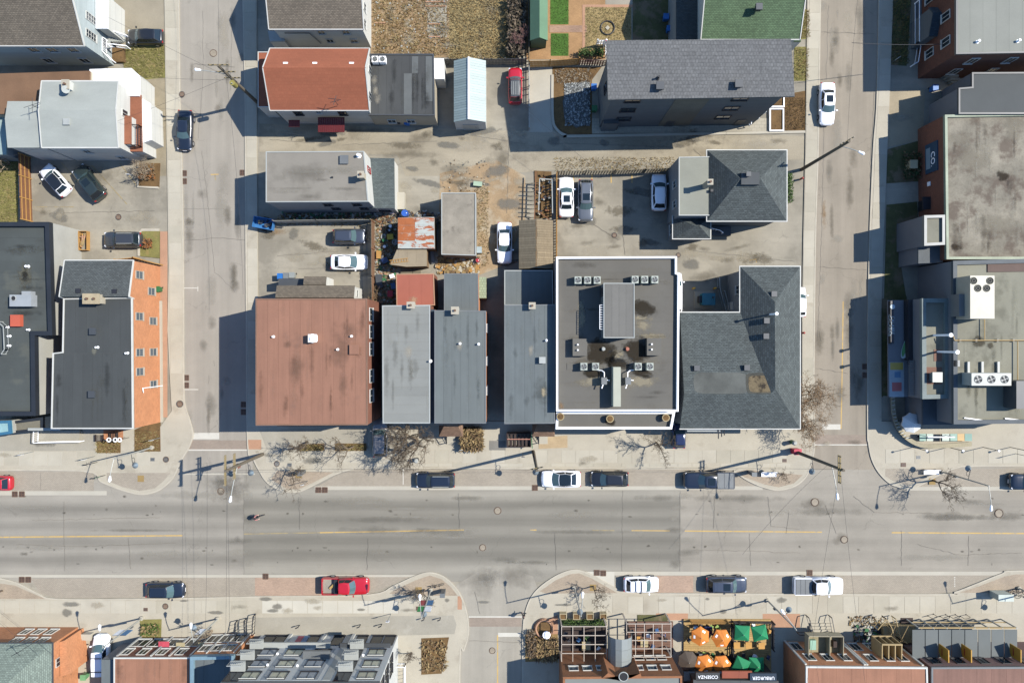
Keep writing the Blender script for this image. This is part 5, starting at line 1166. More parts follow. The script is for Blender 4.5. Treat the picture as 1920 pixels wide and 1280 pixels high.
mb_ = MB(); wbox(mb_, A, d, nn, L*0.18, L*0.33, 0.12, 0.14, 1.8, 2.6); mb_.build('panel', P('mural_pale', S(150, 176, 196), 0.6), mur)
pm = A + d*L*0.27 + nn*0.15; text(mur, 'CO.', (pm.x, pm.y, 3.1), 1.0, (math.radians(90), 0, math.radians(-90)), m_wht2)
mb_ = MB(); wbox(mb_, A, d, nn, L*0.42, L*0.45, 0, 0.1, 1.9, 2.4); mb_.build('notice', m_wht2, b.root)
mb_ = MB(); wbox(mb_, A, d, nn, L*0.53, L*0.62, 0, 0.9, 2.2, 2.4); mb_.build('canopy', m_blk, b.root); door(b, 'W', 0.575, 1.2, 2.1, m_blk)
tw = flat('', '', [(1731, 405), (1769, 404), (1769, 459), (1731, 461)], 5.3, w_slate, r_concr, 0.25, m_gry, 0.28, parent=b.root)
flat('', '', [(1722, 462), (1768, 461), (1768, 492), (1722, 494)], 4.0, w_slate, M('sloped_grey', S(110, 116, 122), 0.8), parent=b.root)
b = flat('restaurant', 'restaurant with mottled pale flat roof and dark parapet on the right edge', [(1785, 490), (2000, 484), (2000, 792), (1786, 794)], 6.4, w_slate, r_concr, 0.25, M('slate_parapet', S(96, 104, 112), 0.7), 0.42)
RST = b
MB().prism(PX([(1852, 487), (1990, 485), (1990, 508), (1852, 510)], 6.5), 6.42, 6.5).build('roof_walkway', P('walkway_brown', S(120, 100, 92), 0.9), b.root)
fb = flat('', '', [(1726, 560), (1776, 560), (1776, 746), (1727, 747)], 5.4, w_slate, r_concr, 0.3, M('slate_coping', S(140, 152, 152), 0.7), 0.45, parent=b.root); fb.root = b.root
for x0, y0, x1, y1 in ((1751, 655, 1766, 677), (1736, 688, 1766, 720)): MB().prism(PX(rect(x0, y0, x1, y1), 5.43), 5.39, 5.43).build('roof_patch', P('patch_red', S(150, 112, 96), 0.9), b.root)
roofvent(b, 1758, 707, 5.4, 1.1, m_galv, 0.9, 'roof_fan')
# signs on its street wall
A, C, nn = side(fb, 'W'); d = (C-A).normalized(); L = (C-A).length
mb_ = MB(); wbox(mb_, A, d, nn, L*0.0, L*0.62, 0, 0.5, 3.0, 3.9); sg = mb_.build('sign_band', m_blk, b.root)
mb_ = MB(); wbox(mb_, A, d, nn, L*0.0, L*1.0, 0, 2.3, 2.75, 2.9); cn = mb_.build('canopy', w_slate, b.root)
mb_ = MB(); wbox(mb_, A, d, nn, L*0.01, L*0.45, 1.9, 2.25, 2.9, 3.4); sb = mb_.build('sign_board', m_blk, b.root)
pm = A + d*L*0.26 + nn*2.27; text(sb, 'CALABRE', (pm.x, pm.y, 3.15), 0.6, (math.radians(90), 0, math.radians(-90)), P('sign_white_blue', S(200, 220, 236)))
pm = A + d*L*0.26 + nn*2.05; text(sb, 'CALABRE', (pm.x, pm.y, 3.42), 0.5, (0, 0, math.radians(-90)), MATS['sign_white_blue'])
pm = A + d*L*0.07 + nn*2.05; MB().cyl((pm.x, pm.y, 3.4), 0.28, 0.06, 16).build('emblem', MATS['sign_white_blue'], sb)
pm = A + d*L*0.58 + nn*0.55; text(sg, 'NACHO', (pm.x, pm.y, 3.92), 0.5, (0, 0, math.radians(-90)), m_blk)
k = MB(); wbox(k, A, d, nn, L*0.64, L*1.0, 0.5, 2.2, 2.92, 2.97); mn = k.build('menu_mural', P('mural_sky', S(176, 190, 204)), b.root)
for a0, a1, o0, o1, colr, nm in ((0.645, 0.72, 0.6, 2.1, S(214, 184, 90), 'a'), (0.74, 0.80, 0.9, 1.6, S(110, 150, 190), 'b'), (0.85, 0.94, 0.8, 1.9, S(200, 110, 110), 'c')):
    k = MB(); wbox(k, A, d, nn, L*a0, L*a1, o0, o1, 2.97, 2.985); k.build('panel', P('mural_'+nm, colr), mn)
k = MB()
for i in range(18): wbox(k, A, d, nn, L*(0.62+i*0.02), L*(0.632+i*0.02), 0.05, 0.6, 4.2, 4.28)
k.build('pergola_slat', m_gry, b.root)
k = MB(); q0 = A + d*L*0.40 + nn*2.6; q1 = A + d*L*0.60 + nn*1.2
a0, a1 = W(1692, 672, 3.1), W(1720, 612, 3.6); u_ = (a1-a0)/2; v_ = u_.cross(Vector((0, 0, 1))).normalized()*0.5 + Vector((0, 0, 0.25)); c_ = (a0+a1)/2
E_ = [c_ + u_*math.cos(2*math.pi*i/24) + v_*math.sin(2*math.pi*i/24) for i in range(24)]
n_ = u_.cross(v_).normalized()*0.05; k.add([p+n_ for p in E_]+[p-n_ for p in E_], [tuple(range(24)), tuple(range(47, 23, -1))]+[(i+24, (i+1) % 24+24, (i+1) % 24, i) for i in range(24)])
bl_ = k.build('leaf_sign', P('leaf_pale', S(186, 200, 206)), b.root); n2_ = n_*(1.25 if n_.z > 0 else -1.25)
k = MB().add([c_ + (p-c_)*0.9 - v_*0.02 + n2_ for p in E_[12:24]] + [c_-u_*0.1+v_*0.1+n2_], [tuple(range(13))]); k.build('leaf_print', P('leaf_green', S(80, 150, 80)), bl_)
pts = PX([(1782, 748), (1800, 748), (1800, 792), (1782, 794)], 4); 
flat('', '', [(1730, 748), (1786, 748), (1786, 796), (1730, 796)], 3.6, w_slate, M('patio_roof_grey', S(92, 98, 106), 0.8), parent=b.root)
# roof plant of the restaurant
def boxthing(name, label, cat, px, py, z, w, d, h, mat, rz=0.0, group=None, top=None):
    p = W(px, py, z+h); t = thing(name, label, cat, (p.x, p.y, z), rz, group)
    k = MB(); k.bx(-w/2, w/2, -d/2, d/2, 0.08, h); k.build('casing', mat, t, world=False)
    k = MB(); k.bx(-w/2+0.08, w/2-0.08, -d/2+0.08, d/2-0.08, 0, 0.08); k.build('base', m_dgry, t, world=False)
    return t
t = boxthing('rooftop_unit', 'tall pale rooftop unit with four round fans on the restaurant', 'air conditioner', 1842, 557, 6.4, 2.6, 4.6, 2.6, P('unit_cream', S(208, 202, 188)))
MB().bx(-1.9, -1.3, -2.0, 0.4, 0.3, 1.7).build('side_housing', m_gry, t, world=False)
for x, y in ((-0.95, 1.75), (0.8, 1.75), (-0.5, 0.95), (0.45, 0.95)):
    MB().cyl((x, y, 2.6), 0.34, 0.02, 18).build('fan_well', m_dark, t, world=False); k = MB(); k.ring((x, y, 2.63), 0.36, 0.04, 18, 4); k.ring((x, y, 2.63), 0.18, 0.03, 12, 4); k.build('fan_guard', P('brass_grey', S(150, 148, 130)), t, world=False)
t = ac_unit(1859, 711, 6.4, 4.3, 1.35, 1.7, 'long white rooftop condenser with three round fans on the restaurant', None, 0.42, P('unit_pale', S(204, 208, 204)), 3)
for x in (1816, 1842, 1872): MB().rb(W(x, 688, 6.6) - Vector((0, 0, 0.2)), 0.25, 1.2, 0.25).build('support_rail', m_lgry, b.root)
t = boxthing('rooftop_unit', 'dark slatted rooftop unit at the right edge of the restaurant', 'air conditioner', 1925, 740, 6.4, 2.2, 3.0, 2.0, m_dgry)
p = W(1880, 613, 6.8)
k = MB()
for a0, a1 in (((1787, 629), (1790, 638)), ((1790, 638), (1990, 638)), ((1846, 593), (1846, 637)), ((1908, 640), (1908, 712))):
    q0, q1 = W(*a0, 6.75), W(*a1, 6.75); k.tube(q0, q1, 0.055, 6)
k.build('gas_pipe', P('gas_yellow', S(214, 178, 110)), b.root)
for x in (1800, 1830, 1870, 1900): MB().rb(W(x, 638, 6.55) - Vector((0, 0, 0.12)), 0.2, 0.3, 0.2).build('pipe_block', m_dgry, b.root)
for x, y, h_ in ((1783, 628, 2.0), (1795, 660, 2.4)):
    q = W(x, y, 6.4+h_); k = MB().cyl((q.x, q.y, 5.4), 0.12, h_+1.0, 10); k.cyl((q.x, q.y, 6.4+h_-0.15), 0.22, 0.2, 12); k.build('flue', m_wht2, b.root)
roofvent(b, 1794, 681, 6.4, 0.7, m_gry, 0.25)
for x0, y0, x1, y1 in ((1808, 783, 1846, 788), (1884, 784, 1920, 788)): MB().beam(W(x0, y0, 6.5), W(x1, y1, 6.5), 0.12, 0.08).build('roof_batten', m_wht2, b.root)
stain(1836, 640, 6.44, 12, 12, STAIN('rc_ring', S(96, 90, 78), 0.6), b.root); stain(1858, 648, 6.44, 8, 7, STAIN('rc_ring', S(96, 90, 78), 0.6), b.root)
# ------------------------------------------------------------------ south side of the main road
GZ = Z1
b = newb('brick_house', 'orange brick house with green grey shingle roof in the bottom left corner', 'house', [(-80, 1206), (97, 1360)], 5)
hip(b, -120, 1206, 97, 1420, 5.2, (-10, 1300), (-9, 1330), 7.4, r_greysh2, w_brick_o, 0.25, trim=m_dgry)
for u in (0.62, 0.74, 0.86): win(b, 'N', u, 3.2, 1.0, 1.4); win(b, 'N', u-0.04, 0.9, 1.0, 1.4)
win(b, 'E', 0.2, 2.8, 1.0, 1.4)
flat('', '', [(111, 1203), (121, 1200), (132, 1262), (113, 1268)], 3.6, w_brick_o, w_brick_o, parent=b.root)
k = MB(); a0 = W(28, 1226, 8.4); k.cyl((a0.x, a0.y, 5.4), 0.03, 3.0, 6); k.tube((a0.x-0.5, a0.y-0.25, 8.3), (a0.x+0.5, a0.y+0.3, 8.3), 0.03); k.tube((a0.x-0.2, a0.y+0.2, 8.1), (a0.x+0.3, a0.y-0.3, 8.1), 0.03); k.build('antenna', m_blk, b.root)
MB().prism(PX([(140, 1190), (168, 1190), (168, 1202), (140, 1200)], 1.0), 0, 0.8).build('porch', m_conc2, b.root)
b = flat('brick_shops', 'brick shop row with tan felt flat roof along the south pavement', [(214, 1232), (358, 1232), (358, 1420), (214, 1420)], 5.4, w_brick_r, r_brownm2, 0.08, m_wht, 0.12)
sheets(b, [(215, 1234), (357, 1234), (357, 1410), (215, 1410)], 5.4, 7, 'x', r_brownm2)
for u in (0.08, 0.3, 0.55, 0.8): win(b, 'N', u, 3.3, 1.0, 1.5); win(b, 'N', u+0.04, 0.8, 1.6, 1.9, m_wht)
for u in (0.02, 0.46, 0.7, 0.97): ledge(b, 'N', u-0.012, u+0.012, 0.1, 5.1, 0.12, m_wht, 'pilaster')
awning(b.root, 297, 1216, 317, 1202, 3.0, 0.5, P('red_awning', S(232, 92, 108), 0.6), 3)
for x in (330, 372): awning(b.root, x, 1215, x+16, 1204, 2.9, 0.4, P('cream_awning', S(206, 190, 150), 0.7), 3)
b2 = flat('shade_blue_shop', 'shop with coping tinted shade blue in the shadow of the grey apartment block', [(360, 1228), (440, 1226), (436, 1420), (360, 1420)], 5.8, w_brick_o, r_blue2, 0.4, M('shade_blue_coping', S(138, 170, 190), 0.6), 0.35)  # grey coping coloured blue, shade of the taller block put into it
for u in (0.15, 0.45, 0.75): win(b2, 'N', u, 3.4, 1.1, 1.5); win(b2, 'N', u, 0.7, 1.5, 2.0, m_wht)
for u in (0.3, 0.6, 0.95): ledge(b2, 'N', u-0.012, u+0.012, 0.1, 5.4, 0.12, m_wht, 'pilaster')
flat('', '', [(190, 1236), (213, 1236), (213, 1420), (190, 1420)], 4.4, w_slate, r_blue2, parent=b.root)
# grey apartment block
w_apt1 = M('apartment_panel_grey', S(232, 234, 236), 0.7, 0.05, 0.5, 0.03, 9); w_apt2 = M('apartment_panel_dark', S(184, 190, 198), 0.7, 0.05, 0.5, 0.03, 9)
b = flat('apartment_building', 'modern grey apartment block with shopfronts and rows of black framed windows', [(415, 1278), (712, 1278), (712, 1500), (415, 1500)], 11.4, w_apt1, r_char, 0.3, m_gry, 0.3)
m_yelg = GLASS('pale_blind', (0.34, 0.34, 0.25), 0.2)  # pale yellowish blinds, one even base colour
for z in (4.0, 6.7, 9.3):
    for i, u in enumerate((0.15, 0.33, 0.52, 0.90)):
        win(b, 'N', u, z, 1.9, 1.6, m_blk, m_yelg, 2, 1, proud=0.08); ledge(b, 'N', u-0.055, u+0.055, z+1.53, z+1.6, 0.16, m_wht, 'lintel')
    for u in (0.03, 0.73):
        bal = ledge(b, 'N', u-0.03+0.005, u+0.07, z-0.15, z, 1.2, m_lgry, 'balcony')
        k = MB(); A, C, nn = side(b, 'N'); d = (C-A).normalized(); L = (C-A).length
        for i in range(9): wbox(k, A, d, nn, L*(u-0.025)+i*0.2, L*(u-0.025)+i*0.2+0.03, 1.15, 1.18, z, z+1.0)
        wbox(k, A, d, nn, L*(u-0.025), L*(u+0.07), 1.12, 1.2, z+1.0, z+1.06); k.build('railing', m_lgry, bal)
        win(b, 'N', u+0.02, z, 1.6, 2.1, m_blk, m_glass, 2, 1)
for u0, u1, z0, z1, mm in ((0.10, 0.20, 3.7, 8.6, w_apt2), (0.44, 0.60, 3.7, 11.0, w_apt2), (0.63, 0.68, 0.1, 11.0, m_lgry), (0.24, 0.28, 5.4, 11.0, w_apt2)): ledge(b, 'N', u0, u1, z0, z1, 0.035, mm, 'wall_panel')
ledge(b, 'N', 0.08, 0.56, 3.3, 3.55, 0.6, m_lgry, 'canopy'); ledge(b, 'N', 0.62, 0.98, 3.3, 3.5, 0.5, m_dgry, 'canopy'); ledge(b, 'N', 0.42, 0.60, 6.0, 6.35, 0.9, m_gry, 'canopy')
for i, u in enumerate((0.08, 0.16, 0.40, 0.58, 0.75, 0.86, 0.95)): win(b, 'N', u, 0.4, 1.3, 2.5, m_blk, m_glass, 1)
for u, mm in ((0.30, P('poster_pink', S(190, 80, 110))), (0.345, P('poster_blue', S(70, 130, 190)))): ledge(b, 'N', u-0.02, u+0.02, 0.5, 2.8, 0.06, mm, 'window_poster')
for u in (0.22, 0.47, 0.68): ledge(b, 'N', u-0.01, u+0.01, 0.1, 3.3, 0.2, m_wht, 'pilaster')
A, C, nn = side(b, 'N'); d = (C-A).normalized(); L = (C-A).length
for u, z in ((0.23, 5.6), (0.22, 8.2), (0.82, 5.9), (0.42, 8.4)):
    q = A+d*L*u+nn*0.15; MB().tube((q.x, q.y, z), (q.x, q.y+0.2, z-0.1), 0.14, 10).build('wall_lamp', m_wht2, b.root)
for z in (4.2, 6.9, 9.5):
    for u in (0.06, 0.16): win(b, 'E', u, z, 1.0, 1.6, m_blk)
rail(b.root, [(742, 1250), (758, 1250), (758, 1300)], 0.3, 1.0, 0.4, m_wht2)
# brown brick hall with barrel canopy
b = flat('brick_hall', 'brown brick hall with grey roof and rows of small windows at the bottom', [(1056, 1268), (1278, 1266), (1280, 1420), (1056, 1420)], 6.6, w_brick_b, M('hall_roof', S(148, 152, 150), 0.8, 0.08, 0.3, 0.05, 8), 0.12, w_brick_b, 0.2)
for u in (0.10, 0.22, 0.34, 0.66, 0.78, 0.90): win(b, 'N', u, 4.3, 1.1, 1.0, m_wht, m_glassl, 1)
for u in (0.60, 0.70, 0.80, 0.90): win(b, 'N', u, 1.9, 1.1, 1.0, m_wht, m_glass, 1)
A, C, nn = side(b, 'N'); d = (C-A).normalized(); L = (C-A).length
q = PX([(1130, 1270), (1140, 1261), (1170, 1276), (1200, 1262), (1204, 1270)], 6.9); MB().prism(q, 0, 6.9).build('entrance_bay', w_brick_b, b.root)
p = W(1169, 1268, 7.0); k = MB(); k.cyl((p.x, p.y, 6.9), 0.45, 0.06, 20); k.build('round_vent', m_dark, b.root); k = MB(); k.ring((p.x, p.y, 6.97), 0.5, 0.06, 20, 5); k.build('vent_rim', m_lgry, b.root)
y0, y1 = W(0, 1262, 4.6).y, W(0, 1199, 4.6).y; xc = W(1166, 0, 4.6).x; r_ = 1.35
vt = [(xc+math.cos(a)*r_, 3.2+math.sin(a)*r_) for a in [math.pi*i/6 for i in range(7)]]
cp = None
for i in range(6):
    for j in range(3):
        ya, yb = y0+(y1-y0)*j/3+0.01, y0+(y1-y0)*(j+1)/3-0.01
        o = tri_roof([(vt[i][0], ya, vt[i][1]), (vt[i][0], yb, vt[i][1]), (vt[i+1][0], yb, vt[i+1][1]), (vt[i+1][0], ya, vt[i+1][1])], 0.05)
        if cp is None: cp = MB().beam((xc-r_, y0, 3.15), (xc-r_, y1, 3.15), 0.1, 0.1).beam((xc+r_, y0, 3.15), (xc+r_, y1, 3.15), 0.1, 0.1).build('barrel_canopy', m_gry, b.root)
        o.build('panel', M('zinc', S(160, 168, 172), 0.5, 0.06, 0.5, 0.04, 8, metal=0.1), cp)
for sx in (-1, 1): MB().cyl((xc+sx*r_, y1-0.1, 0.1), 0.08, 3.1, 8).build('post', m_blk, b.root)
# pergolas
def pergola(name, label, x0, y0, x1, y1, z, nx, ny, mat):
    c = W((x0+x1)/2, (y0+y1)/2, 0); t = thing(name, label, 'pergola', (c.x, c.y, 0))
    a, e = W(x0, y1, z), W(x1, y0, z)
    for i in range(nx+1):
        x = a.x+(e.x-a.x)*i/nx; MB().beam((x, a.y, z), (x, e.y, z), 0.065, 0.1).build('beam', mat, t)
    for j in range(ny+1):
        y = a.y+(e.y-a.y)*j/ny; MB().beam((a.x, y, z+0.1), (e.x, y, z+0.1), 0.065, 0.1).build('beam', mat, t)
    for x in (a.x, e.x):
        for y in (a.y, e.y): MB().rb((x, y, GZ), 0.14, 0.14, z-GZ).build('post', mat, t)
    return t
m_perg = P('cream_timber', S(230, 216, 204), 0.7)
pergola('pergola', 'cream pergola over a dark patio behind the clipped hedge', 1053, 1173, 1137, 1240, 3.0, 4, 4, m_perg)
pergola('pergola', 'cream pergola over tables right of the barrel canopy', 1175, 1168, 1258, 1230, 3.0, 5, 4, m_perg)
m_deckw = M('deck_board', S(206, 172, 116), 0.85, 0.14, 1.2, 0.14, 9, stretch=(4, 1, 1), orand=0.10)
m_deckd = M('dark_deck_board', S(78, 64, 60), 0.85, 0.14, 1.2, 0.14, 9, stretch=(4, 1, 1), orand=0.12)
def deck(name, label, x0, y0, x1, y1, z, n, mat):
    c = W((x0+x1)/2, (y0+y1)/2, 0); t = thing(name, label, 'deck', (c.x, c.y, 0))
    a, e = W(x0, y1, z), W(x1, y0, z)
    MB().bx(a.x+0.05, e.x-0.05, a.y+0.05, e.y-0.05, 0.0, z-0.04).build('frame', mat, t)
    for i in range(n):
        y = a.y+(e.y-a.y)*i/n; MB().bx(a.x, e.x, y, y+(e.y-a.y)/n-0.02, z-0.04, z+R.uniform(0, .01)).build('board', mat, t)
    return t
deck('patio_deck', 'dark board patio under the left cream pergola', 1050, 1170, 1138, 1232, 0.3, 16, m_deckd)
deck('patio_deck', 'reddish board patio under the right cream pergola', 1174, 1164, 1262, 1226, 0.3, 16, M('red_deck_board', S(132, 100, 86), 0.85, 0.14, 1.2, 0.14, 9, stretch=(4, 1, 1), orand=0.12))
deck('patio_deck', 'pale timber patio deck under the orange parasols', 1282, 1160, 1370, 1262, 0.35, 24, m_deckw)
deck('patio_deck', 'pale timber patio deck under the green parasols', 1372, 1160, 1446, 1256, 0.32, 24, m_deckw)
# buildings behind the parasols
b = flat('dark_shopfront', 'dark restaurant front with white lettering behind the orange parasols', [(1300, 1274), (1460, 1276), (1460, 1420), (1300, 1420)], 4.6, P('shop_black', S(58, 60, 62), 0.7), P('shop_roof_grey', S(90, 92, 94), 0.8))
A, C, nn = side(b, 'N'); d = (C-A).normalized(); L = (C-A).length
q = A+d*L*0.17+nn*0.05; text(b.root, 'COSENZA', (q.x, q.y+0.35, 4.64), 0.5, (0, 0, math.pi), m_wht2)
MB().rb((q.x, q.y+0.35, 4.3), 2.7, 0.9, 0.3).build('sign_board', P('sign_grey', S(70, 70, 70)), b.root)
q = A+d*L*0.82+nn*0.05; MB().rb((q.x, q.y+0.35, 4.3), 3.0, 0.9, 0.3).build('sign_board', P('sign_navy', S(40, 60, 80)), b.root); text(b.root, 'URBURGER', (q.x, q.y+0.3, 4.64), 0.5, (0, 0, math.pi), m_wht2)
MB().rb(((A+d*L*0.52)[0], A.y+0.5, 4.2), 3.4, 0.8, 0.2).build('canopy', P('orange_canopy', S(170, 90, 60)), b.root)
awning(b.root, 1282, 1275, 1303, 1258, 3.6, 0.8, m_dgry, 3); awning(b.root, 1348, 1274, 1384, 1258, 3.6, 0.8, P('slate_awning', S(110, 116, 122)), 5)
# brick rows bottom right
b = flat('brick_row', 'orange brick row with tan felt flat roof and wooden porch at the bottom right', [(1511, 1248), (1738, 1250), (1742, 1420), (1511, 1420)], 6.4, w_brick_o, r_brownm2, 0.10, m_wht, 0.16)
sheets(b, [(1513, 1251), (1736, 1252), (1740, 1410), (1513, 1410)], 6.4, 8, 'x', r_brownm2)
for u in (0.10, 0.25, 0.40, 0.62, 0.76, 0.88): win(b, 'N', u, 3.6, 1.0, 1.5, m_wht); win(b, 'N', u-0.03, 0.7, 1.1, 1.8, m_wht)
for u in (0.01, 0.50, 0.52, 0.98): ledge(b, 'N', u-0.008, u+0.008, 0.1, 6.1, 0.14, m_wht, 'downpipe')
A, C, nn = side(b, 'N'); d = (C-A).normalized(); L = (C-A).length
k = MB(); wbox(k, A, d, nn, L*0.10, L*0.40, 0.0, 2.3, 2.9, 3.05); bal = k.build('balcony', M('balcony_floor', S(176, 164, 134), 0.9, 0.2, 1.0, 0.2, 9), b.root)
k = MB()
for a0, a1, o0, o1 in ((0.10, 0.40, 2.22, 2.3), (0.10, 0.105, 0.0, 2.3), (0.395, 0.40, 0.0, 2.3), (0.28, 0.285, 0.0, 2.3)): wbox(k, A, d, nn, L*a0, L*a1, o0, o1, 3.05, 4.0)
k.build('railing', P('balcony_straw', S(190, 180, 156)), bal)
k = MB(); wbox(k, A, d, nn, L*0.13, L*0.18, 0.5, 1.6, 3.06, 3.5); k.build('cushion', P('mint', S(170, 214, 196)), bal)
k = MB(); wbox(k, A, d, nn, L*0.33, L*0.36, 0.8, 1.5, 3.06, 3.5); k.build('chair', m_deckd, bal)
k = MB()
for a0 in (0.70, 0.755, 0.81, 0.865): wbox(k, A, d, nn, L*a0, L*(a0+0.008), 0.0, 1.7, 2.4, 4.6)
wbox(k, A, d, nn, L*0.70, L*0.873, 1.6, 1.75, 2.3, 2.5); wbox(k, A, d, nn, L*0.70, L*0.873, 1.6, 1.75, 4.5, 4.65); wbox(k, A, d, nn, L*0.70, L*0.873, 0.0, 1.7, 2.25, 2.35); k.build('timber_balcony', P('straw_timber', S(196, 172, 128), 0.8), b.root)
b = flat('brick_row', 'brick row with dusky felt flat roof and yellow blade signs at the bottom right', [(1746, 1250), (2000, 1249), (2000, 1420), (1746, 1420)], 6.4, M('mauve_brick', S(146, 116, 112), 0.9, 0.1, 0.5, 0.08, 8), r_pinkm, 0.10, m_gry, 0.16)
sheets(b, [(1748, 1252), (1998, 1252), (1998, 1410), (1748, 1410)], 6.4, 9, 'x', r_pinkm)
for u in (0.08, 0.26, 0.44, 0.60, 0.76, 0.9): win(b, 'N', u, 4.4, 1.1, 1.3, m_blk)
A, C, nn = side(b, 'N'); d = (C-A).normalized(); L = (C-A).length
for u in (0.16, 0.33, 0.70):
    k = MB(); wbox(k, A, d, nn, L*u, L*u+0.12, 0.1, 1.5, 3.9, 5.6); sgn = k.build('blade_sign', P('sign_yellow', S(214, 164, 60)), b.root)
    k = MB(); wbox(k, A, d, nn, L*u-0.01, L*u+0.13, 0.4, 1.2, 4.4, 4.6); k.build('print', P('sign_red', S(170, 70, 40)), sgn)
m_awg = M('grey_awning_sheet', S(118, 124, 126), 0.8, 0.08, 0.3, 0.05, 8, orand=0.06)
awning(b.root, 1710, 1234, 1908, 1180, 4.2, 1.0, m_awg, 8, 'canopy_roof')
q0, q1 = W(1722, 1176, 2.6), W(1905, 1176, 2.6)
for i in range(8): p = q0.lerp(q1, i/7); MB().rb((p.x, p.y, GZ), 0.12, 0.12, 2.6).build('post', m_lgry, b.root)
k = MB(); k.beam(q0, q1, 0.14, 0.2); k.beam(q0-Vector((0, 0, 1.5)), q1-Vector((0, 0, 1.5)), 0.1, 0.1); k.build('front_rail', P('straw_timber', S(196, 172, 128), 0.8), b.root)
b = newb('front_porch', 'timber railed front porch steps of the orange brick row', 'porch', [(1655, 1165), (1710, 1205)], 0)
m_st = MATS['straw_timber']
MB().prism(PX([(1655, 1172), (1716, 1172), (1716, 1204), (1660, 1206)], 0.9), 0, 0.9).build('deck', m_st, b.root)
for i in range(5): MB().prism(PX(rect(1690, 1158+i*5, 1712, 1162+i*5), 0.2+i*0.15), 0, 0.2+i*0.15).build('step', m_deckd, b.root)
rail(b.root, [(1646, 1180), (1662, 1160), (1672, 1176), (1680, 1204)], 0.9, 1.0, 0.3, m_st); rail(b.root, [(1680, 1160), (1690, 1200), (1702, 1206)], [0.3, 0.9, 0.9], 1.0, 0.3, m_st)
b = newb('metal_steps', 'black railed concrete steps left of the brick row porch', 'steps', [(1515, 1158), (1560, 1195)], 0)
for i in range(5): MB().prism(PX(rect(1520, 1162+i*6, 1560, 1167+i*6), 0.15+i*0.15), 0, 0.15+i*0.15).build('step', m_conc, b.root)
rail(b.root, [(1517, 1158), (1526, 1190), (1500, 1190)], [0.2, 0.9, 0.9], 0.95, 0.5, m_blk, False); rail(b.root, [(1560, 1158), (1566, 1190), (1580, 1192)], [0.2, 0.9, 0.9], 0.95, 0.5, m_blk, False)
b = newb('iron_steps', 'black iron entry steps beside the pale plaza at the grey apartments', 'steps', [(440, 1165), (475, 1192)], 0)
for i in range(4): MB().prism(PX(rect(440, 1170+i*5, 474, 1174+i*5), 0.15+i*0.14), 0, 0.15+i*0.14).build('step', m_conc2, b.root)
rail(b.root, [(440, 1168), (440, 1192)], [0.2, 0.8], 0.95, 0.4, m_blk); rail(b.root, [(474, 1156), (472, 1192)], [0.2, 0.8], 0.95, 0.4, m_blk); rail(b.root, [(457, 1164), (458, 1192)], [0.2, 0.8], 0.95, 0.4, m_blk)
# ------------------------------------------------------------------ vehicles
def paint(name, col, metal=0.0, rough=0.28):
    if name in MATS: return MATS[name]
    m, t, b = nodes(name); b.inputs['Base Color'].default_value = (*col, 1)
    b.inputs['Metallic'].default_value = metal; b.inputs['Roughness'].default_value = rough
    b.inputs['Coat Weight'].default_value = 0.8; b.inputs['Coat Roughness'].default_value = 0.05
    MATS[name] = m; return m
c_white = paint('car_white', (0.78, 0.79, 0.80)); c_black = paint('car_black', (0.010, 0.011, 0.013)); c_blueb = paint('car_blue_black', (0.010, 0.015, 0.026))
c_red = paint('car_red', (0.34, 0.010, 0.018)); c_grey = paint('car_grey', (0.13, 0.14, 0.15), 0.4); c_char = paint('car_charcoal', (0.045, 0.05, 0.056), 0.3)
c_dgreen = paint('car_dark_green', (0.022, 0.032, 0.03), 0.2); c_silver = paint('car_silver', (0.36, 0.37, 0.38), 0.5); c_slate = paint('car_slate_blue', (0.05, 0.06, 0.08), 0.3)
c_navy = paint('car_navy', (0.012, 0.02, 0.06), 0.2); c_taupe = paint('car_taupe', (0.20, 0.19, 0.18), 0.4)
g_car = GLASS('car_glass', (0.010, 0.016, 0.020), 0.03); g_carl = GLASS('car_glass_sky_tint', (0.06, 0.10, 0.105), 0.04)  # windscreen glass paler, sky reflection put into its base colour
m_tyre = P('tyre_rubber', (0.02, 0.02, 0.02), 0.9); m_rim = P('wheel_rim', (0.35, 0.36, 0.37), 0.35, 0.7); m_plast = P('black_plastic', (0.02, 0.02, 0.022), 0.6)
m_head = GLASS('headlight_lens', (0.55, 0.57, 0.6), 0.1); m_tail = GLASS('tail_lens', (0.30, 0.01, 0.012), 0.15)
KIND = {  # L, W, H, cowl x, windscreen top x, roof end x, rear glass foot x, belt z, hood nose z
    'sedan': (4.75, 1.84, 1.44, 0.20, 0.06, -0.20, -0.33, 0.95, 0.74),
    'coupe': (4.70, 1.85, 1.42, 0.21, 0.04, -0.24, -0.40, 0.93, 0.70),
    'hatch': (4.30, 1.80, 1.50, 0.23, 0.09, -0.33, -0.44, 0.98, 0.80),
    'suv': (4.65, 1.88, 1.68, 0.20, 0.08, -0.38, -0.46, 1.08, 0.92),
    'van': (5.10, 1.98, 1.80, 0.27, 0.13, -0.42, -0.47, 1.10, 0.90),
    'pickup': (5.60, 1.98, 1.85, 0.20, 0.10, -0.11, -0.15, 1.18, 1.05)}
def interp(tab, x):
    for (a, p), (b_, q) in zip(tab[:-1], tab[1:]):
        if a <= x <= b_: return p + (q-p)*(x-a)/(b_-a)
    return tab[-1][1]
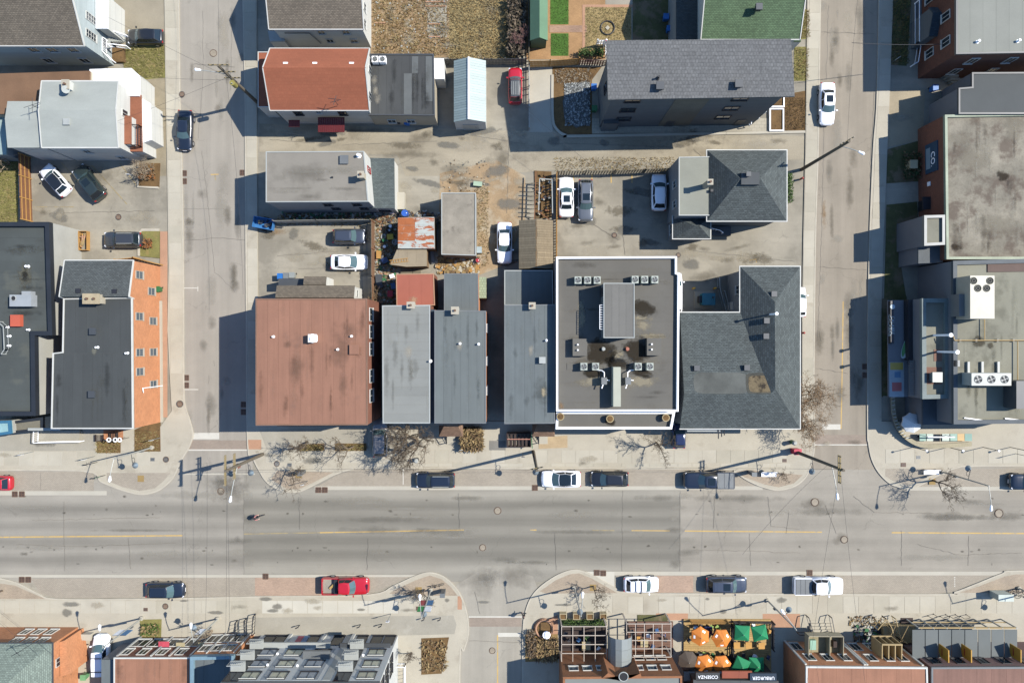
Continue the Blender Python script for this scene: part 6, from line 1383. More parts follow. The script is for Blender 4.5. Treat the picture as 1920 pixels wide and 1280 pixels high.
def car(px, py, head, label, col, kind='sedan', L=None, Wd=None, group='cars', roofm=None, sunroof=False, rails=False, cover=None, rack=False, light_glass=False, name=None, stripes=False, z0=0.03):
    l, w, h, cx, wt, re, rg, zb, zn = KIND[kind]; l = L or l; w = (Wd or w)/2
    p = W(px, py, 0.9); nm = name or {'pickup': 'pickup_truck', 'van': 'van', 'suv': 'suv'}.get(kind, 'car')
    t = thing(nm, label, {'pickup': 'pickup truck', 'van': 'van'}.get(kind, 'car'), (p.x, p.y, z0), math.radians(head), group)
    wid = [(-.5, .66), (-.492, .80), (-.47, .90), (-.43, .965), (-.36, .99), (-.2, 1), (.2, 1), (.33, .985), (.40, .955), (.45, .89), (.482, .77), (.5, .55)]
    if kind in ('van', 'pickup'): wid = [(-.5, .86), (-.492, .93), (-.47, .97), (-.4, .99), (-.2, 1), (.3, 1), (.38, .985), (.44, .94), (.48, .83), (.5, .64)]
    if kind == 'pickup': top = [(-.5, .70), (-.155, .72), (-.15, zb), (cx, zb+.02), (.42, zn+.06), (.47, zn), (.5, zn-.28)]
    else:
        dk = zb + (0.06 if kind in ('sedan', 'coupe') else 0.02)
        top = [(-.5, dk-.26), (-.49, dk-.10), (-.46, dk), (rg, dk+.02), (-.1, zb+.03), (cx, zb+.02), (.36, zn+.10), (.44, zn+.02), (.48, zn-.10), (.5, zn-.26)]
    xs = sorted(set([x for x, _ in wid] + [x for x, _ in top] + [0.27]))
    k = MB(); rings = []
    for x in xs:
        hw = interp(wid, x)*w; zt = interp(top, x); e = abs(x) > 0.47
        lo = 0.34 if e else 0.22
        rg_ = [(0, lo), (hw*.80, lo), (hw*.97, lo+.12), (hw, (lo+zt)/2), (hw*.97, zt-.14), (hw*.90, zt-.035), (hw*.55, zt+.012), (0, zt+.025)]
        rings.append([Vector((x*l, y, z)) for y, z in rg_] + [Vector((x*l, -y, z)) for y, z in rg_[-2:0:-1]])
    n = len(rings[0]); V = [v for r in rings for v in r]
    k.add(V, [(i*n+j, i*n+(j+1) % n, (i+1)*n+(j+1) % n, (i+1)*n+j) for i in range(len(rings)-1) for j in range(n)], 0, True)
    k.add(rings[0], [tuple(range(n))[::-1]]); k.add(rings[-1], [tuple(range(n))])
    # cabin shell
    hr = h
    def cab(fr):   # ring of the cabin at height fraction fr: front centre, front corner, mid, rear corner, rear centre
        z = zb-0.02 + (hr-zb)*fr; xf = (cx+(wt-cx)*fr)*l; xr = (rg+(re-rg)*fr)*l; ww = w*(0.90-0.20*fr); rw = w*(0.86-0.20*fr)
        bow = 0.16*l/4.6*(1-0.5*fr)
        return [Vector((xf+bow, 0, z)), Vector((xf+bow*0.7, ww*0.5, z)), Vector((xf, ww*0.92, z)), Vector(((xf+xr)/2, ww, z)), Vector((xr, rw*0.92, z)), Vector((xr-bow*0.4, 0, z))]
    def full(r): return r + [Vector((v.x, -v.y, v.z)) for v in r[-2:0:-1]]
    r0, r1 = full(cab(0)), full(cab(1)); m_ = len(r0)
    k.add(r0+r1, [((i+1) % m_, i, i+m_, (i+1) % m_+m_) for i in range(m_)], 0, False)
    k.build('body', col, t, world=False)
    # roof panel with a crown
    a = cab(1); rp = MB(); inner = [Vector((v.x*0.82+(a[0].x+a[-1].x)/2*0.18, v.y*0.75, v.z+0.05)) for v in a]
    A_, I_ = full(a), full(inner); rp.add(A_+I_, [((i+1) % m_, i, i+m_, (i+1) % m_+m_) for i in range(m_)], 0, True); rp.add(I_, [tuple(range(m_))[::-1]], 0, True)
    ro = rp.build('roof', roofm or col, t, world=False)
    gl = g_carl if light_glass else g_car
    def pane(nm_, q, o=0.014):
        nrm = (q[1]-q[0]).cross(q[-1]-q[0]).normalized(); c = sum(q, Vector())/len(q)
        if nrm.dot(c-Vector((0, 0, zb*0.8))) < 0: nrm = -nrm
        mb = MB(); Q = [v+nrm*o for v in q]; B = [v-nrm*0.01 for v in q]; n_ = len(q)
        mb.add(Q+B, [tuple(range(n_))] + [(i, (i+1) % n_, (i+1) % n_+n_, i+n_) for i in range(n_)]); mb.add(Q, [tuple(range(n_))[::-1]])
        return mb.build(nm_, gl, t, world=False)
    b0, b1 = cab(0.06), cab(0.93); mir = lambda v: Vector((v.x, -v.y, v.z))
    ws0 = [mir(b0[2])*1, mir(b0[1]), b0[0], b0[1], b0[2]]; ws1 = [b1[2], b1[1], b1[0], mir(b1[1]), mir(b1[2])]
    sh = lambda v, s: Vector((v.x, v.y*s, v.z))
    wsv = [sh(v, .97) for v in ws0] + [sh(v, .97) for v in ws1]
    mb = MB(); off_ = Vector((0.016, 0, 0.016)); wl = [v+off_ for v in wsv]
    for i in range(4): mb.add([wl[i], wl[i+1], wl[8-i], wl[9-i]], [(0, 1, 2, 3)], 0, True)
    mb.build('windshield', g_carl, t, world=False)
    q = [sh(b0[4], .92), sh(b0[5], 1), sh(mir(b0[4]), .92), sh(mir(b1[4]), .92), sh(b1[5], 1), sh(b1[4], .92)]
    mb = MB(); ql = [v+Vector((-0.02, 0, 0.014)) for v in q]; mb.add(ql, [(0, 1, 4, 5), (1, 2, 3, 4)], 0, True); mb.add(ql, [(5, 4, 1, 0), (4, 3, 2, 1)], 0, True); mb.build('rear_window', gl, t, world=False)
    c0, c1 = cab(0.14), cab(0.90)
    for s in (1, -1):
        f = (lambda v: v) if s == 1 else mir
        for (i, j), (u0, u1) in (((2, 3), (0.06, 0.96)), ((3, 4), (0.04, 0.86))):
            q = [c0[i].lerp(c0[j], u0), c0[i].lerp(c0[j], u1), c1[i].lerp(c1[j], u1), c1[i].lerp(c1[j], u0)]
            pane('side_window', [f(v) for v in q])
        fx = (cx-0.02)*l
        mb = MB(); mb.rb((fx, s*(w+0.09), zb+0.0), 0.14, 0.20, 0.13); mb.build('mirror', col if s == 1 else col, t, world=False)
        for x in (-0.295, 0.305):
            wr = 0.33 if kind not in ('pickup', 'suv') else 0.37
            wh = MB(); wh.tube((x*l, s*(w-0.21), wr), (x*l, s*(w+0.012), wr), wr, 16); ty = wh.build('wheel', m_tyre, t, world=False)
            rm = MB(); rm.tube((x*l, s*(w+0.0), wr), (x*l, s*(w+0.022), wr), wr*0.62, 12); rm.build('rim', m_rim, ty, world=False)
        hx = interp([(0, 0), (1, 1)], 0.5)
        mb = MB(); mb.rb((l*0.447, s*w*0.74, zn-0.18), 0.20, w*0.30, 0.12, -s*0.42); mb.build('headlight', m_head, t, world=False)
        mb = MB(); mb.rb((-l*0.487, s*w*0.72, interp(top, -0.47)-(0.24 if kind != 'pickup' else -0.12)), 0.10, w*0.30, 0.15 if kind != 'pickup' else 0.26, s*0.2); mb.build('tail_light', m_tail, t, world=False)
    mb = MB(); mb.rb((l*0.487, 0, 0.34), 0.06, w*1.15, 0.16); mb.build('grille', m_plast, t, world=False)
    mb = MB(); mb.rb((l*0.497, 0, 0.42), 0.03, 0.48, 0.11); mb.build('license_plate', m_wht2, t, world=False)
    if sunroof:
        x0, x1 = (wt*l-0.25), (wt*l-1.05); mb = MB(); mb.bx(x1, x0, -w*.42, w*.42, h+0.03, h+0.055); mb.build('sunroof', g_car, ro, world=False)
    if rails:
        for s in (1, -1):
            mb = MB(); mb.beam((wt*l-0.15, s*w*.64, h+0.06), (re*l+0.1, s*w*.64, h+0.06), 0.05, 0.06); mb.build('roof_rail', m_lgry if rails == 2 else m_plast, ro, world=False)
    if rack:
        for x in (wt*l-0.5, re*l+0.6): MB().beam((x, -w*.7, h+0.11), (x, w*.7, h+0.11), 0.08, 0.05).build('roof_bar', m_plast, ro, world=False)
    if stripes:
        for i in range(5): mb = MB(); y = (i-2)*w*.24; mb.beam((wt*l-0.2, y, h+0.05), (re*l+0.2, y, h+0.05), 0.05, 0.03); mb.build('roof_rib', m_lgry if roofm else col, ro, world=False)
    if kind == 'pickup':
        x0, x1 = -0.5*l+0.02, -0.155*l
        for s in (1, -1): mb = MB(); mb.bx(x0+0.05, x1, s*w*.985-0.09*(s > 0), s*w*.985+0.09*(s < 0), 0.6, zb-0.02); mb.build('bed_side', col, t, world=False)
        mb = MB(); mb.bx(x0-0.02, x0+0.07, -w*.9, w*.9, 0.55, zb-0.03); mb.build('tailgate', col, t, world=False)
        if cover:
            mb = MB(); mb.bx(x0+0.06, x1-0.02, -w*.90, w*.90, zb-0.05, zb+0.01); cv = mb.build('bed_cover', cover, t, world=False)
            for i in range(3): MB().bx(x0+0.1+i*0.55, x0+0.13+i*0.55, -w*.88, w*.88, zb+0.01, zb+0.022).build('seam', m_plast, cv, world=False)
        else:
            MB().bx(x0+0.08, x1-0.02, -w*.88, w*.88, 0.70, 0.76).build('bed_liner', M('bed_liner_grey', S(176, 170, 160), 0.8), t, world=False)
            MB().bx(x1-0.45, x1-0.05, -w*.86, w*.86, 0.76, zb+0.02).build('tool_box', m_blk, t, world=False)
            MB().beam((x0+0.9, -0.3, 0.9), (x1-0.5, 0.2, 1.0), 0.25, 0.1).build('plank', P('plank_yellow', S(226, 190, 120)), t, world=False)
    return t
G1 = 'cars on the main road'; G2 = 'cars in the yards and side streets'
car(271, 68, 180, 'black hatchback parked nose in beside the stair porch', c_black, 'hatch', group=G2)
car(345, 244, 268, 'dark navy sedan parked on the west street', c_blueb, 'sedan', group=G2)
car(102, 337, 140-8, 'white hatchback parked at an angle beside the timber fence', c_white, 'hatch', 4.2, group=G2, roofm=c_black)
car(166, 342, 128, 'dark green suv parked at an angle beside the white hatchback', c_dgreen, 'suv', 4.7, sunroof=True, group=G2)
car(229, 449, 180, 'charcoal suv in the small lot beside the orange brick block', c_char, 'suv', 4.45, rails=2, group=G2)
car(966, 160, 90, 'red jeep with slatted roof rack beside the dry yard', c_red, 'suv', 4.3, 1.7, group=G2, stripes=True, roofm=m_dgry)
car(1552, 194, 270, 'white sedan parked on the east street', c_white, 'sedan', 5.0, sunroof=True, group=G2)
car(1062, 369, 90, 'white sedan nearest the slatted fence in the parking lot', c_white, 'sedan', 4.8, sunroof=True, group=G2)
car(1098, 376, 270, 'grey wagon with dark sunroof in the parking lot', c_grey, 'suv', 5.0, sunroof=True, rails=True, group=G2)
car(1236, 360, 90, 'white hatchback in the shade of the pale flat wing', c_white, 'hatch', 4.4, group=G2)
car(655, 443, 0, 'slate blue suv facing the yard fence in the small lot', c_slate, 'suv', 3.9, 1.8, group=G2)
car(654, 491, 0, 'white sedan facing the yard fence in the small lot', c_white, 'coupe', 4.4, group=G2)
car(946, 455, 270, 'white sedan parked on the dirt lane beside the board roofed shed', c_white, 'sedan', 4.9, group=G2)
car(1264, 548, 90, 'white van half hidden behind the white edged block', c_white, 'van', 4.8, 1.95, group=G2)
car(1498, 566, 90, 'white car half hidden beside the burnt patch roof', c_white, 'hatch', 3.6, 1.7, group=G2, z0=0.13)
car(713, 820, 90, 'taupe minivan squeezed between the brown roof and the seamed roof', c_taupe, 'suv', 4.6, 1.85, group=G2, stripes=True, z0=0.13)
car(1273, 817, 90, 'navy compact car beside the white edged block', c_navy, 'hatch', 2.9, 1.6, group=G2, z0=0.13)
car(816, 900, 180, 'blue black suv parked left of the leaning utility pole shadow', c_blueb, 'suv', 4.65, rails=2, group=G1)
car(1052, 898, 180, 'white car with dark glass roof on the main road', c_white, 'coupe', 4.7, 2.0, roofm=g_car, group=G1)
car(1143, 898, 180, 'black crossover behind the white glass roofed car', c_black, 'hatch', 4.5, 1.85, rails=True, group=G1)
car(1329, 900, 180, 'dark blue pickup truck with grey bed cover', c_blueb, 'pickup', 6.0, 2.0, cover=m_gry, sunroof=True, group=G1)
car(-14, 906, 180, 'red car cut by the left edge of the picture', c_red, 'hatch', 4.4, 1.8, group=G1)
car(1931, 903, 180, 'dark car cut by the right edge of the picture', c_blueb, 'suv', 4.6, 1.9, group=G1)
car(309, 1107, 0, 'dark navy hatchback parked on the south side', c_blueb, 'hatch', 4.55, 1.85, rails=True, group=G1)
car(648, 1098, 0, 'red pickup truck with open bed on the south side', c_red, 'pickup', 5.6, 2.0, group=G1)
car(1203, 1096, 0, 'white suv with black roof bars on the south side', c_white, 'hatch', 4.2, 1.85, rack=True, group=G1)
car(1363, 1096, 0, 'slate blue suv with sunroof on the south side', c_slate, 'suv', 4.9, 1.95, sunroof=True, rails=True, group=G1)
car(1535, 1098, 0, 'white pickup truck with grey bed cover on the south side', c_white, 'pickup', 5.9, 2.05, cover=m_gry, group=G1)
car(190, 1228, 90, 'white van parked between the brick house and the shop row', c_white, 'van', 4.9, 1.9, rack=True, group=G2, z0=0.13)
# ------------------------------------------------------------------ poles, lamps, wires
m_pole = M('weathered_pole', S(128, 118, 104), 0.9, 0.15, 1.0, 0.15, 8, stretch=(1, 0.3, 1)); m_arm = P('crossarm_timber', S(168, 150, 110), 0.85)
m_steel = P('lamp_post_steel', S(206, 208, 206), 0.4, 0.2); m_lampw = P('lamp_head_white', (0.8, 0.8, 0.8), 0.4)
def up(px, py): v = W(px, py, 0); return Vector((v.x, v.y, 0))
def utility_pole(px, py, h, label, arms=(), trans=None, lamp=None, ped=None, street=0.13):
    b = up(px, py); t = thing('utility_pole', label, 'utility pole', b, 0, 'utility poles')
    MB().tube((0, 0, 0), (0, 0, h), 0.21, 10, 0.14).build('pole', m_pole, t, world=False)
    for z, a, l in arms:
        d = Vector((math.cos(a), math.sin(a), 0)); n = Vector((-d.y, d.x, 0))*0.16
        k = MB(); k.beam(d*-l/2+n+Vector((0, 0, z)), d*l/2+n+Vector((0, 0, z)), 0.11, 0.12); ar = k.build('crossarm', m_arm, t, world=False)
        for s in (-0.92, -0.45, 0.45, 0.92): MB().cyl(d*l/2*s+n+Vector((0, 0, z+0.06)), 0.06, 0.22, 8).build('insulator', m_iron2, ar, world=False)
    if trans:
        z, dx, dy, mm = trans; k = MB(); k.cyl((dx, dy, z), 0.28, 0.9, 14); k.cyl((dx, dy, z+0.9), 0.30, 0.05, 14); tr = k.build('transformer', mm, t, world=False)
        MB().cyl((dx*1.2, dy*1.2, z+0.95), 0.05, 0.2, 6).build('bushing', m_lgry, tr, world=False); MB().beam((0, 0, z+0.5), (dx, dy, z+0.5), 0.1, 0.1).build('bracket', m_blk, t, world=False)
    if lamp:
        z, dx, dy = lamp; pts = [Vector((dx*u, dy*u, z+0.5*math.sin(u*1.5))) for u in (0, .25, .5, .75, 1)]
        MB().path(pts, 0.045, 6).build('lamp_arm', m_steel, t, world=False)
        e = pts[-1]; d = Vector((dx, dy, 0)).normalized(); k = MB(); k.tube(e, e+d*0.55, 0.10, 10, 0.17); k.tube(e+d*0.55, e+d*0.7, 0.17, 10, 0.06); k.build('lamp_head', m_lampw, t, world=False)
    if ped: ped_lamp(t, *ped)
    return t
def ped_lamp(t, z, dx, dy):
    d = Vector((dx, dy, 0)); n = d.normalized()
    k = MB(); k.tube((0, 0, z), d+Vector((0, 0, z)), 0.035, 6); c = d*0.55+Vector((0, 0, z-0.25))
    pts = [c + n*math.cos(a)*0.28 + Vector((0, 0, math.sin(a)*0.28)) for a in [2*math.pi*i/12 for i in range(13)]]
    k.path(pts, 0.025, 5); k.build('scroll_bracket', m_blk, t, world=False)
    e = d+Vector((0, 0, z)); k = MB(); k.tube(e-Vector((0, 0, 0.12)), e-Vector((0, 0, 0.45)), 0.10, 14, 0.36); k.cyl(e-Vector((0, 0, 0.12)), 0.08, 0.14, 10); sh = k.build('lamp_shade', P('shade_blue_grey', S(150, 166, 180), 0.35, 0.3), t, world=False)
    MB().cyl(e-Vector((0, 0, 0.52)), 0.18, 0.1, 12).build('bulb_glass', m_lampw, sh, world=False)
def street_lamp(px, py, h, label, arm=(0, 2.0), ped=(0.0, -1.2), banner=None, cab=None):
    b = up(px, py) + Vector((0, 0, Z1)); t = thing('street_lamp', label, 'street lamp', b, 0, 'street lamps')
    MB().cyl((0, 0, 0), 0.24, 0.25, 14).build('base', m_conc2, t, world=False)
    MB().tube((0, 0, 0.2), (0, 0, h), 0.10, 10, 0.06).build('post', m_steel, t, world=False)
    dx, dy = arm; pts = [Vector((dx*u, dy*u, h-0.1+0.4*math.sin(u*1.5))) for u in (0, .25, .5, .75, 1)]
    MB().path(pts, 0.04, 6).build('lamp_arm', m_steel, t, world=False); e = pts[-1]; d = Vector((dx, dy, 0)).normalized()
    k = MB(); k.tube(e, e+d*0.5, 0.09, 10, 0.17); k.tube(e+d*0.5, e+d*0.66, 0.17, 10, 0.05); k.build('lamp_head', m_lampw, t, world=False)
    if ped: ped_lamp(t, 4.6, *ped)
    MB().rb((0, -0.12, 2.2), 0.36, 0.12, 0.5).build('control_box', m_gry, t, world=False)
    if banner:
        for i, (z, s, mm) in enumerate(banner):
            MB().bx(min(0, s*0.75), max(0, s*0.75), -0.02, 0.02, z, z+1.5).build('banner', mm, t, world=False); MB().tube((0, 0, z+1.5), (s*0.8, 0, z+1.5), 0.02).build('banner_rod', m_blk, t, world=False)
    return t
PI = math.pi
utility_pole(1000, 846, 12.2, 'tall wooden utility pole in front of the slate grey roofed building', ((11.7, 0.2, 1.4),), None, None, (5.0, 0.1, -1.6))
utility_pole(1488, 845, 12.4, 'wooden utility pole with red box at its foot near the east corner', ((12.0, PI/2, 2.9), (11.6, PI/2, 2.9)), None, (9.8, 0.3, -2.8), (5.0, 0.2, -1.6))
utility_pole(493, 851, 10.8, 'wooden utility pole with double crossarms at the west corner', ((10.5, PI/2, 3.2), (10.3, PI/2, 3.2), (8.2, PI/2, 2.8), (7.9, PI/2, 2.8)), (6.6, -0.3, -0.2, P('transformer_rust', S(176, 120, 104))), (7.6, -0.5, -3.2), (4.8, 0.2, -1.4))
utility_pole(482, 192, 11.0, 'wooden utility pole with green transformer beside the terracotta roof', ((10.7, 0.0, 2.2), (8.9, 0.0, 2.0), (7.2, 0.0, 1.8)), (6.6, 0.1, -0.5, P('transformer_green', S(170, 160, 90))), (8.6, -2.6, 0.25))
utility_pole(1503, 318, 11.6, 'leaning shadowed utility pole beside the hip roofed house on the east street', ((11.2, 0.5, 1.6),), None, (9.8, 1.6, -0.7))
m_b1, m_b2, m_b3 = P('banner_blue', S(80, 150, 210)), P('banner_green', S(70, 200, 110)), P('banner_red', S(220, 90, 100))
street_lamp(1076, 1100, 8.6, 'street lamp on the rounded corner right of the south street', (0.1, 2.1), (0.3, -1.3))
street_lamp(808, 1104, 8.6, 'street lamp with colourful banners on the corner left of the south street', (-0.1, 2.1), (-0.3, -1.3), ((5.2, 1, m_wht2), (5.2, -1, m_b2), (3.4, 1, m_b1), (3.4, -1, m_b3)))
street_lamp(1908, 1101, 8.6, 'street lamp by the cabinet near the right edge of the south pavement', (-0.3, 2.1), (-0.2, -1.4))
street_lamp(1438, 1124, 8.4, 'street lamp beside the green parasols', (-1.4, 1.8), (0.9, 0.5))
street_lamp(287, 838, 8.0, 'street lamp at the bed corner of the orange brick block', (-0.2, -1.8), (0.2, -1.4))
street_lamp(268, 1157, 8.0, 'street lamp at the planted bed beside the shop row', (-0.1, 2.0), None, ((3.4, 1, m_b1), (3.4, -1, m_wht2)))
street_lamp(410, 1158, 6.4, 'street lamp with white panel left of the pale plaza', (-0.1, 1.6), (-1.0, 0.6), ((3.0, -1, m_wht2),))
street_lamp(1766, 884, 8.0, 'street lamp beside the white bench at the restaurant corner', (0.0, -2.0), (0.3, 1.2))
m_wire = P('wire_black', (0.02, 0.02, 0.022), 0.7)
def wire(a, za, b_, zb, label, sag=0.5, r=0.012, n=14):
    p, q = W(*a, za), W(*b_, zb); t = [p.lerp(q, i/n) - Vector((0, 0, 4*sag*(i/n)*(1-i/n))) for i in range(n+1)]
    k = MB(); k.path(t, r, 4); o = k.build('overhead_wire', m_wire); tag(o, label, 'wire', 'overhead wires'); return o
def gp(px, py, z):   # picture position of a point above ground position px,py
    k = H/(H-z); return (960+(px-960)*k, 640+(py-640)*k)
P1, P2, P3, P4, P5 = (1000, 846), (1488, 845), (493, 851), (482, 192), (1503, 318)
wire(gp(*P3, 10.5), 10.6, gp(493, 1320, 10), 10.0, 'upper wire crossing the main road south of the west corner pole')
wire(gp(476, 858, 8), 8.2, gp(470, 1320, 8), 8.0, 'lower wire crossing the main road south of the west corner pole')
wire(gp(430, 851, 6), 6.6, gp(420, 1320, 6), 6.2, 'left hand wire crossing the main road near the west corner pole')
wire(gp(*P4, 10.8), 10.8, gp(468, -80, 10), 10.4, 'wire running up the west street from the pole beside the terracotta roof')
wire(gp(*P4, 9.0), 9.0, gp(505, 560, 8), 7.6, 'pale service wire running down from the pole beside the terracotta roof', 0.8)
wire(gp(*P4, 7.3), 7.3, gp(230, 60, 5), 5.6, 'service wire from the pole to the white house with the stair porch', 0.4)
wire(gp(*P4, 7.0), 7.0, gp(250, 170, 5), 5.2, 'service wire from the pole to the pale membrane roof house', 0.4)
wire(gp(*P2, 11.6), 11.6, gp(1430, 1330, 10), 10.0, 'left wire fanning south from the east corner pole')
wire(gp(*P2, 11.7), 11.7, gp(1560, 1330, 10), 10.0, 'right wire fanning south from the east corner pole')
wire(gp(*P2, 9.0), 9.0, gp(1350, 1000, 8), 7.0, 'slack wire from the east corner pole over the parking bay', 0.6)
wire(gp(*P1, 11.8), 11.9, gp(*P2, 11.8), 11.9, 'wire between the middle pole and the east corner pole', 0.7)
wire(gp(*P3, 10.4), 10.4, gp(*P1, 11.8), 11.8, 'wire between the west corner pole and the middle pole', 0.7)
wire(gp(-60, 985, 9), 9.0, gp(150, 1180, 7), 7.0, 'diagonal wire over the bottom left of the main road', 0.3)
wire(gp(-40, 985, 9), 9.0, gp(175, 1180, 7), 7.0, 'second diagonal wire over the bottom left of the main road', 0.3)
wire(gp(*P5, 11.2), 11.3, gp(1545, -60, 10), 10.5, 'wire running up the east street from the pole by the hip roof', 0.6)
wire(gp(1535, 135, 8), 8.5, gp(1745, 116, 5), 5.0, 'pale wire crossing the east street to the brick apartments', 0.4, 0.03)
wire(gp(*P4, 8.0), 8.0, gp(60, 320, 5), 6.0, 'long wire from the pole over the pale membrane roof', 0.8)
wire(gp(990, 240, 6), 6.0, gp(1100, 330, 5), 5.0, 'wire drooping over the lane beside the hedge bed', 0.4)

# ------------------------------------------------------------------ bare trees
m_bark = M('bare_bark', S(134, 119, 103), 0.95, 0.2, 1.5, 0.2, 9); m_barkb = M('bare_bark_brown', S(186, 156, 124), 0.95, 0.2, 1.5, 0.2, 9); m_barkp = M('bare_bark_pale', S(190, 172, 150), 0.95, 0.2, 1.5, 0.2, 9)
def bare_tree(px, py, h, spread, label, seed, mat=None, lean=(0, 0), name='bare_tree', stems=1, depth=5, cat='tree', z0=0.1, tr=None, low=0.28):
    r = random.Random(seed); b = up(px, py); t = thing(name, label, cat, (b.x, b.y, z0), 0, 'bare trees')
    tk, br = MB(), MB()
    def grow(p, d, l, rad, k):
        n = 3; q = p
        for i in range(n):
            d2 = (d + Vector((r.uniform(-.2, .2), r.uniform(-.2, .2), r.uniform(-.1, .16)))).normalized()
            e = q + d2*l/n; (tk if k == depth else br).tube(q, e, rad*(1-0.15*i), 5 if k > 2 else 3, rad*(1-0.15*(i+1)), cap=False); 
            if 0 < k < depth and r.random() < (0.9 if k > 2 else 0.45):
                s = Vector((r.uniform(-1, 1), r.uniform(-1, 1), r.uniform(-.1, .8))).normalized()
                grow(e, (d2*0.6+s*0.8).normalized(), l*r.uniform(.42, .6), max(rad*.42, .012), k-1 if k < 3 else k-2)
            q, d = e, d2
        if k <= 0: return
        for i in range(r.choice((2, 3, 3)) if k > 1 else 3):
            a = r.uniform(0, 2*PI); s = Vector((math.cos(a), math.sin(a), r.uniform(-0.05, .5)))
            grow(q, (d*0.75 + s*spread).normalized(), l*r.uniform(.58, .82), max(rad*.58, .014), k-1)
    for i in range(stems):
        a = r.uniform(0, 2*PI); d0 = Vector((lean[0]+(math.cos(a)*.45 if stems > 1 else 0), lean[1]+(math.sin(a)*.45 if stems > 1 else 0), 1)).normalized()
        grow(Vector((0, 0, 0)), d0, h*low, tr or h*0.021, depth)
    tk.build('trunk', mat or m_bark, t, world=False); br.build('crown', mat or m_bark, t, world=False); return t
bare_tree(577, 828, 6.0, 0.9, 'small bare tree left of two in front of the brown roofed building', 3, depth=5)
bare_tree(664, 836, 6.0, 0.9, 'small bare tree right of two in front of the brown roofed building', 4, depth=5)
bare_tree(552, 890, 5.6, 0.9, 'small bare street tree on the west bump out', 5, depth=5)
bare_tree(782, 822, 8.2, 1.0, 'large many stemmed bare tree in front of the seamed grey roof', 6, m_bark, stems=4, depth=5)
bare_tree(1230, 829, 5.6, 0.9, 'small bare tree in front of the white edged block', 8, depth=5)
bare_tree(1486, 742, 7.6, 0.9, 'tall bare brown tree behind the grey shingle corner building', 9, m_barkb, stems=5, depth=5, tr=0.09, lean=(0.12, -0.02))
bare_tree(1488, 782, 6.6, 0.9, 'spreading bare brown tree at the grey shingle building corner', 10, m_barkb, stems=4, depth=5, tr=0.08)
bare_tree(1748, 900, 6.5, 0.8, 'bare street tree leaning over the restaurant corner bump out', 12, depth=5, lean=(-0.2, 0.0))
bare_tree(6, 1106, 5.0, 0.9, 'small bare tree on the left edge bump out', 13, depth=5)
bare_tree(796, 1104, 4.6, 0.9, 'small bare tree on the corner left of the south street', 14, depth=5)
bare_tree(1113, 1098, 5.0, 0.9, 'small bare tree on the corner right of the south street', 15, depth=5)
bare_tree(283, 326, 3.6, 1.0, 'pale bare bush at the pale roofed house', 16, m_barkp, stems=4, depth=4)
bare_tree(20, 308, 4.0, 1.0, 'pale bare bush beside the timber fence', 17, m_barkp, stems=3, depth=4)
bare_tree(977, 88, 3.6, 0.9, 'pinkish bare bush at the garden shed corner', 18, M('bare_bark_pink', S(168, 128, 124), 0.9), stems=3, depth=4)
bare_tree(822, 406, 3.2, 1.0, 'white barked bare sapling beside the weathered garage', 19, m_barkp, stems=2, depth=3)
bare_tree(134, 1232, 4.4, 0.9, 'bare tree beside the brick house in the bottom left corner', 20, depth=5)
bare_tree(772, 1222, 4.6, 0.9, 'bare tree at the straw bed of the grey apartment block', 21, depth=5)
bare_tree(400, 1180, 3.0, 1.0, 'bare shrub in the bed left of the iron entry steps', 22, m_barkp, stems=4, depth=3)
bare_tree(704, 560, 3.0, 1.0, 'brown bare bush in the cluttered yard', 23, m_barkb, stems=4, depth=3)
bare_tree(1466, 888, 1.9, 1.0, 'small bare planting beside the white bench', 24, m_bark, stems=4, depth=3, low=0.35)
# ------------------------------------------------------------------ shrubs, hedges, dry plants
m_lf1 = M('hedge_leaf', S(92, 118, 50), 0.8, 0.3, 2.0, 0.2, 9); m_lf2 = M('hedge_leaf_dark', S(62, 88, 44), 0.8, 0.3, 2.0, 0.2, 9); m_strw = M('straw_leaf', S(172, 148, 106), 0.9, 0.25, 2.0, 0.2, 9); m_strd = M('dead_vine', S(132, 108, 80), 0.9, 0.25, 2.0, 0.2, 9)
def leafmass(mb, n, box, size, r, m=2, stem=0.0):
    x0, x1, y0, y1, z0, z1 = box
    for i in range(n):
        p = Vector((r.uniform(x0, x1), r.uniform(y0, y1), z0+(z1-z0)*r.random()**0.7))
        a, e = r.uniform(0, 2*PI), r.uniform(-.5, .9); d = Vector((math.cos(a)*math.cos(e), math.sin(a)*math.cos(e), math.sin(e)))*size*r.uniform(.6, 1.4)
        s = d.cross(Vector((r.uniform(-1, 1), r.uniform(-1, 1), 1))).normalized()*size*r.uniform(.16, .4)
        mb.add([p-s, p+s, p+d], [(0, 1, 2)], r.randrange(m))
def shrub(name, label, cat, pts, z1, n, size, mats, seed, z0=0.1, group=None):
    r = random.Random(seed); xs = [p[0] for p in pts]; ys = [p[1] for p in pts]
    a, c = up(min(xs), max(ys)), up(max(xs), min(ys)); t = thing(name, label, cat, ((a.x+c.x)/2, (a.y+c.y)/2, 0), 0, group)
    mb = MB(); leafmass(mb, n, (a.x, c.x, a.y, c.y, z0, z1), size, r, len(mats)); o = mb.build('foliage', list(mats), t); 
    st = MB()
    for i in range(max(4, n//120)):
        x, y = r.uniform(a.x, c.x), r.uniform(a.y, c.y); st.tube((x, y, 0), (x+r.uniform(-.2, .2), y+r.uniform(-.2, .2), z1*0.9), 0.02, 4, 0.006)
    st.build('stem', m_bark, t); return t
shrub('hedge', 'narrow green hedge beside the hip roofed house', 'hedge', [(1466, 330), (1476, 384)], 1.9, 900, 0.22, (m_lf1, m_lf2), 1)
shrub('hedge', 'clipped green hedge behind the four white planters', 'hedge', [(1050, 1158), (1134, 1165)], 1.2, 1600, 0.2, (m_lf1, m_lf2), 2)
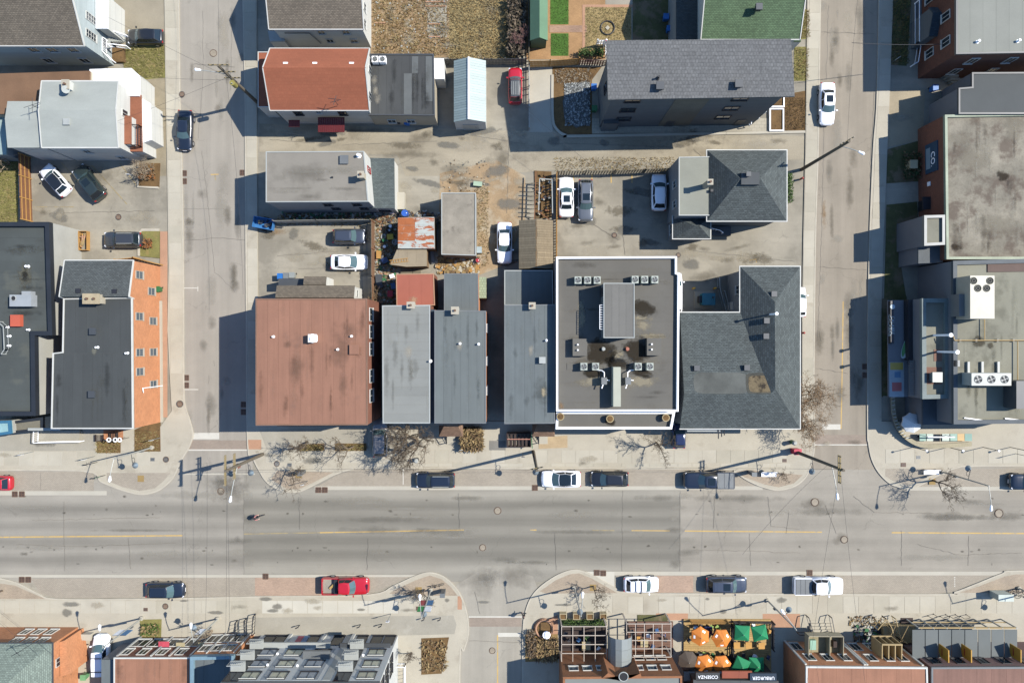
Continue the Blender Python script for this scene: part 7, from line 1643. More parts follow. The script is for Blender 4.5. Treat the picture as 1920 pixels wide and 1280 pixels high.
shrub('shrub', 'dense straw coloured vine thicket in front of the blue grey roof', 'shrub', [(866, 802), (904, 841)], 1.3, 1800, 0.45, (m_strw, m_strd), 3)
shrub('shrub', 'straw ornamental grasses beside the round planter', 'shrub', [(1006, 1194), (1044, 1232)], 1.0, 1800, 0.4, (m_strw, m_strd), 4)
shrub('shrub', 'dry ornamental grass in the bed beside the grey apartment block', 'shrub', [(792, 1198), (838, 1256)], 0.4, 320, 0.35, (m_strw, m_strd), 5)
shrub('shrub', 'small green shrubs behind the tan timber fence', 'shrub', [(1084, 98), (1130, 108)], 1.2, 600, 0.22, (m_lf1, m_lf2), 6)
shrub('shrub', 'dry bushes at the kerb left of the round planter', 'shrub', [(988, 1178), (1004, 1226)], 1.0, 500, 0.3, (m_strd, m_bark), 7)
shrub('shrub', 'rusty brown shrub in the bed near the pale roofed house', 'shrub', [(262, 318), (292, 338)], 0.7, 260, 0.3, (M('rust_leaf', S(182, 118, 66), 0.9), m_strd), 8)
shrub('shrub', 'rusty brown shrub in the lawn bed behind the charcoal suv', 'shrub', [(274, 450), (288, 466)], 0.6, 160, 0.3, (MATS['rust_leaf'], m_strd), 9)
shrub('shrub', 'clumps of pale grasses beside the shop row planter', 'shrub', [(268, 1168), (300, 1188)], 0.6, 400, 0.35, (m_strw, m_lf1), 10)
shrub('shrub', 'tangled brush along the dark yard fence', 'shrub', [(952, 0), (984, 108)], 1.4, 1500, 0.4, (m_bark, M('brush_dark', S(82, 74, 58), 0.9)), 11)
shrub('shrub', 'low dark shrubs in front of the restaurant wall', 'shrub', [(1662, 570), (1686, 735)], 0.5, 900, 0.3, (m_lf2, m_strd), 12)
shrub('shrub', 'dark shrubs along the brick wall with the blue mural', 'shrub', [(1690, 288), (1722, 336)], 0.9, 500, 0.3, (m_lf2, m_strd), 13)
def scatter(name, label, cat, pts, n, size, mats, seed, z0=0.02, flatk=False, rocks=False):
    r = random.Random(seed); xs = [p[0] for p in pts]; ys = [p[1] for p in pts]; mb = MB()
    for i in range(n):
        p = W(r.uniform(min(xs), max(xs)), r.uniform(min(ys), max(ys)), 0); p.z = z0
        if rocks:
            s = size*r.uniform(.4, 1.5); a = r.uniform(0, PI); mb.rb(p, s, s*r.uniform(.3, 1), s*r.uniform(.2, .6), a, r.randrange(len(mats)))
        else:
            a = r.uniform(0, 2*PI); d = Vector((math.cos(a), math.sin(a), r.uniform(.3, 1.6)))*size*r.uniform(.5, 1.4); s = Vector((-math.sin(a), math.cos(a), 0))*size*.16
            mb.add([p-s, p+s, p+d], [(0, 1, 2)], r.randrange(len(mats)))
    o = mb.build(name, list(mats)); tag(o, label, cat, kind='stuff'); return o
m_g1, m_g2, m_g3 = M('grass_blade', S(142, 138, 78), 0.9), M('grass_blade_dry', S(188, 170, 126), 0.9), M('grass_blade_brown', S(150, 122, 76), 0.9)
scatter('dry_grass', 'dry tufted grass in the fenced yard', 'grass', [(842, -10), (966, 112)], 5200, 0.26, (m_g2, m_g2, m_g3), 1)
scatter('dry_grass', 'dry grass square of the garden', 'grass', [(1098, 15), (1183, 92)], 2600, 0.16, (m_g2, m_g3, m_g1), 2)
scatter('grass', 'spring grass of the lawn below the stair porch', 'grass', [(232, 90), (308, 146)], 2400, 0.18, (m_g1, m_g2, m_g1), 3)
scatter('grass', 'grass of the lawn at the left edge', 'grass', [(-10, 302), (33, 416)], 1800, 0.18, (m_g1, m_g1, m_g2), 4)
scatter('grass', 'grass of the lower turf square in the garden', 'grass', [(1033, 64), (1066, 104)], 900, 0.12, (m_lf1, m_lf1), 5)
scatter('grass', 'grass of the upper turf square in the garden', 'grass', [(1033, -5), (1066, 45)], 900, 0.12, (m_lf1, m_lf1), 6)
scatter('rubble', 'stones and litter over the rubble yard', 'rubble', [(700, -10), (840, 104)], 260, 0.14, (m_conc2, m_strd, m_soil, m_lgry), 7, rocks=True)
scatter('dry_grass', 'dry weeds over the rubble yard', 'grass', [(700, -10), (840, 104)], 2600, 0.28, (m_g2, m_g3, m_g3), 8)
scatter('dry_grass', 'weeds along the dirt lane beside the garage', 'grass', [(893, 350), (916, 500)], 700, 0.2, (m_g2, m_g3), 9)
scatter('rubble', 'pebbles over the dirt lane', 'rubble', [(830, 300), (920, 360)], 90, 0.13, (m_conc2, m_gravel, m_strd), 10, rocks=True)
scatter('gravel', 'blue grey gravel bed beside the charcoal house', 'gravel', [(1058, 156), (1106, 236)], 1600, 0.13, (m_gravel, m_lgry, m_gry), 11, z0=0.03, rocks=True)
scatter('mulch', 'mulch and weeds of the corner bed', 'mulch', [(1446, 184), (1510, 244)], 1800, 0.18, (m_brown, m_strd, m_g3), 12)
scatter('mulch', 'mulch of the curved bed beside the concrete drive', 'mulch', [(1042, 130), (1108, 156)], 900, 0.18, (m_brown, m_strd, m_conc2), 13)
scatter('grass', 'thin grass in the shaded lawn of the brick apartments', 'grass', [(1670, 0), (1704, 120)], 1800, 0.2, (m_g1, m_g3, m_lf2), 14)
for i, (p, lab) in enumerate((([(182, 827), (226, 848)], 'beside the iron chairs'), ([(254, 808), (299, 845)], 'at the brick block corner'), ([(562, 833), (607, 844)], 'left of the taupe minivan'), ([(630, 832), (686, 844)], 'next to the taupe minivan'), ([(1490, 90), (1515, 150)], 'east of the charcoal house'), ([(1498, 20), (1517, 72)], 'beside the green roof'))):
    scatter('grass', f'brown spring grass of the bed {lab}', 'grass', p, 700, 0.17, (m_g3, m_g1, m_g2), 30+i, z0=0.14)

# ------------------------------------------------------------------ fences
m_fw = M('fence_board_tan', S(206, 158, 92), 0.9, 0.16, 0.8, 0.16, 9, stretch=(1, 0.3, 1)); m_fb = M('fence_board_brown', S(150, 104, 74), 0.9, 0.16, 0.8, 0.16, 9); m_fg = M('fence_board_grey', S(132, 124, 108), 0.9, 0.16, 0.8, 0.16, 9)
def fence(pts, h, label, mat, sp=0.17, gap=0.02, rails=True, board=None, post=None, rside=1):
    b = up(*pts[0]); t = thing('fence', label, 'fence', b); bd, rl = MB(), MB(); Q = [up(*p) for p in pts]
    for a, c in zip(Q[:-1], Q[1:]):
        d = (c-a); L = d.length; d.normalize(); n = Vector((-d.y, d.x, 0))*rside; k = int(L/sp)
        for i in range(k):
            p = a+d*(i+0.5)*sp; bd.rb(p, sp-gap, 0.03, h+R.uniform(-.04, .04), math.atan2(d.y, d.x))
        if rails:
            for z in (0.4, h*0.55, h-0.25): rl.beam(a+n*0.05+Vector((0, 0, z)), c+n*0.05+Vector((0, 0, z)), 0.06, 0.10)
        m = max(1, int(L/2.4))
        for i in range(m+1): p = a+d*L*i/m+n*0.06; MB().rb(p, 0.11, 0.11, h+0.1).build('post', post or mat, t)
    o = bd.build('boards', board or mat, t); o['kind'] = 'stuff'
    if rails: rl.build('rail', mat, t)
    return t
fence([(57, 296), (61, 416)], 2.0, 'brown timber fence beside the angled white hatchback', m_fw, board=m_fb, rside=1)
fence([(521, 419), (600, 417), (700, 417)], 1.8, 'thin white topped fence below the grey gravel roof', m_fg, board=m_lgry)
fence([(702, 418), (702, 520), (704, 600)], 1.9, 'weathered fence between the small lot and the cluttered yard', m_fb, board=m_fg)
fence([(1044, 328), (1150, 327), (1262, 322)], 1.8, 'open slatted fence along the top of the parking lot', m_fg, 0.32, 0.2)
fence([(1042, 328), (1042, 500)], 1.7, 'open slatted fence down the left of the parking lot', m_fw, 0.34, 0.2)
fence([(992, 127), (1030, 126), (1084, 122)], 1.9, 'tan timber fence below the garden', m_fw)
fence([(1084, 122), (1134, 124)], 1.6, 'dark red picket fence beside the charcoal house', P('maroon_board', S(110, 66, 56)), 0.3, 0.14)
fence([(990, 6), (991, 128)], 1.6, 'wire and timber fence left of the garden shed', m_fg, 0.4, 0.3)
fence([(991, 128), (991, 244)], 1.2, 'low pale fence left of the concrete drive', m_lgry, 0.9, 0.8)
fence([(832, 122), (986, 121)], 1.7, 'dark board fence at the foot of the dry yard', m_dgry)
fence([(228, 490), (262, 486), (306, 498)], 1.5, 'straw coloured board fence north of the orange brick block', m_fw, 0.36, 0.1)
fence([(1118, 86), (1134, 86), (1134, 108)], 1.5, 'white lattice fence beside the flag', m_wht2, 0.3, 0.2)
fence([(1292, 1160), (1360, 1160)], 1.4, 'timber front fence of the orange parasol patio', m_fw); fence([(1372, 1162), (1446, 1163)], 1.2, 'dark rail front of the green parasol patio', m_blk, 0.5, 0.45)
fence([(1446, 1163), (1446, 1212)], 1.2, 'dark rail side of the green parasol patio', m_blk, 0.5, 0.45, rside=-1)
fence([(1370, 1168), (1370, 1256)], 1.2, 'dark rail between the two parasol patios', m_blk, 0.5, 0.45)
for lab, pts in (('left', [(1349, 520), (1350, 540), (1362, 584)]), ('right', [(1359, 545), (1370, 586)])):
    t = thing('handrail', f'{lab} metal ramp handrail beside the teal generator', 'handrail', up(*pts[0])); rail(t, pts, 0.05, 1.0, 0.8, m_lgry, False)
# ------------------------------------------------------------------ street furniture and yard things
def small(name, label, cat, px, py, z=0.0, rz=0.0, group=None):
    b = W(px, py, z); return thing(name, label, cat, (b.x, b.y, z), rz, group)
def manhole(px, py, r, lab, mat=m_iron, z=0.03):
    t = small('manhole_cover', lab, 'manhole', px, py, z, 0, 'manhole covers'); MB().cyl((0, 0, -0.02), r*0.86, 0.03, 24).build('lid', mat, t, world=False)
    k = MB(); k.ring((0, 0, 0.0), r, 0.03, 24, 4); k.build('rim', m_dgry if mat is m_iron else m_iron, t, world=False)
    k = MB()
    for i in (-1, 0, 1): k.bx(-r*0.6, r*0.6, i*r*0.35-0.02, i*r*0.35+0.02, 0.008, 0.02)
    k.build('tread', m_iron2, t, world=False)
for x, y, r, lab, mm, z in ((933, 957, .42, 'round manhole in the upper lane of the dark road stretch', m_iron2, .03), (905, 1026, .38, 'round manhole in the lower lane of the dark road stretch', m_iron2, .03), (400, 100, .42, 'round manhole near the top of the west street', m_iron2, .03), (341, 177, .34, 'rusty manhole at the kerb above the navy sedan', m_iron, .14), (337, 757, .40, 'rusty manhole at the west corner kerb', m_iron, .16), (414, 921, .40, 'round manhole below the west corner crossing', m_iron2, .03), (1528, 941, .46, 'pale round manhole in the dark square patch', m_iron2, .04), (1583, 1011, .42, 'pale manhole at the gap in the yellow line', m_iron2, .04), (1873, 962, .5, 'pale manhole near the right edge of the road', m_iron2, .04), (1152, 441, .30, 'small manhole in the parking lot', m_iron, .03), (222, 407, .34, 'rusty manhole in the angled parking lot', m_iron, .03), (311, 861, .34, 'grey manhole on the north west pavement', m_dgry, .15), (519, 869, .32, 'grey manhole on the pavement near the west corner pole', m_gry, .15), (310, 1136, .34, 'rusty manhole on the pavement below the navy hatchback', m_iron, .15), (923, 1219, .36, 'thin ringed manhole in the south street', m_iron2, .04), (1272, 478, .26, 'small manhole beside the white edged block corner', m_iron, .03), ):
    manhole(x, y, r, lab, mm, z)
def grate(px, py, lab, z=0.03, s=0.62):
    t = small('drain_grate', lab, 'drain', px, py, z, 0, 'drain grates'); MB().bx(-s/2, s/2, -s/2, s/2, -0.02, 0.012).build('pit', m_dark, t, world=False)
    k = MB(); k.bx(-s/2, s/2, -0.03, 0.03, 0.01, 0.03); k.bx(-0.03, 0.03, -s/2, s/2, 0.008, 0.028)
    for a in (-1, 1): k.bx(-s/2, s/2, a*s/2-0.04, a*s/2+0.04, 0.01, 0.032); k.bx(a*s/2-0.04, a*s/2+0.04, -s/2, s/2, 0.006, 0.026)
    for i in range(-3, 4): k.bx(-s/2, s/2, i*s/8-0.016, i*s/8+0.016, 0.004, 0.022)
    k.build('bars', m_iron, t, world=False)
for x, y, lab in ((345, 325, 'upper drain grate at the west street kerb'), (345, 340, 'lower drain grate at the west street kerb'), (455, 324, 'drain grate across from the paired kerb grates'), (349, 708, 'upper drain grate near the brick block corner'), (349, 722, 'lower drain grate near the brick block corner'), (457, 758, 'upper drain grate in the shade of the brown roofed building'), (457, 772, 'lower drain grate in the shade of the brown roofed building'), (28, 926, 'left drain grate beside the red car'), (41, 926, 'right drain grate beside the red car'), (41, 1086, 'left drain grate at the bottom left kerb'), (53, 1086, 'right drain grate at the bottom left kerb'), (597, 918, 'left drain grate below the west bump out'), (609, 918, 'right drain grate below the west bump out'), (1003, 914, 'single drain grate left of the white glass roofed car'), (498, 1080, 'single drain grate above the red paving'), (1119, 1073, 'left drain grate on the south east bump out'), (1131, 1074, 'right drain grate on the south east bump out'), (1622, 687, 'upper drain grate at the shaded east kerb'), (1622, 703, 'lower drain grate at the shaded east kerb'), (1518, 1073, 'drain grate behind the white pickup truck')):
    grate(x, y, lab, 0.034)
# pavement access lids and tree squares
for x, y, w, lab, mm in ((286, 861, 0.5, 'grey access lid on the north west pavement', m_gry), (543, 871, 0.5, 'grey access lid near the west corner pole', m_gry), (785, 1140, 0.6, 'rusty access lid on the south pavement corner', m_iron), (273, 1142, 0.5, 'rusty access lid left of the pavement manhole', m_iron), (1471, 863, 0.5, 'rusty access lid near the red box', m_iron), (1694, 871, 0.6, 'rusty access lid on the restaurant pavement', m_iron), (1722, 857, 0.5, 'grey access lid on the restaurant pavement', m_gry)):
    t = small('access_lid', lab, 'access lid', x, y, 0.145, 0, 'access lids'); MB().bx(-w/2, w/2, -w*.4, w*.4, -0.01, 0.012).build('lid', mm, t, world=False); k = MB()
    for i in (-1, 0, 1): k.bx(-w*.4, w*.4, i*w*.2-.02, i*w*.2+.02, 0.012, 0.02)
    k.build('tread', m_dgry, t, world=False)
m_treepit = P('tree_pit_ochre', S(176, 148, 96), 0.95)
for x, y in ((264, 897), (560, 890), (785, 1106), (1112, 1101), (1748, 902)):
    MB().prism(PX(rect(x-6, y-6, x+6, y+6), Z1), Z1, Z1+0.012).build('tree_pit', m_treepit, GRD)
# bins, barrels, dumpster
def wheelie(px, py, lab, mat, rz=0.0):
    t = small('wheeled_bin', lab, 'bin', px, py, 0.0, rz, 'wheeled bins')
    k = MB(); V = []
    for z, s in ((0.1, 0.24), (0.95, 0.30)): V += [(-s, -s, z), (s, -s, z), (s, s, z), (-s, s, z)]
    k.add(V, [(3, 2, 1, 0), (0, 1, 5, 4), (1, 2, 6, 5), (2, 3, 7, 6), (3, 0, 4, 7)]); k.build('body', mat, t, world=False)
    k = MB(); k.bx(-.33, .33, -.33, .33, .95, 1.02); k.bx(-.28, .28, -.36, -.30, .9, .98); k.build('lid', mat, t, world=False)
    for s in (-1, 1): MB().tube((s*.26, .24, .1), (s*.32, .24, .1), .1, 10).build('wheel', m_tyre, t, world=False)
m_bblue = P('bin_blue', S(50, 130, 220)); m_bgrey = P('bin_grey', S(140, 146, 152)); m_bgreen = P('bin_green', S(60, 130, 80))
wheelie(530, 519, 'blue wheeled bin behind the brown roofed building', m_bblue); wheelie(541, 518, 'grey wheeled bin beside the blue bin', m_bgrey); wheelie(552, 517, 'pale grey wheeled bin right of the grey bin', P('bin_pale', S(170, 176, 178)))
wheelie(302, 543, 'green bin against the orange brick wall', m_bgreen); wheelie(165, 1262, 'pale green bin beside the white van', P('bin_mint', S(130, 190, 140))); wheelie(765, 233, 'blue bin below the patched black roof', m_bblue); wheelie(748, 231, 'black bin left of the blue bin below the patched roof', m_blk); wheelie(1246, 38, 'blue bin in the shaded side yard', m_bblue); wheelie(1252, 60, 'second blue bin lower in the shaded side yard', m_bblue); wheelie(1112, 168, 'blue bin against the charcoal house', m_bblue); wheelie(1113, 208, 'green bin at the charcoal house corner', m_bgreen); wheelie(1745, 170, 'blue bin in the dark corner beside the brick apartments', m_bblue)
def barrel(px, py, lab, mat, r=.3, h=.9):
    t = small('barrel', lab, 'barrel', px, py, 0, 0, 'barrels'); k = MB(); k.cyl((0, 0, 0), r, h, 16); k.build('drum', mat, t, world=False); k = MB(); k.ring((0, 0, h), r, .025, 16, 4); k.ring((0, 0, h*.6), r*1.01, .02, 16, 4); k.build('hoop', m_dgry, t, world=False); MB().cyl((r*.5, 0, h), .05, .03, 8).build('bung', m_wht2, t, world=False)
barrel(761, 402, 'bright blue barrel above the rusty shed', P('barrel_blue', S(50, 110, 220)), .42); barrel(733, 425, 'white tub in the cluttered yard', m_wht2, .22, .5) ; barrel(722, 463, 'small white tub at the yard fence', m_wht2, .2, .4); barrel(896, 489, 'red barrel beside the weathered garage', P('barrel_red', S(206, 50, 60)), .25, .6)
t = small('dumpster_trailer', 'blue trailer full of rubbish at the fence end', 'trailer', 499, 421, 0, math.radians(-10))
k = MB(); k.bx(-1.2, 1.2, -.65, .65, .35, .45); 
for a in ((-1.2, 1.2, -.65, -.58), (-1.2, 1.2, .58, .65), (-1.2, -1.13, -.58, .58), (1.13, 1.2, -.58, .58)): k.bx(*a, .45, 1.1)
k.build('box', P('trailer_blue', S(70, 140, 210)), t, world=False)
for s in (-1, 1): MB().tube((0, s*.7, .3), (0, s*.84, .3), .3, 14).build('wheel', m_tyre, t, world=False)
for i in range(7): MB().rb((R.uniform(-1, .9), R.uniform(-.4, .4), .5), R.uniform(.2, .5), R.uniform(.1, .4), R.uniform(.2, .5), R.uniform(0, 3)).build('rubbish', [m_blk, P('trash_tan', S(190, 160, 110)), m_dgry][i % 3], t, world=False)
k = MB(); k.beam((1.2, 0, .4), (2.2, 0, .3), .1, .1); k.build('tow_bar', m_blk, t, world=False)
t = small('generator', 'teal generator on a concrete pad in the shaded recess', 'generator', 1322, 562, 0)
MB().bx(-1.3, 1.0, -1.0, 1.0, 0, .15).build('pad', m_conc3, t, world=False); k = MB(); k.bx(-.7, .75, -.65, .65, .15, 1.4); k.bx(-.75, .8, -.7, .7, 1.4, 1.46); k.build('casing', P('generator_teal', S(58, 140, 160)), t, world=False); MB().bx(-1.0, -.7, -.4, .4, .3, 1.2).build('radiator', m_blk, t, world=False); k = MB(); k.cyl((.5, .2, 1.46), .09, .4, 10); k.build('exhaust', m_dgry, t, world=False)
for x, lab in ((1299, 'left'), (1338, 'right')):
    t = small('bollard', f'{lab} yellow bollard above the teal generator', 'bollard', x, 541, 0, 0, 'yellow bollards'); MB().cyl((0, 0, 0), .1, 1.0, 12).build('post', P('safety_yellow', S(240, 190, 60)), t, world=False); MB().tube((0, 0, 1.0), (0, 0, 1.07), .1, 12, .03).build('cap', MATS['safety_yellow'], t, world=False)
def wbin(px, py, lab, mat):
    t = small('litter_bin', lab, 'bin', px, py, Z1, 0, 'litter bins'); MB().cyl((0, 0, 0), .26, .95, 14).build('body', mat, t, world=False); k = MB(); k.tube((0, 0, .95), (0, 0, 1.12), .29, 14, .16); k.build('lid', m_lgry, t, world=False)
wbin(782, 861, 'grey litter bin under the many stemmed bare tree', m_dgry); wbin(1484, 828, 'green litter bin near the east corner pole', m_bgreen); wbin(1696, 641, 'dark litter bin in front of the restaurant wall', m_dgry)
def utilbox(px, py, lab, w, d, h, mat, name='utility_cabinet', cat='cabinet'):
    t = small(name, lab, cat, px, py, Z1); k = MB(); k.bx(-w/2, w/2, -d/2, d/2, .05, h); k.build('cabinet', mat, t, world=False); k = MB(); k.bx(-w/2-.05, w/2+.05, -d/2-.05, d/2+.05, h, h+.05); k.build('top', mat, t, world=False); MB().bx(-w*.02, w*.02, -d/2-.015, -d/2, .1, h-.05).build('door_gap', m_blk, t, world=False)
utilbox(1488, 844, 'red metal box at the foot of the east corner pole', .8, .6, 1.2, P('box_red', S(220, 60, 90)), 'post_box', 'box')
utilbox(1868, 1111, 'long white and grey cabinet on the south east bump out', 1.7, .7, 1.6, P('cabinet_pale', S(220, 230, 224)))
utilbox(570, 883, 'dark parking pay station on the west bump out', .5, .4, 1.7, m_gry, 'pay_station', 'pay station'); utilbox(832, 1106, 'dark pay station on the corner left of the south street', .5, .4, 1.7, m_gry, 'pay_station', 'pay station'); utilbox(1405, 884, 'dark pay station behind the dark blue pickup', .5, .4, 1.7, m_gry, 'pay_station', 'pay station')
utilbox(1704, 312, 'striped electrical box in front of the blue mural', .8, .9, 1.0, P('box_cream', S(222, 206, 170)))
def bench(px, py, lab, rz=0):
    t = small('bench', lab, 'bench', px, py, Z1, rz, 'benches'); 
    for i in range(4): MB().bx(-.9, .9, -.24+i*.13, -.14+i*.13, .43, .47).build('slat', m_wht2, t, world=False)
    for i in range(3): MB().bx(-.9, .9, .30, .34, .55+i*.13, .65+i*.13).build('back_slat', m_wht2, t, world=False)
    for s in (-.7, .7): k = MB(); k.bx(s-.03, s+.03, -.22, -.16, 0, .43); k.bx(s-.03, s+.03, .26, .32, 0, .9); k.bx(s-.03, s+.03, -.2, .3, .40, .43); k.build('leg', m_blk, t, world=False)
bench(1439, 888, 'white bench on the east bump out'); bench(1742, 884, 'white bench on the restaurant corner bump out')
def sign(px, py, lab, h=2.4, col=m_wht2, rz=0.0, z=Z1, w=.4, hh=.5):
    t = small('sign_post', lab, 'sign', px, py, z, rz, 'sign posts'); MB().cyl((0, 0, 0), .035, h, 8).build('post', m_galv, t, world=False); MB().bx(-w/2, w/2, -.04, -.02, h-hh, h).build('panel', col, t, world=False)
sign(63, 846, 'sign post on the pavement left of the white railed porch'); sign(178, 855, 'sign post right of the white railed porch'); sign(577, 901, 'white sign post on the west bump out kerb'); sign(301, 820, 'white sign at the corner bed of the orange brick block'); sign(733, 1150, 'sign post at the top of the pale plaza'); sign(1674, 116, 'small white sign on the shaded lawn', 1.4, m_wht2, .6, 0, .5, .5); sign(258, 334, 'sign post in the bed near the pale roofed house', 2.2); sign(866, 840, 'white sign in front of the mansard porch', 1.2); sign(980, 850, 'short sign at the middle pole foot'); sign(1904, 850, 'sign post at the far right of the restaurant pavement')
for i, x in enumerate((562, 676, 716, 796, 826)):
    t = small('paving_light', f'small bent path light {("far left", "left of the sign post", "right of the sign post", "second from the right", "far right")[i]} on the pale plaza', 'path light', x, (1171, 1170, 1169, 1157, 1157)[i], Z1, 0, 'path lights'); MB().cyl((0, 0, 0), .05, .7, 8).build('post', m_blk, t, world=False); MB().tube((0, 0, .68), (-.3, -.1, .75), .07, 8).build('head', m_blk, t, world=False)
for px, py, lab in ((1504, 624, 'red hydrant beside the grey shingle building'), (1501, 336, 'red hydrant near the east street pole')):
    t = small('hydrant', lab, 'hydrant', px, py, Z1, 0, 'hydrants'); mr = P('hydrant_red', S(200, 70, 60)); MB().cyl((0, 0, 0), .12, .6, 12).build('barrel', mr, t, world=False); MB().tube((0, 0, .6), (0, 0, .72), .14, 12, .05).build('bonnet', mr, t, world=False); MB().tube((-.2, 0, .4), (.2, 0, .4), .06, 8).build('nozzle', mr, t, world=False)
# bicycles
def bicycle(px, py, rz, lab, mat, z=Z1):
    t = small('bicycle', lab, 'bicycle', px, py, z, rz, 'bicycles')
    for x in (-.52, .52):
        k = MB(); k.ring((x, 0, .34), .33, .028, 20, 5, 'y'); w_ = k.build('wheel', m_tyre, t, world=False)
        k = MB()
        for i in range(6): a = i*PI/6; k.tube((x-math.cos(a)*.32, 0, .34-math.sin(a)*.32), (x+math.cos(a)*.32, 0, .34+math.sin(a)*.32), .005, 4)
        k.build('spokes', m_lgry, w_, world=False)
    k = MB()
    for a, c in (((-.52, 0, .34), (-.05, 0, .30)), ((-.52, 0, .34), (-.15, 0, .78)), ((-.05, 0, .30), (-.15, 0, .82)), ((-.05, 0, .30), (.36, 0, .78)), ((-.15, 0, .78), (.36, 0, .82)), ((.36, 0, .86), (.52, 0, .34))): k.tube(a, c, .022, 6)
    k.build('frame', mat, t, world=False)
    k = MB(); k.tube((.34, 0, .95), (.36, 0, .84), .018); k.tube((.34, -.28, 1.0), (.34, .28, 1.0), .016); k.build('handlebar', m_blk, t, world=False)
    k = MB(); k.rb((-.2, 0, .86), .26, .14, .05); k.build('saddle', m_blk, t, world=False)
    k = MB(); k.tube((-.05, -.1, .3), (.05, -.1, .18), .015); k.tube((-.05, .1, .3), (-.15, .1, .42), .015); k.build('crank', m_dgry, t, world=False); return t
bicycle(187, 893, .25, 'green framed bicycle leaning on the north west bump out', P('bike_green', S(120, 190, 140))); bicycle(1893, 1106, .2, 'dark bicycle left of two at the bottom right rack', m_blk); bicycle(1912, 1112, .5, 'dark bicycle right of two at the bottom right rack', m_blk); bicycle(775, 1108, .3, 'grey bicycle at the rack left of the banner lamp', m_gry); bicycle(820, 1095, .2, 'black bicycle at the rack above the banner lamp', m_blk); bicycle(172, 868, .2, 'dark blue bicycle parked on the north west pavement', c_navy)
for i, (x, y) in enumerate(((1745, 1152), (1768, 1153), (1786, 1153), (1806, 1153))):
    t = small('bike_rack', f'black hoop bike rack {("leftmost", "second from the left", "third from the left", "rightmost")[i]} of four before the grey canopy roof', 'bike rack', x, y, Z1, .3, 'bike racks'); k = MB(); k.path([(-.35, 0, 0), (-.35, 0, .75), (-.2, 0, .9), (.2, 0, .9), (.35, 0, .75), (.35, 0, 0)], .03, 6); k.build('hoop', m_blk, t, world=False); MB().rb((-.35, 0, 0), .14, .14, .02).build('foot', m_blk, t, world=False); MB().rb((.35, 0, 0), .14, .14, .02).build('foot', m_blk, t, world=False)
# parasols
def parasol(px, py, rz, lab, mat, n, r, h, group, patch=False, flatten=.30):
    p = W(px, py, h); t = thing('parasol', lab, 'parasol', (p.x, p.y, GZ+.2), rz, group); h -= GZ+.2
    a = [2*PI*i/n for i in range(n)]; top = Vector((0, 0, h+flatten))
    for i in range(n):
        q0 = Vector((math.cos(a[i])*r, math.sin(a[i])*r, h-.25)); q1 = Vector((math.cos(a[(i+1) % n])*r, math.sin(a[(i+1) % n])*r, h-.25)); k = MB()
        mid = (q0+q1)/2*0.97; mid.z = h-.22
        k.add([top, q0, mid, q1], [(0, 1, 2), (0, 2, 3)], 0); k.add([v-Vector((0, 0, .015)) for v in (top, q0, mid, q1)], [(2, 1, 0), (3, 2, 0)], 0)
        k.add([q0, mid, q1, q1-Vector((0, 0, .18)), mid-Vector((0, 0, .18)), q0-Vector((0, 0, .18))], [(0, 5, 4, 1), (1, 4, 3, 2)], 0)
        cn = k.build('canopy_panel', mat, t, world=False)
        if patch and i % 2 == 0:
            c = top*.3+(q0+q1)/2*.7; u = (q1-q0).normalized(); v = ((q0+q1)/2-top).normalized(); w_ = u.cross(v); w_ = w_ if w_.z > 0 else -w_
            k = MB(); k.add([c+u*.18-v*.1+w_*.03, c+u*.18+v*.12+w_*.03, c-u*.18+v*.12+w_*.03, c-u*.18-v*.1+w_*.03], [(0, 1, 2, 3)]); k.build('print', m_wht2, cn, world=False)
        MB().tube(top-Vector((0, 0, .06)), q0-Vector((0, 0, .04)), .015, 4).build('rib', m_lgry, t, world=False)
    MB().cyl((0, 0, 0), .03, h+flatten+.06, 8).build('pole', m_lgry, t, world=False); MB().cyl((0, 0, 0), .28, .08, 14).build('base', m_dgry, t, world=False); return t
m_or = M('parasol_orange', S(248, 150, 62), 0.8, .06, .8, .04, 9); m_gn = M('parasol_green', S(30, 150, 100), 0.8, .06, .8, .04, 9); m_brn = M('parasol_taupe', S(98, 86, 76), 0.8); m_pw = M('parasol_white', S(236, 240, 246), 0.7)
GO, GG = 'orange parasols', 'green parasols'
parasol(1314, 1194, .5, 'upper left of the four orange parasols', m_or, 6, 1.16, 2.6, GO, True); parasol(1354, 1198, .0, 'upper right of the four orange parasols', m_or, 6, 1.16, 2.6, GO, True); parasol(1322, 1246, .2, 'lower left of the four orange parasols', m_or, 6, 1.16, 2.6, GO, True); parasol(1354, 1247, .1, 'lower right of the four orange parasols', m_or, 6, 1.16, 2.6, GO, True)
parasol(1393, 1188, .72, 'upper left of the four green parasols', m_gn, 4, 1.22, 2.6, GG); parasol(1426, 1188, .98, 'upper right of the four green parasols', m_gn, 4, 1.22, 2.6, GG); parasol(1391, 1249, .35, 'lower left of the four green parasols', m_gn, 4, 1.22, 2.6, GG); parasol(1420, 1248, .78, 'lower right green parasol in deep shade', m_gn, 4, 1.22, 2.5, GG)
parasol(1291, 1240, .3, 'taupe parasol left of the orange parasols', m_brn, 8, 1.2, 2.5, 'taupe parasol'); parasol(1712, 793, .2, 'white octagonal parasol on the curved restaurant terrace', m_pw, 8, 1.2, 2.6, 'white parasol')
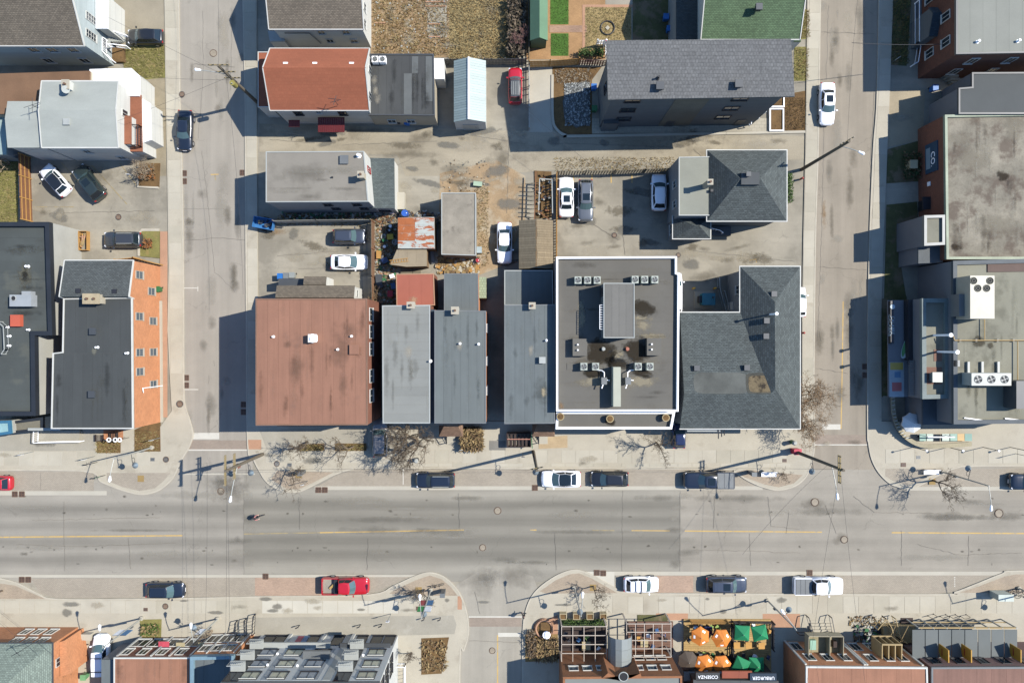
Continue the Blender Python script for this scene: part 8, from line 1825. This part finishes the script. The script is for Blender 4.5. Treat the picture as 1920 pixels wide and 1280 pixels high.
# cafe tables and chairs
def cafe_table(px, py, lab, mat, w=.75, z=.35, grp='patio tables'):
    t = small('cafe_table', lab, 'table', px, py, z, 0, grp); MB().bx(-w/2, w/2, -w/2, w/2, .70, .74).build('table_top', mat, t, world=False); MB().cyl((0, 0, 0), .04, .7, 8).build('column', m_blk, t, world=False); MB().cyl((0, 0, 0), .24, .03, 12).build('foot', m_blk, t, world=False)
def cafe_chair(px, py, rz, lab, mat, z=.35, grp='patio chairs'):
    t = small('cafe_chair', lab, 'chair', px, py, z, rz, grp); MB().bx(-.21, .21, -.21, .21, .43, .47).build('seat', mat, t, world=False); MB().bx(-.21, .21, .18, .22, .5, .88).build('backrest', mat, t, world=False)
    for sx in (-.18, .18):
        for sy in (-.18, .18): MB().cyl((sx, sy, 0), .018, .45 if sy < 0 else .86, 6).build('leg', m_dgry, t, world=False)
m_tbl = P('table_orange', S(224, 170, 90)); m_ch1 = P('chair_blue', S(60, 110, 170)); m_ch2 = P('chair_lime', S(170, 200, 110)); m_ch3 = P('chair_black', (0.03, .03, .032))
for i, (x, y) in enumerate(((1378, 1204), (1400, 1204), (1424, 1205))): cafe_table(x, y, f'{("left", "middle", "right")[i]} of three orange square tables below the green parasols', m_tbl)
SEAT = [(1302, 1172, 'blue chair left of the upper orange parasol', m_ch1), (1312, 1170, 'black chair above the upper left orange parasol', m_ch3), (1332, 1172, 'lime chair at the timber front fence', m_ch2), (1343, 1172, 'second lime chair at the timber front fence', m_ch2), (1336, 1186, 'dark blue chair between the upper orange parasols', c_navy), (1302, 1186, 'navy chair beside the upper left orange parasol', c_navy), (1306, 1222, 'black chair above the lower left orange parasol', m_ch3), (1318, 1222, 'lime chair above the lower left orange parasol', m_ch2), (1334, 1224, 'green chair in the middle of the orange parasols', m_bgreen), (1352, 1222, 'black chair above the lower right orange parasol', m_ch3), (1386, 1166, 'black chair above the upper left green parasol', m_ch3), (1410, 1168, 'white chair between the upper green parasols', m_wht2), (1392, 1224, 'dark chair above the lower left green parasol', m_ch3), (1412, 1226, 'white chair above the shaded green parasol', m_wht2), (1084, 1196, 'blue chair at the back of the left pergola', m_ch1), (1066, 1196, 'dark chair under the left pergola', m_ch3), (1230, 1178, 'blue grey chair under the right pergola', m_ch1), (1196, 1192, 'tan chair under the right pergola', m_tbl)]
SEAT += [(1060, 1184, 'black chair at the hedge corner of the left pergola', m_ch3), (1112, 1186, 'black chair right of the tilted tan table', m_ch3), (1122, 1212, 'white chair at the right of the left pergola', m_wht2), (1100, 1190, 'lime chair above the tilted tan table', m_ch2), (1184, 1180, 'black chair at the left of the right pergola', m_ch3), (1214, 1188, 'white chair near the middle of the right pergola', m_wht2), (1246, 1196, 'black chair at the right of the right pergola', m_ch3), (1222, 1208, 'blue chair below the person under the right pergola', m_ch1), (1290, 1196, 'black chair at the left edge of the orange parasol deck', m_ch3), (1338, 1234, 'white chair between the lower orange parasols', m_wht2), (1366, 1228, 'black chair at the rail between the parasol patios', m_ch3), (1404, 1236, 'black chair between the lower green parasols', m_ch3), (1440, 1180, 'tan chair at the right rail of the green parasol patio', m_tbl), (1438, 1228, 'navy chair at the lower right of the green parasol patio', c_navy)]
for i, (x, y, lab, mm) in enumerate(SEAT): cafe_chair(x, y, i*1.3, lab, mm)
cafe_table(1098, 1205, 'tilted tan table under the left pergola', P('table_tan', S(206, 190, 150)), 1.0); cafe_table(1325, 1176, 'dark blue table at the timber front fence', c_navy, .9); cafe_table(1206, 1200, 'round looking tan table under the right pergola', MATS['table_tan'], .9); cafe_table(1314, 1226, 'grey table in the middle of the orange parasols', m_gry, .8)
for i, x in enumerate((1055, 1080, 1105, 1130)):
    t = small('planter_box', f'{("leftmost", "second", "third", "rightmost")[i]} of four pale planter boxes before the clipped hedge', 'planter', x, 1151, Z1, 0, 'white planter boxes'); k = MB()
    for a in ((-.4, .4, -.35, -.29), (-.4, .4, .29, .35), (-.4, -.34, -.29, .29), (.34, .4, -.29, .29)): k.bx(*a, 0, .75)
    k.build('box', P('box_straw', S(216, 200, 164)), t, world=False); MB().bx(-.34, .34, -.29, .29, .5, .66).build('soil', m_brown, t, world=False)
t = small('round_planter', 'round stone planter with white pot beside the left pergola', 'planter', 1020, 1176, Z1); k = MB(); k.ring((0, 0, .35), 1.0, .14, 24, 6); k.ring((0, 0, .15), 1.05, .16, 24, 6); k.build('rim', m_redp, t, world=False); MB().cyl((0, 0, 0), .95, .3, 24).build('soil', m_brown, t, world=False); k = MB(); k.tube((.25, -.5, .3), (.25, -.5, .9), .25, 14, .42); k.ring((.25, -.5, .9), .42, .06, 16, 5); k.build('pot', m_wht2, t, world=False)
# restaurant terrace on the right
t = small('terrace_wall', 'curved slatted terrace wall around the restaurant corner', 'wall', 1690, 780, Z1)
cw = smoothpts([(1674, 745), (1676, 775), (1684, 800), (1700, 820), (1726, 834), (1760, 836), (1822, 832)], 4)
k = MB(); strip(k, [W(x, y, .7) for x, y in cw], .35, 0, .75); k.build('wall', m_gry, t); k = MB(); strip(k, [W(x, y, .8) for x, y in cw], .5, .75, .82); k.build('coping', M('coping_buff', S(196, 186, 160), .9), t)
for i in range(0, len(cw)-12): p = W(*cw[i], .9); MB().rb((p.x, p.y, .82), .28, .12, .25, .2).build('slat', m_lgry, t)
tm = [P('top_teal', S(150, 190, 176)), P('top_pale', S(206, 222, 212)), P('top_ochre', S(220, 180, 110)), P('top_sea', S(120, 170, 160))]
for i, x in enumerate((1724, 1736, 1766, 1781, 1794, 1808)):
    cafe_table(x, 818, f'{("first", "second", "third", "fourth", "fifth", "sixth")[i]} terrace table from the left below the white parasol', tm[(0, 1, 1, 0, 2, 3)[i]], .85, Z1, 'terrace tables')
for i, x in enumerate((1712, 1778, 1843, 1894)): 
    t = small('string_light_post', f'{("first", "second", "third", "fourth")[i]} string light post from the left along the terrace', 'post', x, 838, Z1, 0, 'string light posts'); MB().cyl((0, 0, 0), .04, 2.6, 8).build('post', m_blk, t, world=False); MB().cyl((0, 0, 2.6), .12, .14, 10).build('lamp', m_lampw, t, world=False)
t = small('terrace_beam', 'long white beam over the terrace tables', 'beam', 1770, 819, Z1); k = MB(); k.beam(W(1740, 819, 2.4), W(1790, 819, 2.4), .12, .1); k.build('beam', m_wht2, t); 
for x in (1741, 1789): p = W(x, 819, 2.4); MB().cyl((p.x, p.y, Z1), .04, 2.3, 8).build('post', m_wht2, t)
# garden things
t = small('fire_ring', 'black ring with pale stone in the dry garden square', 'fire pit', 1139, 53, .03); k = MB(); k.ring((0, 0, .08), .82, .08, 24, 5); k.build('ring', m_blk, t, world=False); MB().rb((0, 0, 0), .4, .4, .1, .7).build('stone', m_conc2, t, world=False)
t = small('flag', 'red and white maple flag beside the lattice fence', 'flag', 1130, 92, 0); MB().cyl((0, 0, 0), .03, 2.6, 8).build('pole', m_wht2, t, world=False)
for x0, x1, mm in ((0, .28, P('flag_red', S(220, 40, 40))), (.28, .82, m_wht2), (.82, 1.1, MATS['flag_red'] if 'flag_red' in MATS else None)): 
    k = MB(); k.add([(x0*.4, -x0, 2.5), (x1*.4, -x1, 2.45), (x1*.4-.1+.5, -x1, 2.2), (x0*.4+.4, -x0, 2.2)], [(0, 1, 2, 3)]); k.build('cloth', mm or MATS['flag_red'], t, world=False)
for lab, x0, y0, x1, y1, mm in (('upper', 1445, 165, 1471, 201, m_wht2), ('lower', 1443, 203, 1470, 246, m_wht2)):
    t = small('raised_bed', f'{lab} white timber bed frame east of the charcoal house', 'planter', (x0+x1)/2, (y0+y1)/2, 0); o_ = PX(rect(x0, y0, x1, y1), .3); MB().band(o_, off(o_, .14), 0, .32).build('frame', mm, t); MB().prism(off(o_, .15), 0, .18).build('soil', m_brown, t)
t = small('wood_crate', 'open crate of firewood beside the pale side wall', 'crate', 154, 451, 0); o_ = PX(rect(146, 433, 163, 469), .6); MB().band(o_, off(o_, .06), 0, .6).build('crate', m_fw, t)
for i in range(9): MB().tube(W(R.uniform(149, 160), R.uniform(436, 466), .5), W(R.uniform(149, 160), R.uniform(436, 466), .6), .09, 7).build('log', [m_fw, m_strw, m_redp][i % 3], t)
t = small('roof_frame_shed', 'broken timber frame beside the slatted fence', 'frame', 1022, 372, 0)
for i in range(9): MB().beam(W(988-R.uniform(0, 4), 345+i*8, .9), W(1012, 343+i*8, 1.3), .08, .08).build('slat', m_fg, t)
for a, c in (((1005, 322), (1002, 412)), ((1012, 335), (1010, 395)), ((1035, 336), (1036, 400)), ((1012, 335), (1035, 337)), ((1008, 395), (1030, 412))): MB().beam(W(*a, 1.6), W(*c, 1.6), .1, .1).build('beam', m_lgry if a[0] > 1009 else m_fb, t)
MB().prism(PX([(1002, 320), (1034, 322), (1034, 408), (1004, 410)], .1), 0, .12).build('leaf_litter', m_brown, t)
for i in range(40): MB().rb(W(R.uniform(1006, 1032), R.uniform(326, 405), .15), R.uniform(.1, .4), R.uniform(.1, .3), R.uniform(.1, .4), R.uniform(0, 3)).build('debris', [m_brown, m_fb, m_blk, m_conc2][i % 4], t)
# cluttered yard: each thing by itself
def junk(px, py, lab, mat, sx, sy, sz, rz, name, cat, tyre=False):
    t = small(name, lab, cat, px, py, .02, rz, 'yard clutter')
    if tyre: k = MB(); k.ring((0, 0, .1), sx*.75, sx*.28, 16, 6); k.build('tyre', mat, t, world=False); k = MB(); k.cyl((0, 0, .02), sx*.4, .06, 12); k.build('rim', m_rim, t, world=False); return
    k = MB(); k.bx(-sx/2, sx/2, -sy/2, sy/2, 0, sz); k.build('body', mat, t, world=False); k = MB(); k.bx(-sx/2-.02, sx/2+.02, -sy/2-.02, sy/2+.02, sz, sz+.04); k.build('top', mat, t, world=False)
junk(733, 445, 'bright yellow box in the cluttered yard', P('junk_yellow', S(228, 196, 40)), .7, .6, .5, .1, 'box', 'box')
junk(733, 456, 'mottled brown board below the yellow box', m_strd, .8, .6, .1, .2, 'board', 'board'); junk(741, 454, 'white wheel beside the rusty shed', m_lgry, .4, 0, 0, 0, 'tyre', 'tyre', True); junk(730, 431, 'tangled grey wheel above the yellow box', m_tyre, .4, 0, 0, 0, 'tyre', 'tyre', True); junk(719, 444, 'pale tyre at the yard fence', m_lgry, .35, 0, 0, 0, 'tyre', 'tyre', True); junk(721, 451, 'green watering can by the yard fence', m_bgreen, .35, .3, .4, .6, 'watering_can', 'can')
junk(716, 487, 'long grey pipe leaning in the yard', m_gry, .22, 1.2, .2, -.35, 'pipe', 'pipe'); junk(711, 478, 'straw coloured crate by the yard fence', m_fw, .5, .9, .4, 0, 'crate', 'crate'); junk(723, 489, 'blue black drum cover in the yard', c_navy, .7, .6, .5, .4, 'drum_cover', 'cover'); junk(712, 525, 'dark appliance above the red chair', m_dgry, .7, 1.2, .6, .1, 'appliance', 'appliance'); junk(736, 518, 'small white block above the red annex', m_wht2, .5, .4, .4, .3, 'block', 'block'); junk(733, 551, 'red plastic chair beside the red annex', P('junk_red', S(206, 30, 50)), .6, .7, .5, 0, 'plastic_chair', 'chair'); junk(738, 536, 'blue frame beside the red annex', m_ch1, .5, .7, .2, .2, 'frame', 'frame'); junk(763, 508, 'left timber pallet below the lean-to', m_fg, 1.4, .7, .25, 0, 'pallet', 'pallet'); junk(782, 508, 'right timber pallet below the lean-to', m_fg, .9, .7, .3, 0, 'pallet', 'pallet')
junk(811, 480, 'long grey gutter beside the weathered garage', m_gry, .35, 1.9, .2, .1, 'gutter_pipe', 'pipe'); junk(898, 470, 'white grey meter box beside the garage corner', P('junk_pale', S(190, 206, 214)), .7, .7, .8, 0, 'meter_box', 'box'); junk(896, 346, 'pale green sink on the dirt lane', P('junk_mint', S(190, 214, 190)), 1.0, .5, .4, -.1, 'sink', 'sink'); junk(736, 398, 'pink white box below the grey shingle wing', P('junk_pink', S(230, 210, 214)), .5, .5, .4, 0, 'box', 'box'); junk(755, 394, 'green box beside the blue barrel', m_bgreen, .7, .35, .4, 0, 'box', 'box'); junk(754, 380, 'dark plank pile beside the concrete step', m_dgry, .5, 1.1, .3, 0, 'plank_pile', 'planks'); junk(714, 536, 'dark green bag in the yard', m_dgry, .6, .5, .4, .5, 'bag', 'bag')
t = small('ladder', 'wooden ladder lying on the lean-to roof', 'ladder', 748, 489, 2.33, .12); k = MB()
for s in (-.18, .18): k.bx(-1.1, 1.1, s-.03, s+.03, 0, .06)
k.build('side_rail', m_fw, t, world=False)
for i in range(7): MB().bx(-.95+i*.31, -.90+i*.31, -.18, .18, .01, .05).build('rung', m_fw, t, world=False)
scatter('rubble', 'mixed litter over the cluttered yard', 'litter', [(706, 420), (742, 590)], 420, .22, (m_strd, m_blk, m_lgry, m_redp, m_bgreen), 50, rocks=True); scatter('rubble', 'broken pale boards and stones between garage and slate roof', 'litter', [(818, 482), (898, 512)], 420, .3, (m_strw, m_conc2, m_strd, m_fw), 51, rocks=True)
scatter('rubble', 'litter along the wall below the grey gravel roof', 'litter', [(530, 398), (700, 412)], 320, .22, (m_strd, m_blk, m_bgreen, m_lgry), 52, rocks=True); scatter('dry_grass', 'weeds and sticks over the cluttered yard', 'grass', [(705, 420), (745, 590)], 900, .35, (m_strd, m_g3, m_g2), 53)
scatter('rubble', 'pots and bags along the porches bottom right', 'litter', [(1600, 1172), (1668, 1206)], 160, .3, (m_blk, m_strd, m_dgry, m_lgry, m_bgreen), 54, z0=.15, rocks=True); scatter('rubble', 'dead leaves on the pavers above the porch steps', 'litter', [(1590, 1154), (1650, 1172)], 200, .16, (m_strw, m_strd, m_conc2), 55, z0=.14, rocks=True)
# porches in front of the narrow buildings
m_mans = shin('porch_brown_shingle', S(150, 120, 100))
for lab, x0, x1, y0, y1 in (('blue grey', 823, 868, 797, 818), ('slate grey', 998, 1040, 795, 818)):
    t = small('porch', f'hipped brown shingle porch in front of the {lab} roofed building', 'porch', (x0+x1)/2, (y0+y1)/2, 0)
    a, c = W(x0, y1, 3.0), W(x1, y0, 3.0); u0, u1 = W(x0+10, y0, 3.9), W(x1-10, y0, 3.9); A_, B_, C_, D_ = Vector((a.x, c.y, 3)), Vector((a.x, a.y, 3)), Vector((c.x, a.y, 3)), Vector((c.x, c.y, 3))
    for f in ([B_, C_, u1, u0], [A_, B_, u0], [C_, D_, u1]): tri_roof(f, .12).build('roof', m_mans, t)
    for q in (B_, C_): MB().rb((q.x+(.2 if q.x < (a.x+c.x)/2 else -.2), q.y+.15, 0), .14, .14, 2.95).build('post', m_wht, t)
    stairs(t, (x0+x1)/2-8, y1-2, (x0+x1)/2+8, y1+14, .8, 4, 'y', m_conc2); rail(t, [((x0+x1)/2-9, y1), ((x0+x1)/2-9, y1+14)], [.8, .2], .9, .3, m_blk)
t = small('timber_store', 'dark brown timber enclosure in front of the slate grey roof', 'store', 973, 824, Z1); o_ = PX(rect(950, 812, 996, 838), 1.2); MB().band(o_, off(o_, .08), Z1, 1.2).build('wall', m_deckd, t)
for i in range(7): MB().beam(W(952+i*7, 814, 1.2), W(952+i*7, 836, 1.2), .25, .05).build('plank', m_deckd, t)
MB().beam(W(951, 823, 1.45), W(994, 823, 1.45), .08, .06).build('pink_trim', P('pink_light', S(230, 160, 140)), t); MB().beam(W(996, 811, 1.5), W(998, 840, 1.5), .1, .1).build('post_rail', m_bgreen, t)
for x, y, lab in ((189, 814, 'leftmost'), (216, 810, 'rightmost')):
    t = small('iron_bench', f'{lab} dark slatted iron chair beside the orange brick block', 'chair', x, y+6, Z1, 0, 'iron chairs')
    for i in range(6): MB().bx(-.45+i*.16, -.38+i*.16, -.4, .4, .44, .48).build('slat', m_deckd, t, world=False)
    for sx in (-.45, .45): k = MB(); k.bx(sx-.03, sx+.03, -.4, .4, .2, .44); k.build('leg', m_blk, t, world=False)
t = small('patio_rug', 'orange brick patio square beside the iron chairs', 'patio', 212, 822, Z1); 
for i in range(6):
    for j in range(4): MB().prism(PX(rect(194+i*6.2, 806+j*4.6, 199.8+i*6.2, 810.2+j*4.6), Z1+.02), Z1, Z1+.03).build('tile', M('patio_tile', S(206, 140, 100), .9, orand=.12), t)
for i, x in enumerate((205, 217, 225)):
    t = small('string_lantern', f'{("left", "middle", "right")[i]} white lantern over the orange brick patio', 'lantern', x, 824, 2.0, 0, 'lanterns'); MB().cyl((0, 0, -1.88), .03, 1.9, 6).build('post', m_blk, t, world=False); k = MB(); k.ring((0, 0, .1), .22, .07, 14, 5); k.build('lamp', m_wht2, t, world=False)
# ------------------------------------------------------------------ people
m_skin = P('skin', (.42, .26, .19), .6); m_hair = P('hair_dark', (.03, .022, .018), .7)
def person(px, py, rz, lab, shirt, pants, J, z=Z1, cat='person'):
    """one continuous skinned body; J = joint positions in metres"""
    N = {'pelvis': .15, 'chest': .17, 'neck': .07, 'head': .10, 'crown': .10, 'lsh': .08, 'lel': .055, 'lwr': .04, 'lha': .045, 'rsh': .08, 'rel': .055, 'rwr': .04, 'rha': .045, 'lhip': .10, 'lkn': .075, 'lan': .05, 'lto': .045, 'rhip': .10, 'rkn': .075, 'ran': .05, 'rto': .045}
    nm = list(N); idx = {n: i for i, n in enumerate(nm)}
    E = [('pelvis', 'chest'), ('chest', 'neck'), ('neck', 'head'), ('head', 'crown')]
    for s in 'lr': E += [('chest', s+'sh'), (s+'sh', s+'el'), (s+'el', s+'wr'), (s+'wr', s+'ha'), ('pelvis', s+'hip'), (s+'hip', s+'kn'), (s+'kn', s+'an'), (s+'an', s+'to')]
    V = [Vector(J[n]) for n in nm]; rad = [N[n] for n in nm]; ed = [(idx[a], idx[c]) for a, c in E]
    for s in 'lr':    # five fingers
        h0 = V[idx[s+'ha']]; d = (h0-V[idx[s+'wr']]).normalized(); sd = d.cross(Vector((0, 0, 1))).normalized()
        for i in range(5):
            a = h0 + sd*(i-2)*.018 + d*.03; ln = (.05, .075, .085, .075, .06)[i]
            V += [a+d*ln*.5+(sd*(-.03) if i == 0 else Vector()), a+d*ln-Vector((0, 0, .02))]; rad += [.009, .008]; ed += [(idx[s+'ha'], len(V)-2), (len(V)-2, len(V)-1)]
    me = bpy.data.meshes.new('person'); me.from_pydata(V, ed, []); o = bpy.data.objects.new('person', me); COL.objects.link(o)
    m = o.modifiers.new('Skin', 'SKIN'); m.use_smooth_shade = True
    for i, sv in enumerate(me.skin_vertices[0].data): sv.radius = (rad[i], rad[i]); sv.use_root = (i == 0)
    o.modifiers.new('Sub', 'SUBSURF').levels = 1; o.modifiers['Sub'].render_levels = 1
    bpy.context.view_layer.update(); ev = bpy.data.meshes.new_from_object(o.evaluated_get(bpy.context.evaluated_depsgraph_get()))
    bpy.data.objects.remove(o)
    for mm in (m_skin, shirt, pants, m_blk): ev.materials.append(mm)
    mid = [(a, c) for a, c in ed]
    for p in ev.polygons:
        c = p.center; best = min(range(len(mid)), key=lambda i: (c - (V[mid[i][0]]+V[mid[i][1]])/2).length); a = nm[mid[best][1]] if mid[best][1] < len(nm) else 'finger'
        p.material_index = 0 if a in ('head', 'crown', 'finger', 'lha', 'rha', 'neck') else 3 if a in ('lto', 'rto') else 2 if a[1:] in ('hip', 'kn', 'an') else 1
        p.use_smooth = True
    t = thing('person', lab, cat, W(px, py, 0)*1, rz); t.location.z = z
    b_ = bpy.data.objects.new('body', ev); COL.objects.link(b_); b_.parent = t
    hd = Vector(J['head']); up_ = (Vector(J['crown'])-Vector(J['neck'])).normalized(); k = MB()
    rings = []
    for i in range(5):
        ph = i/4*1.35; rings.append([hd+up_*(.06+.125*math.cos(ph))+Vector((math.cos(a)*.125*math.sin(ph)-.015, math.sin(a)*.125*math.sin(ph), 0)) for a in [2*PI*j/10 for j in range(10)]])
    for i in range(4): k.add(rings[i]+rings[i+1], [(j, (j+1) % 10, (j+1) % 10+10, j+10) for j in range(10)], 0, True)
    k.build('hair', m_hair, t, world=False)
    k = MB(); f = Vector((.11, 0, 0)); k.rb(hd+Vector((.10, 0, -.01)), .03, .03, .04); k.build('nose', m_skin, t, world=False)
    for s in (-1, 1): k = MB(); k.rb(hd+Vector((.098, s*.035, .03)), .012, .022, .014); k.build('eye', m_blk, t, world=False)
    k = MB(); k.rb(hd+Vector((.095, 0, -.055)), .012, .045, .012); k.build('mouth', P('lips', (.35, .13, .12)), t, world=False)
    return t
WALK = dict(pelvis=(0, 0, .95), chest=(.03, 0, 1.32), neck=(.04, 0, 1.48), head=(.06, 0, 1.60), crown=(.06, 0, 1.68), lsh=(.02, .19, 1.40), lel=(-.10, .24, 1.13), lwr=(-.02, .25, .90), lha=(.03, .25, .84), rsh=(.02, -.19, 1.40), rel=(.08, -.25, 1.13), rwr=(.24, -.23, .96), rha=(.30, -.22, .93), lhip=(0, .10, .90), lkn=(.18, .10, .52), lan=(.22, .10, .08), lto=(.36, .11, .04), rhip=(0, -.10, .90), rkn=(-.05, -.10, .50), ran=(-.30, -.10, .12), rto=(-.18, -.11, .04))
RIDE = dict(pelvis=(-.18, 0, .98), chest=(.05, 0, 1.33), neck=(.13, 0, 1.46), head=(.20, 0, 1.56), crown=(.21, 0, 1.64), lsh=(.06, .19, 1.38), lel=(.20, .27, 1.16), lwr=(.33, .26, 1.04), lha=(.37, .25, 1.02), rsh=(.06, -.19, 1.38), rel=(.20, -.27, 1.16), rwr=(.33, -.26, 1.04), rha=(.37, -.25, 1.02), lhip=(-.15, .10, .95), lkn=(.18, .11, .74), lan=(-.10, .11, .44), lto=(.04, .11, .40), rhip=(-.15, -.10, .95), rkn=(.12, -.11, .60), ran=(.02, -.11, .20), rto=(.16, -.11, .16))
person(485, 966, .2, 'cyclist in a pink top riding along the dark road stretch', P('top_pink', S(206, 140, 140)), m_blk, RIDE, .03); bicycle(485, 966, .2, 'bicycle ridden by the person in the pink top', m_blk, .03)
person(982, 1147, 2.6, 'person in dark clothes walking at the corner right of the south street', m_blk, m_dgry, WALK, Z1)
person(1238, 1180, 1.2, 'person in blue standing under the right pergola', P('top_blue', S(60, 100, 160)), m_blk, WALK, .36)
person(1320, 1232, .4, 'person in grey standing between the orange parasols', m_gry, c_navy, WALK, .36)
# ------------------------------------------------------------------ weathering of the flat roofs
rw = random.Random(21)
def weather(frag, x0, y0, x1, y1, z, n, mats, long_y=True):
    o = next(q for q in bpy.data.objects if q.parent is None and frag in str(q.get('label', '')))
    for i in range(n):
        a, c = rw.uniform(2, 7), rw.uniform(12, 45)
        if not long_y: a, c = c, a
        stain(min(x1-a, max(x0+a, rw.uniform(x0, x1))), min(y1-c, max(y0+c, rw.uniform(y0, y1))), z+0.001*(i % 6), a, c, rw.choice(mats), o)
def wm(n, c, s): return STAIN(n, c, s*0.7, 1.0, 1.2)
weather('brown felt flat roof', 484, 564, 686, 792, 7.95, 26, [wm('felt_dark', S(134, 102, 88), .4), wm('felt_pale', S(206, 160, 140), .4)])
weather('pale grey seamed', 720, 576, 804, 790, 7.245, 12, [wm('seam_dark', S(128, 126, 120), .4), wm('seam_pale', S(190, 190, 184), .4)])
weather('blue grey flat roof and orange', 818, 586, 908, 790, 7.345, 14, [wm('bg_dark', S(100, 106, 108), .4), wm('bg_pale', S(160, 166, 166), .4)])
weather('slate grey flat roof shaded', 950, 576, 1036, 790, 7.25, 12, [wm('bg_dark', S(100, 106, 108), .4), wm('bg_pale', S(160, 166, 166), .4)])
weather('orange brick corner block', 104, 666, 246, 798, 6.345, 14, [wm('ch_dark', S(58, 60, 62), .5), wm('ch_pale', S(112, 114, 112), .4)])
weather('dark flat roofed building with', 2, 426, 88, 616, 5.245, 14, [wm('ch_dark', S(58, 60, 62), .5), wm('ch_pale', S(112, 114, 112), .4)], False)
weather('bright white parapet', 1052, 490, 1260, 764, 7.85, 24, [wm('co_dark', S(98, 94, 88), .45), wm('co_pale', S(160, 154, 144), .45)], False)
weather('patched black felt', 698, 106, 808, 212, 3.67, 12, [wm('ch_dark', S(58, 60, 62), .5), wm('ch_pale', S(124, 126, 124), .4)])
weather('mottled pale flat roof', 1796, 515, 1915, 785, 6.45, 20, [wm('rc_dark', S(118, 116, 104), .5), wm('rc_pale', S(186, 184, 168), .45)])
weather('blotchy tar roof and pale', 1780, 225, 1915, 480, 5.05, 26, [wm('tr_dark', S(98, 86, 78), .5), wm('tr_pale', S(192, 186, 174), .5)])
weather('grey gravel flat roof', 504, 290, 680, 374, 6.54, 10, [wm('gv_dark', S(126, 120, 114), .45), wm('gv_pale', S(182, 176, 166), .45)], False)
weather('tan felt flat roof along', 218, 1236, 354, 1290, 5.45, 8, [wm('felt_dark', S(134, 102, 88), .4), wm('felt_pale', S(206, 160, 140), .4)])
scatter('rubble', 'scrap and sticks around the sheds behind the row of roofs', 'litter', [(700, 396), (830, 420)], 240, .24, (m_strd, m_blk, m_lgry, m_fb, m_dgry), 56, rocks=True)
scatter('dry_grass', 'weeds at the foot of the fences behind the row of roofs', 'grass', [(520, 405), (830, 422)], 700, .3, (m_strd, m_g3, m_g2), 57)
scatter('dry_grass', 'scrub along the lane above the parking lot fence', 'grass', [(1040, 296), (1265, 322)], 900, .22, (m_g3, m_g2), 58)
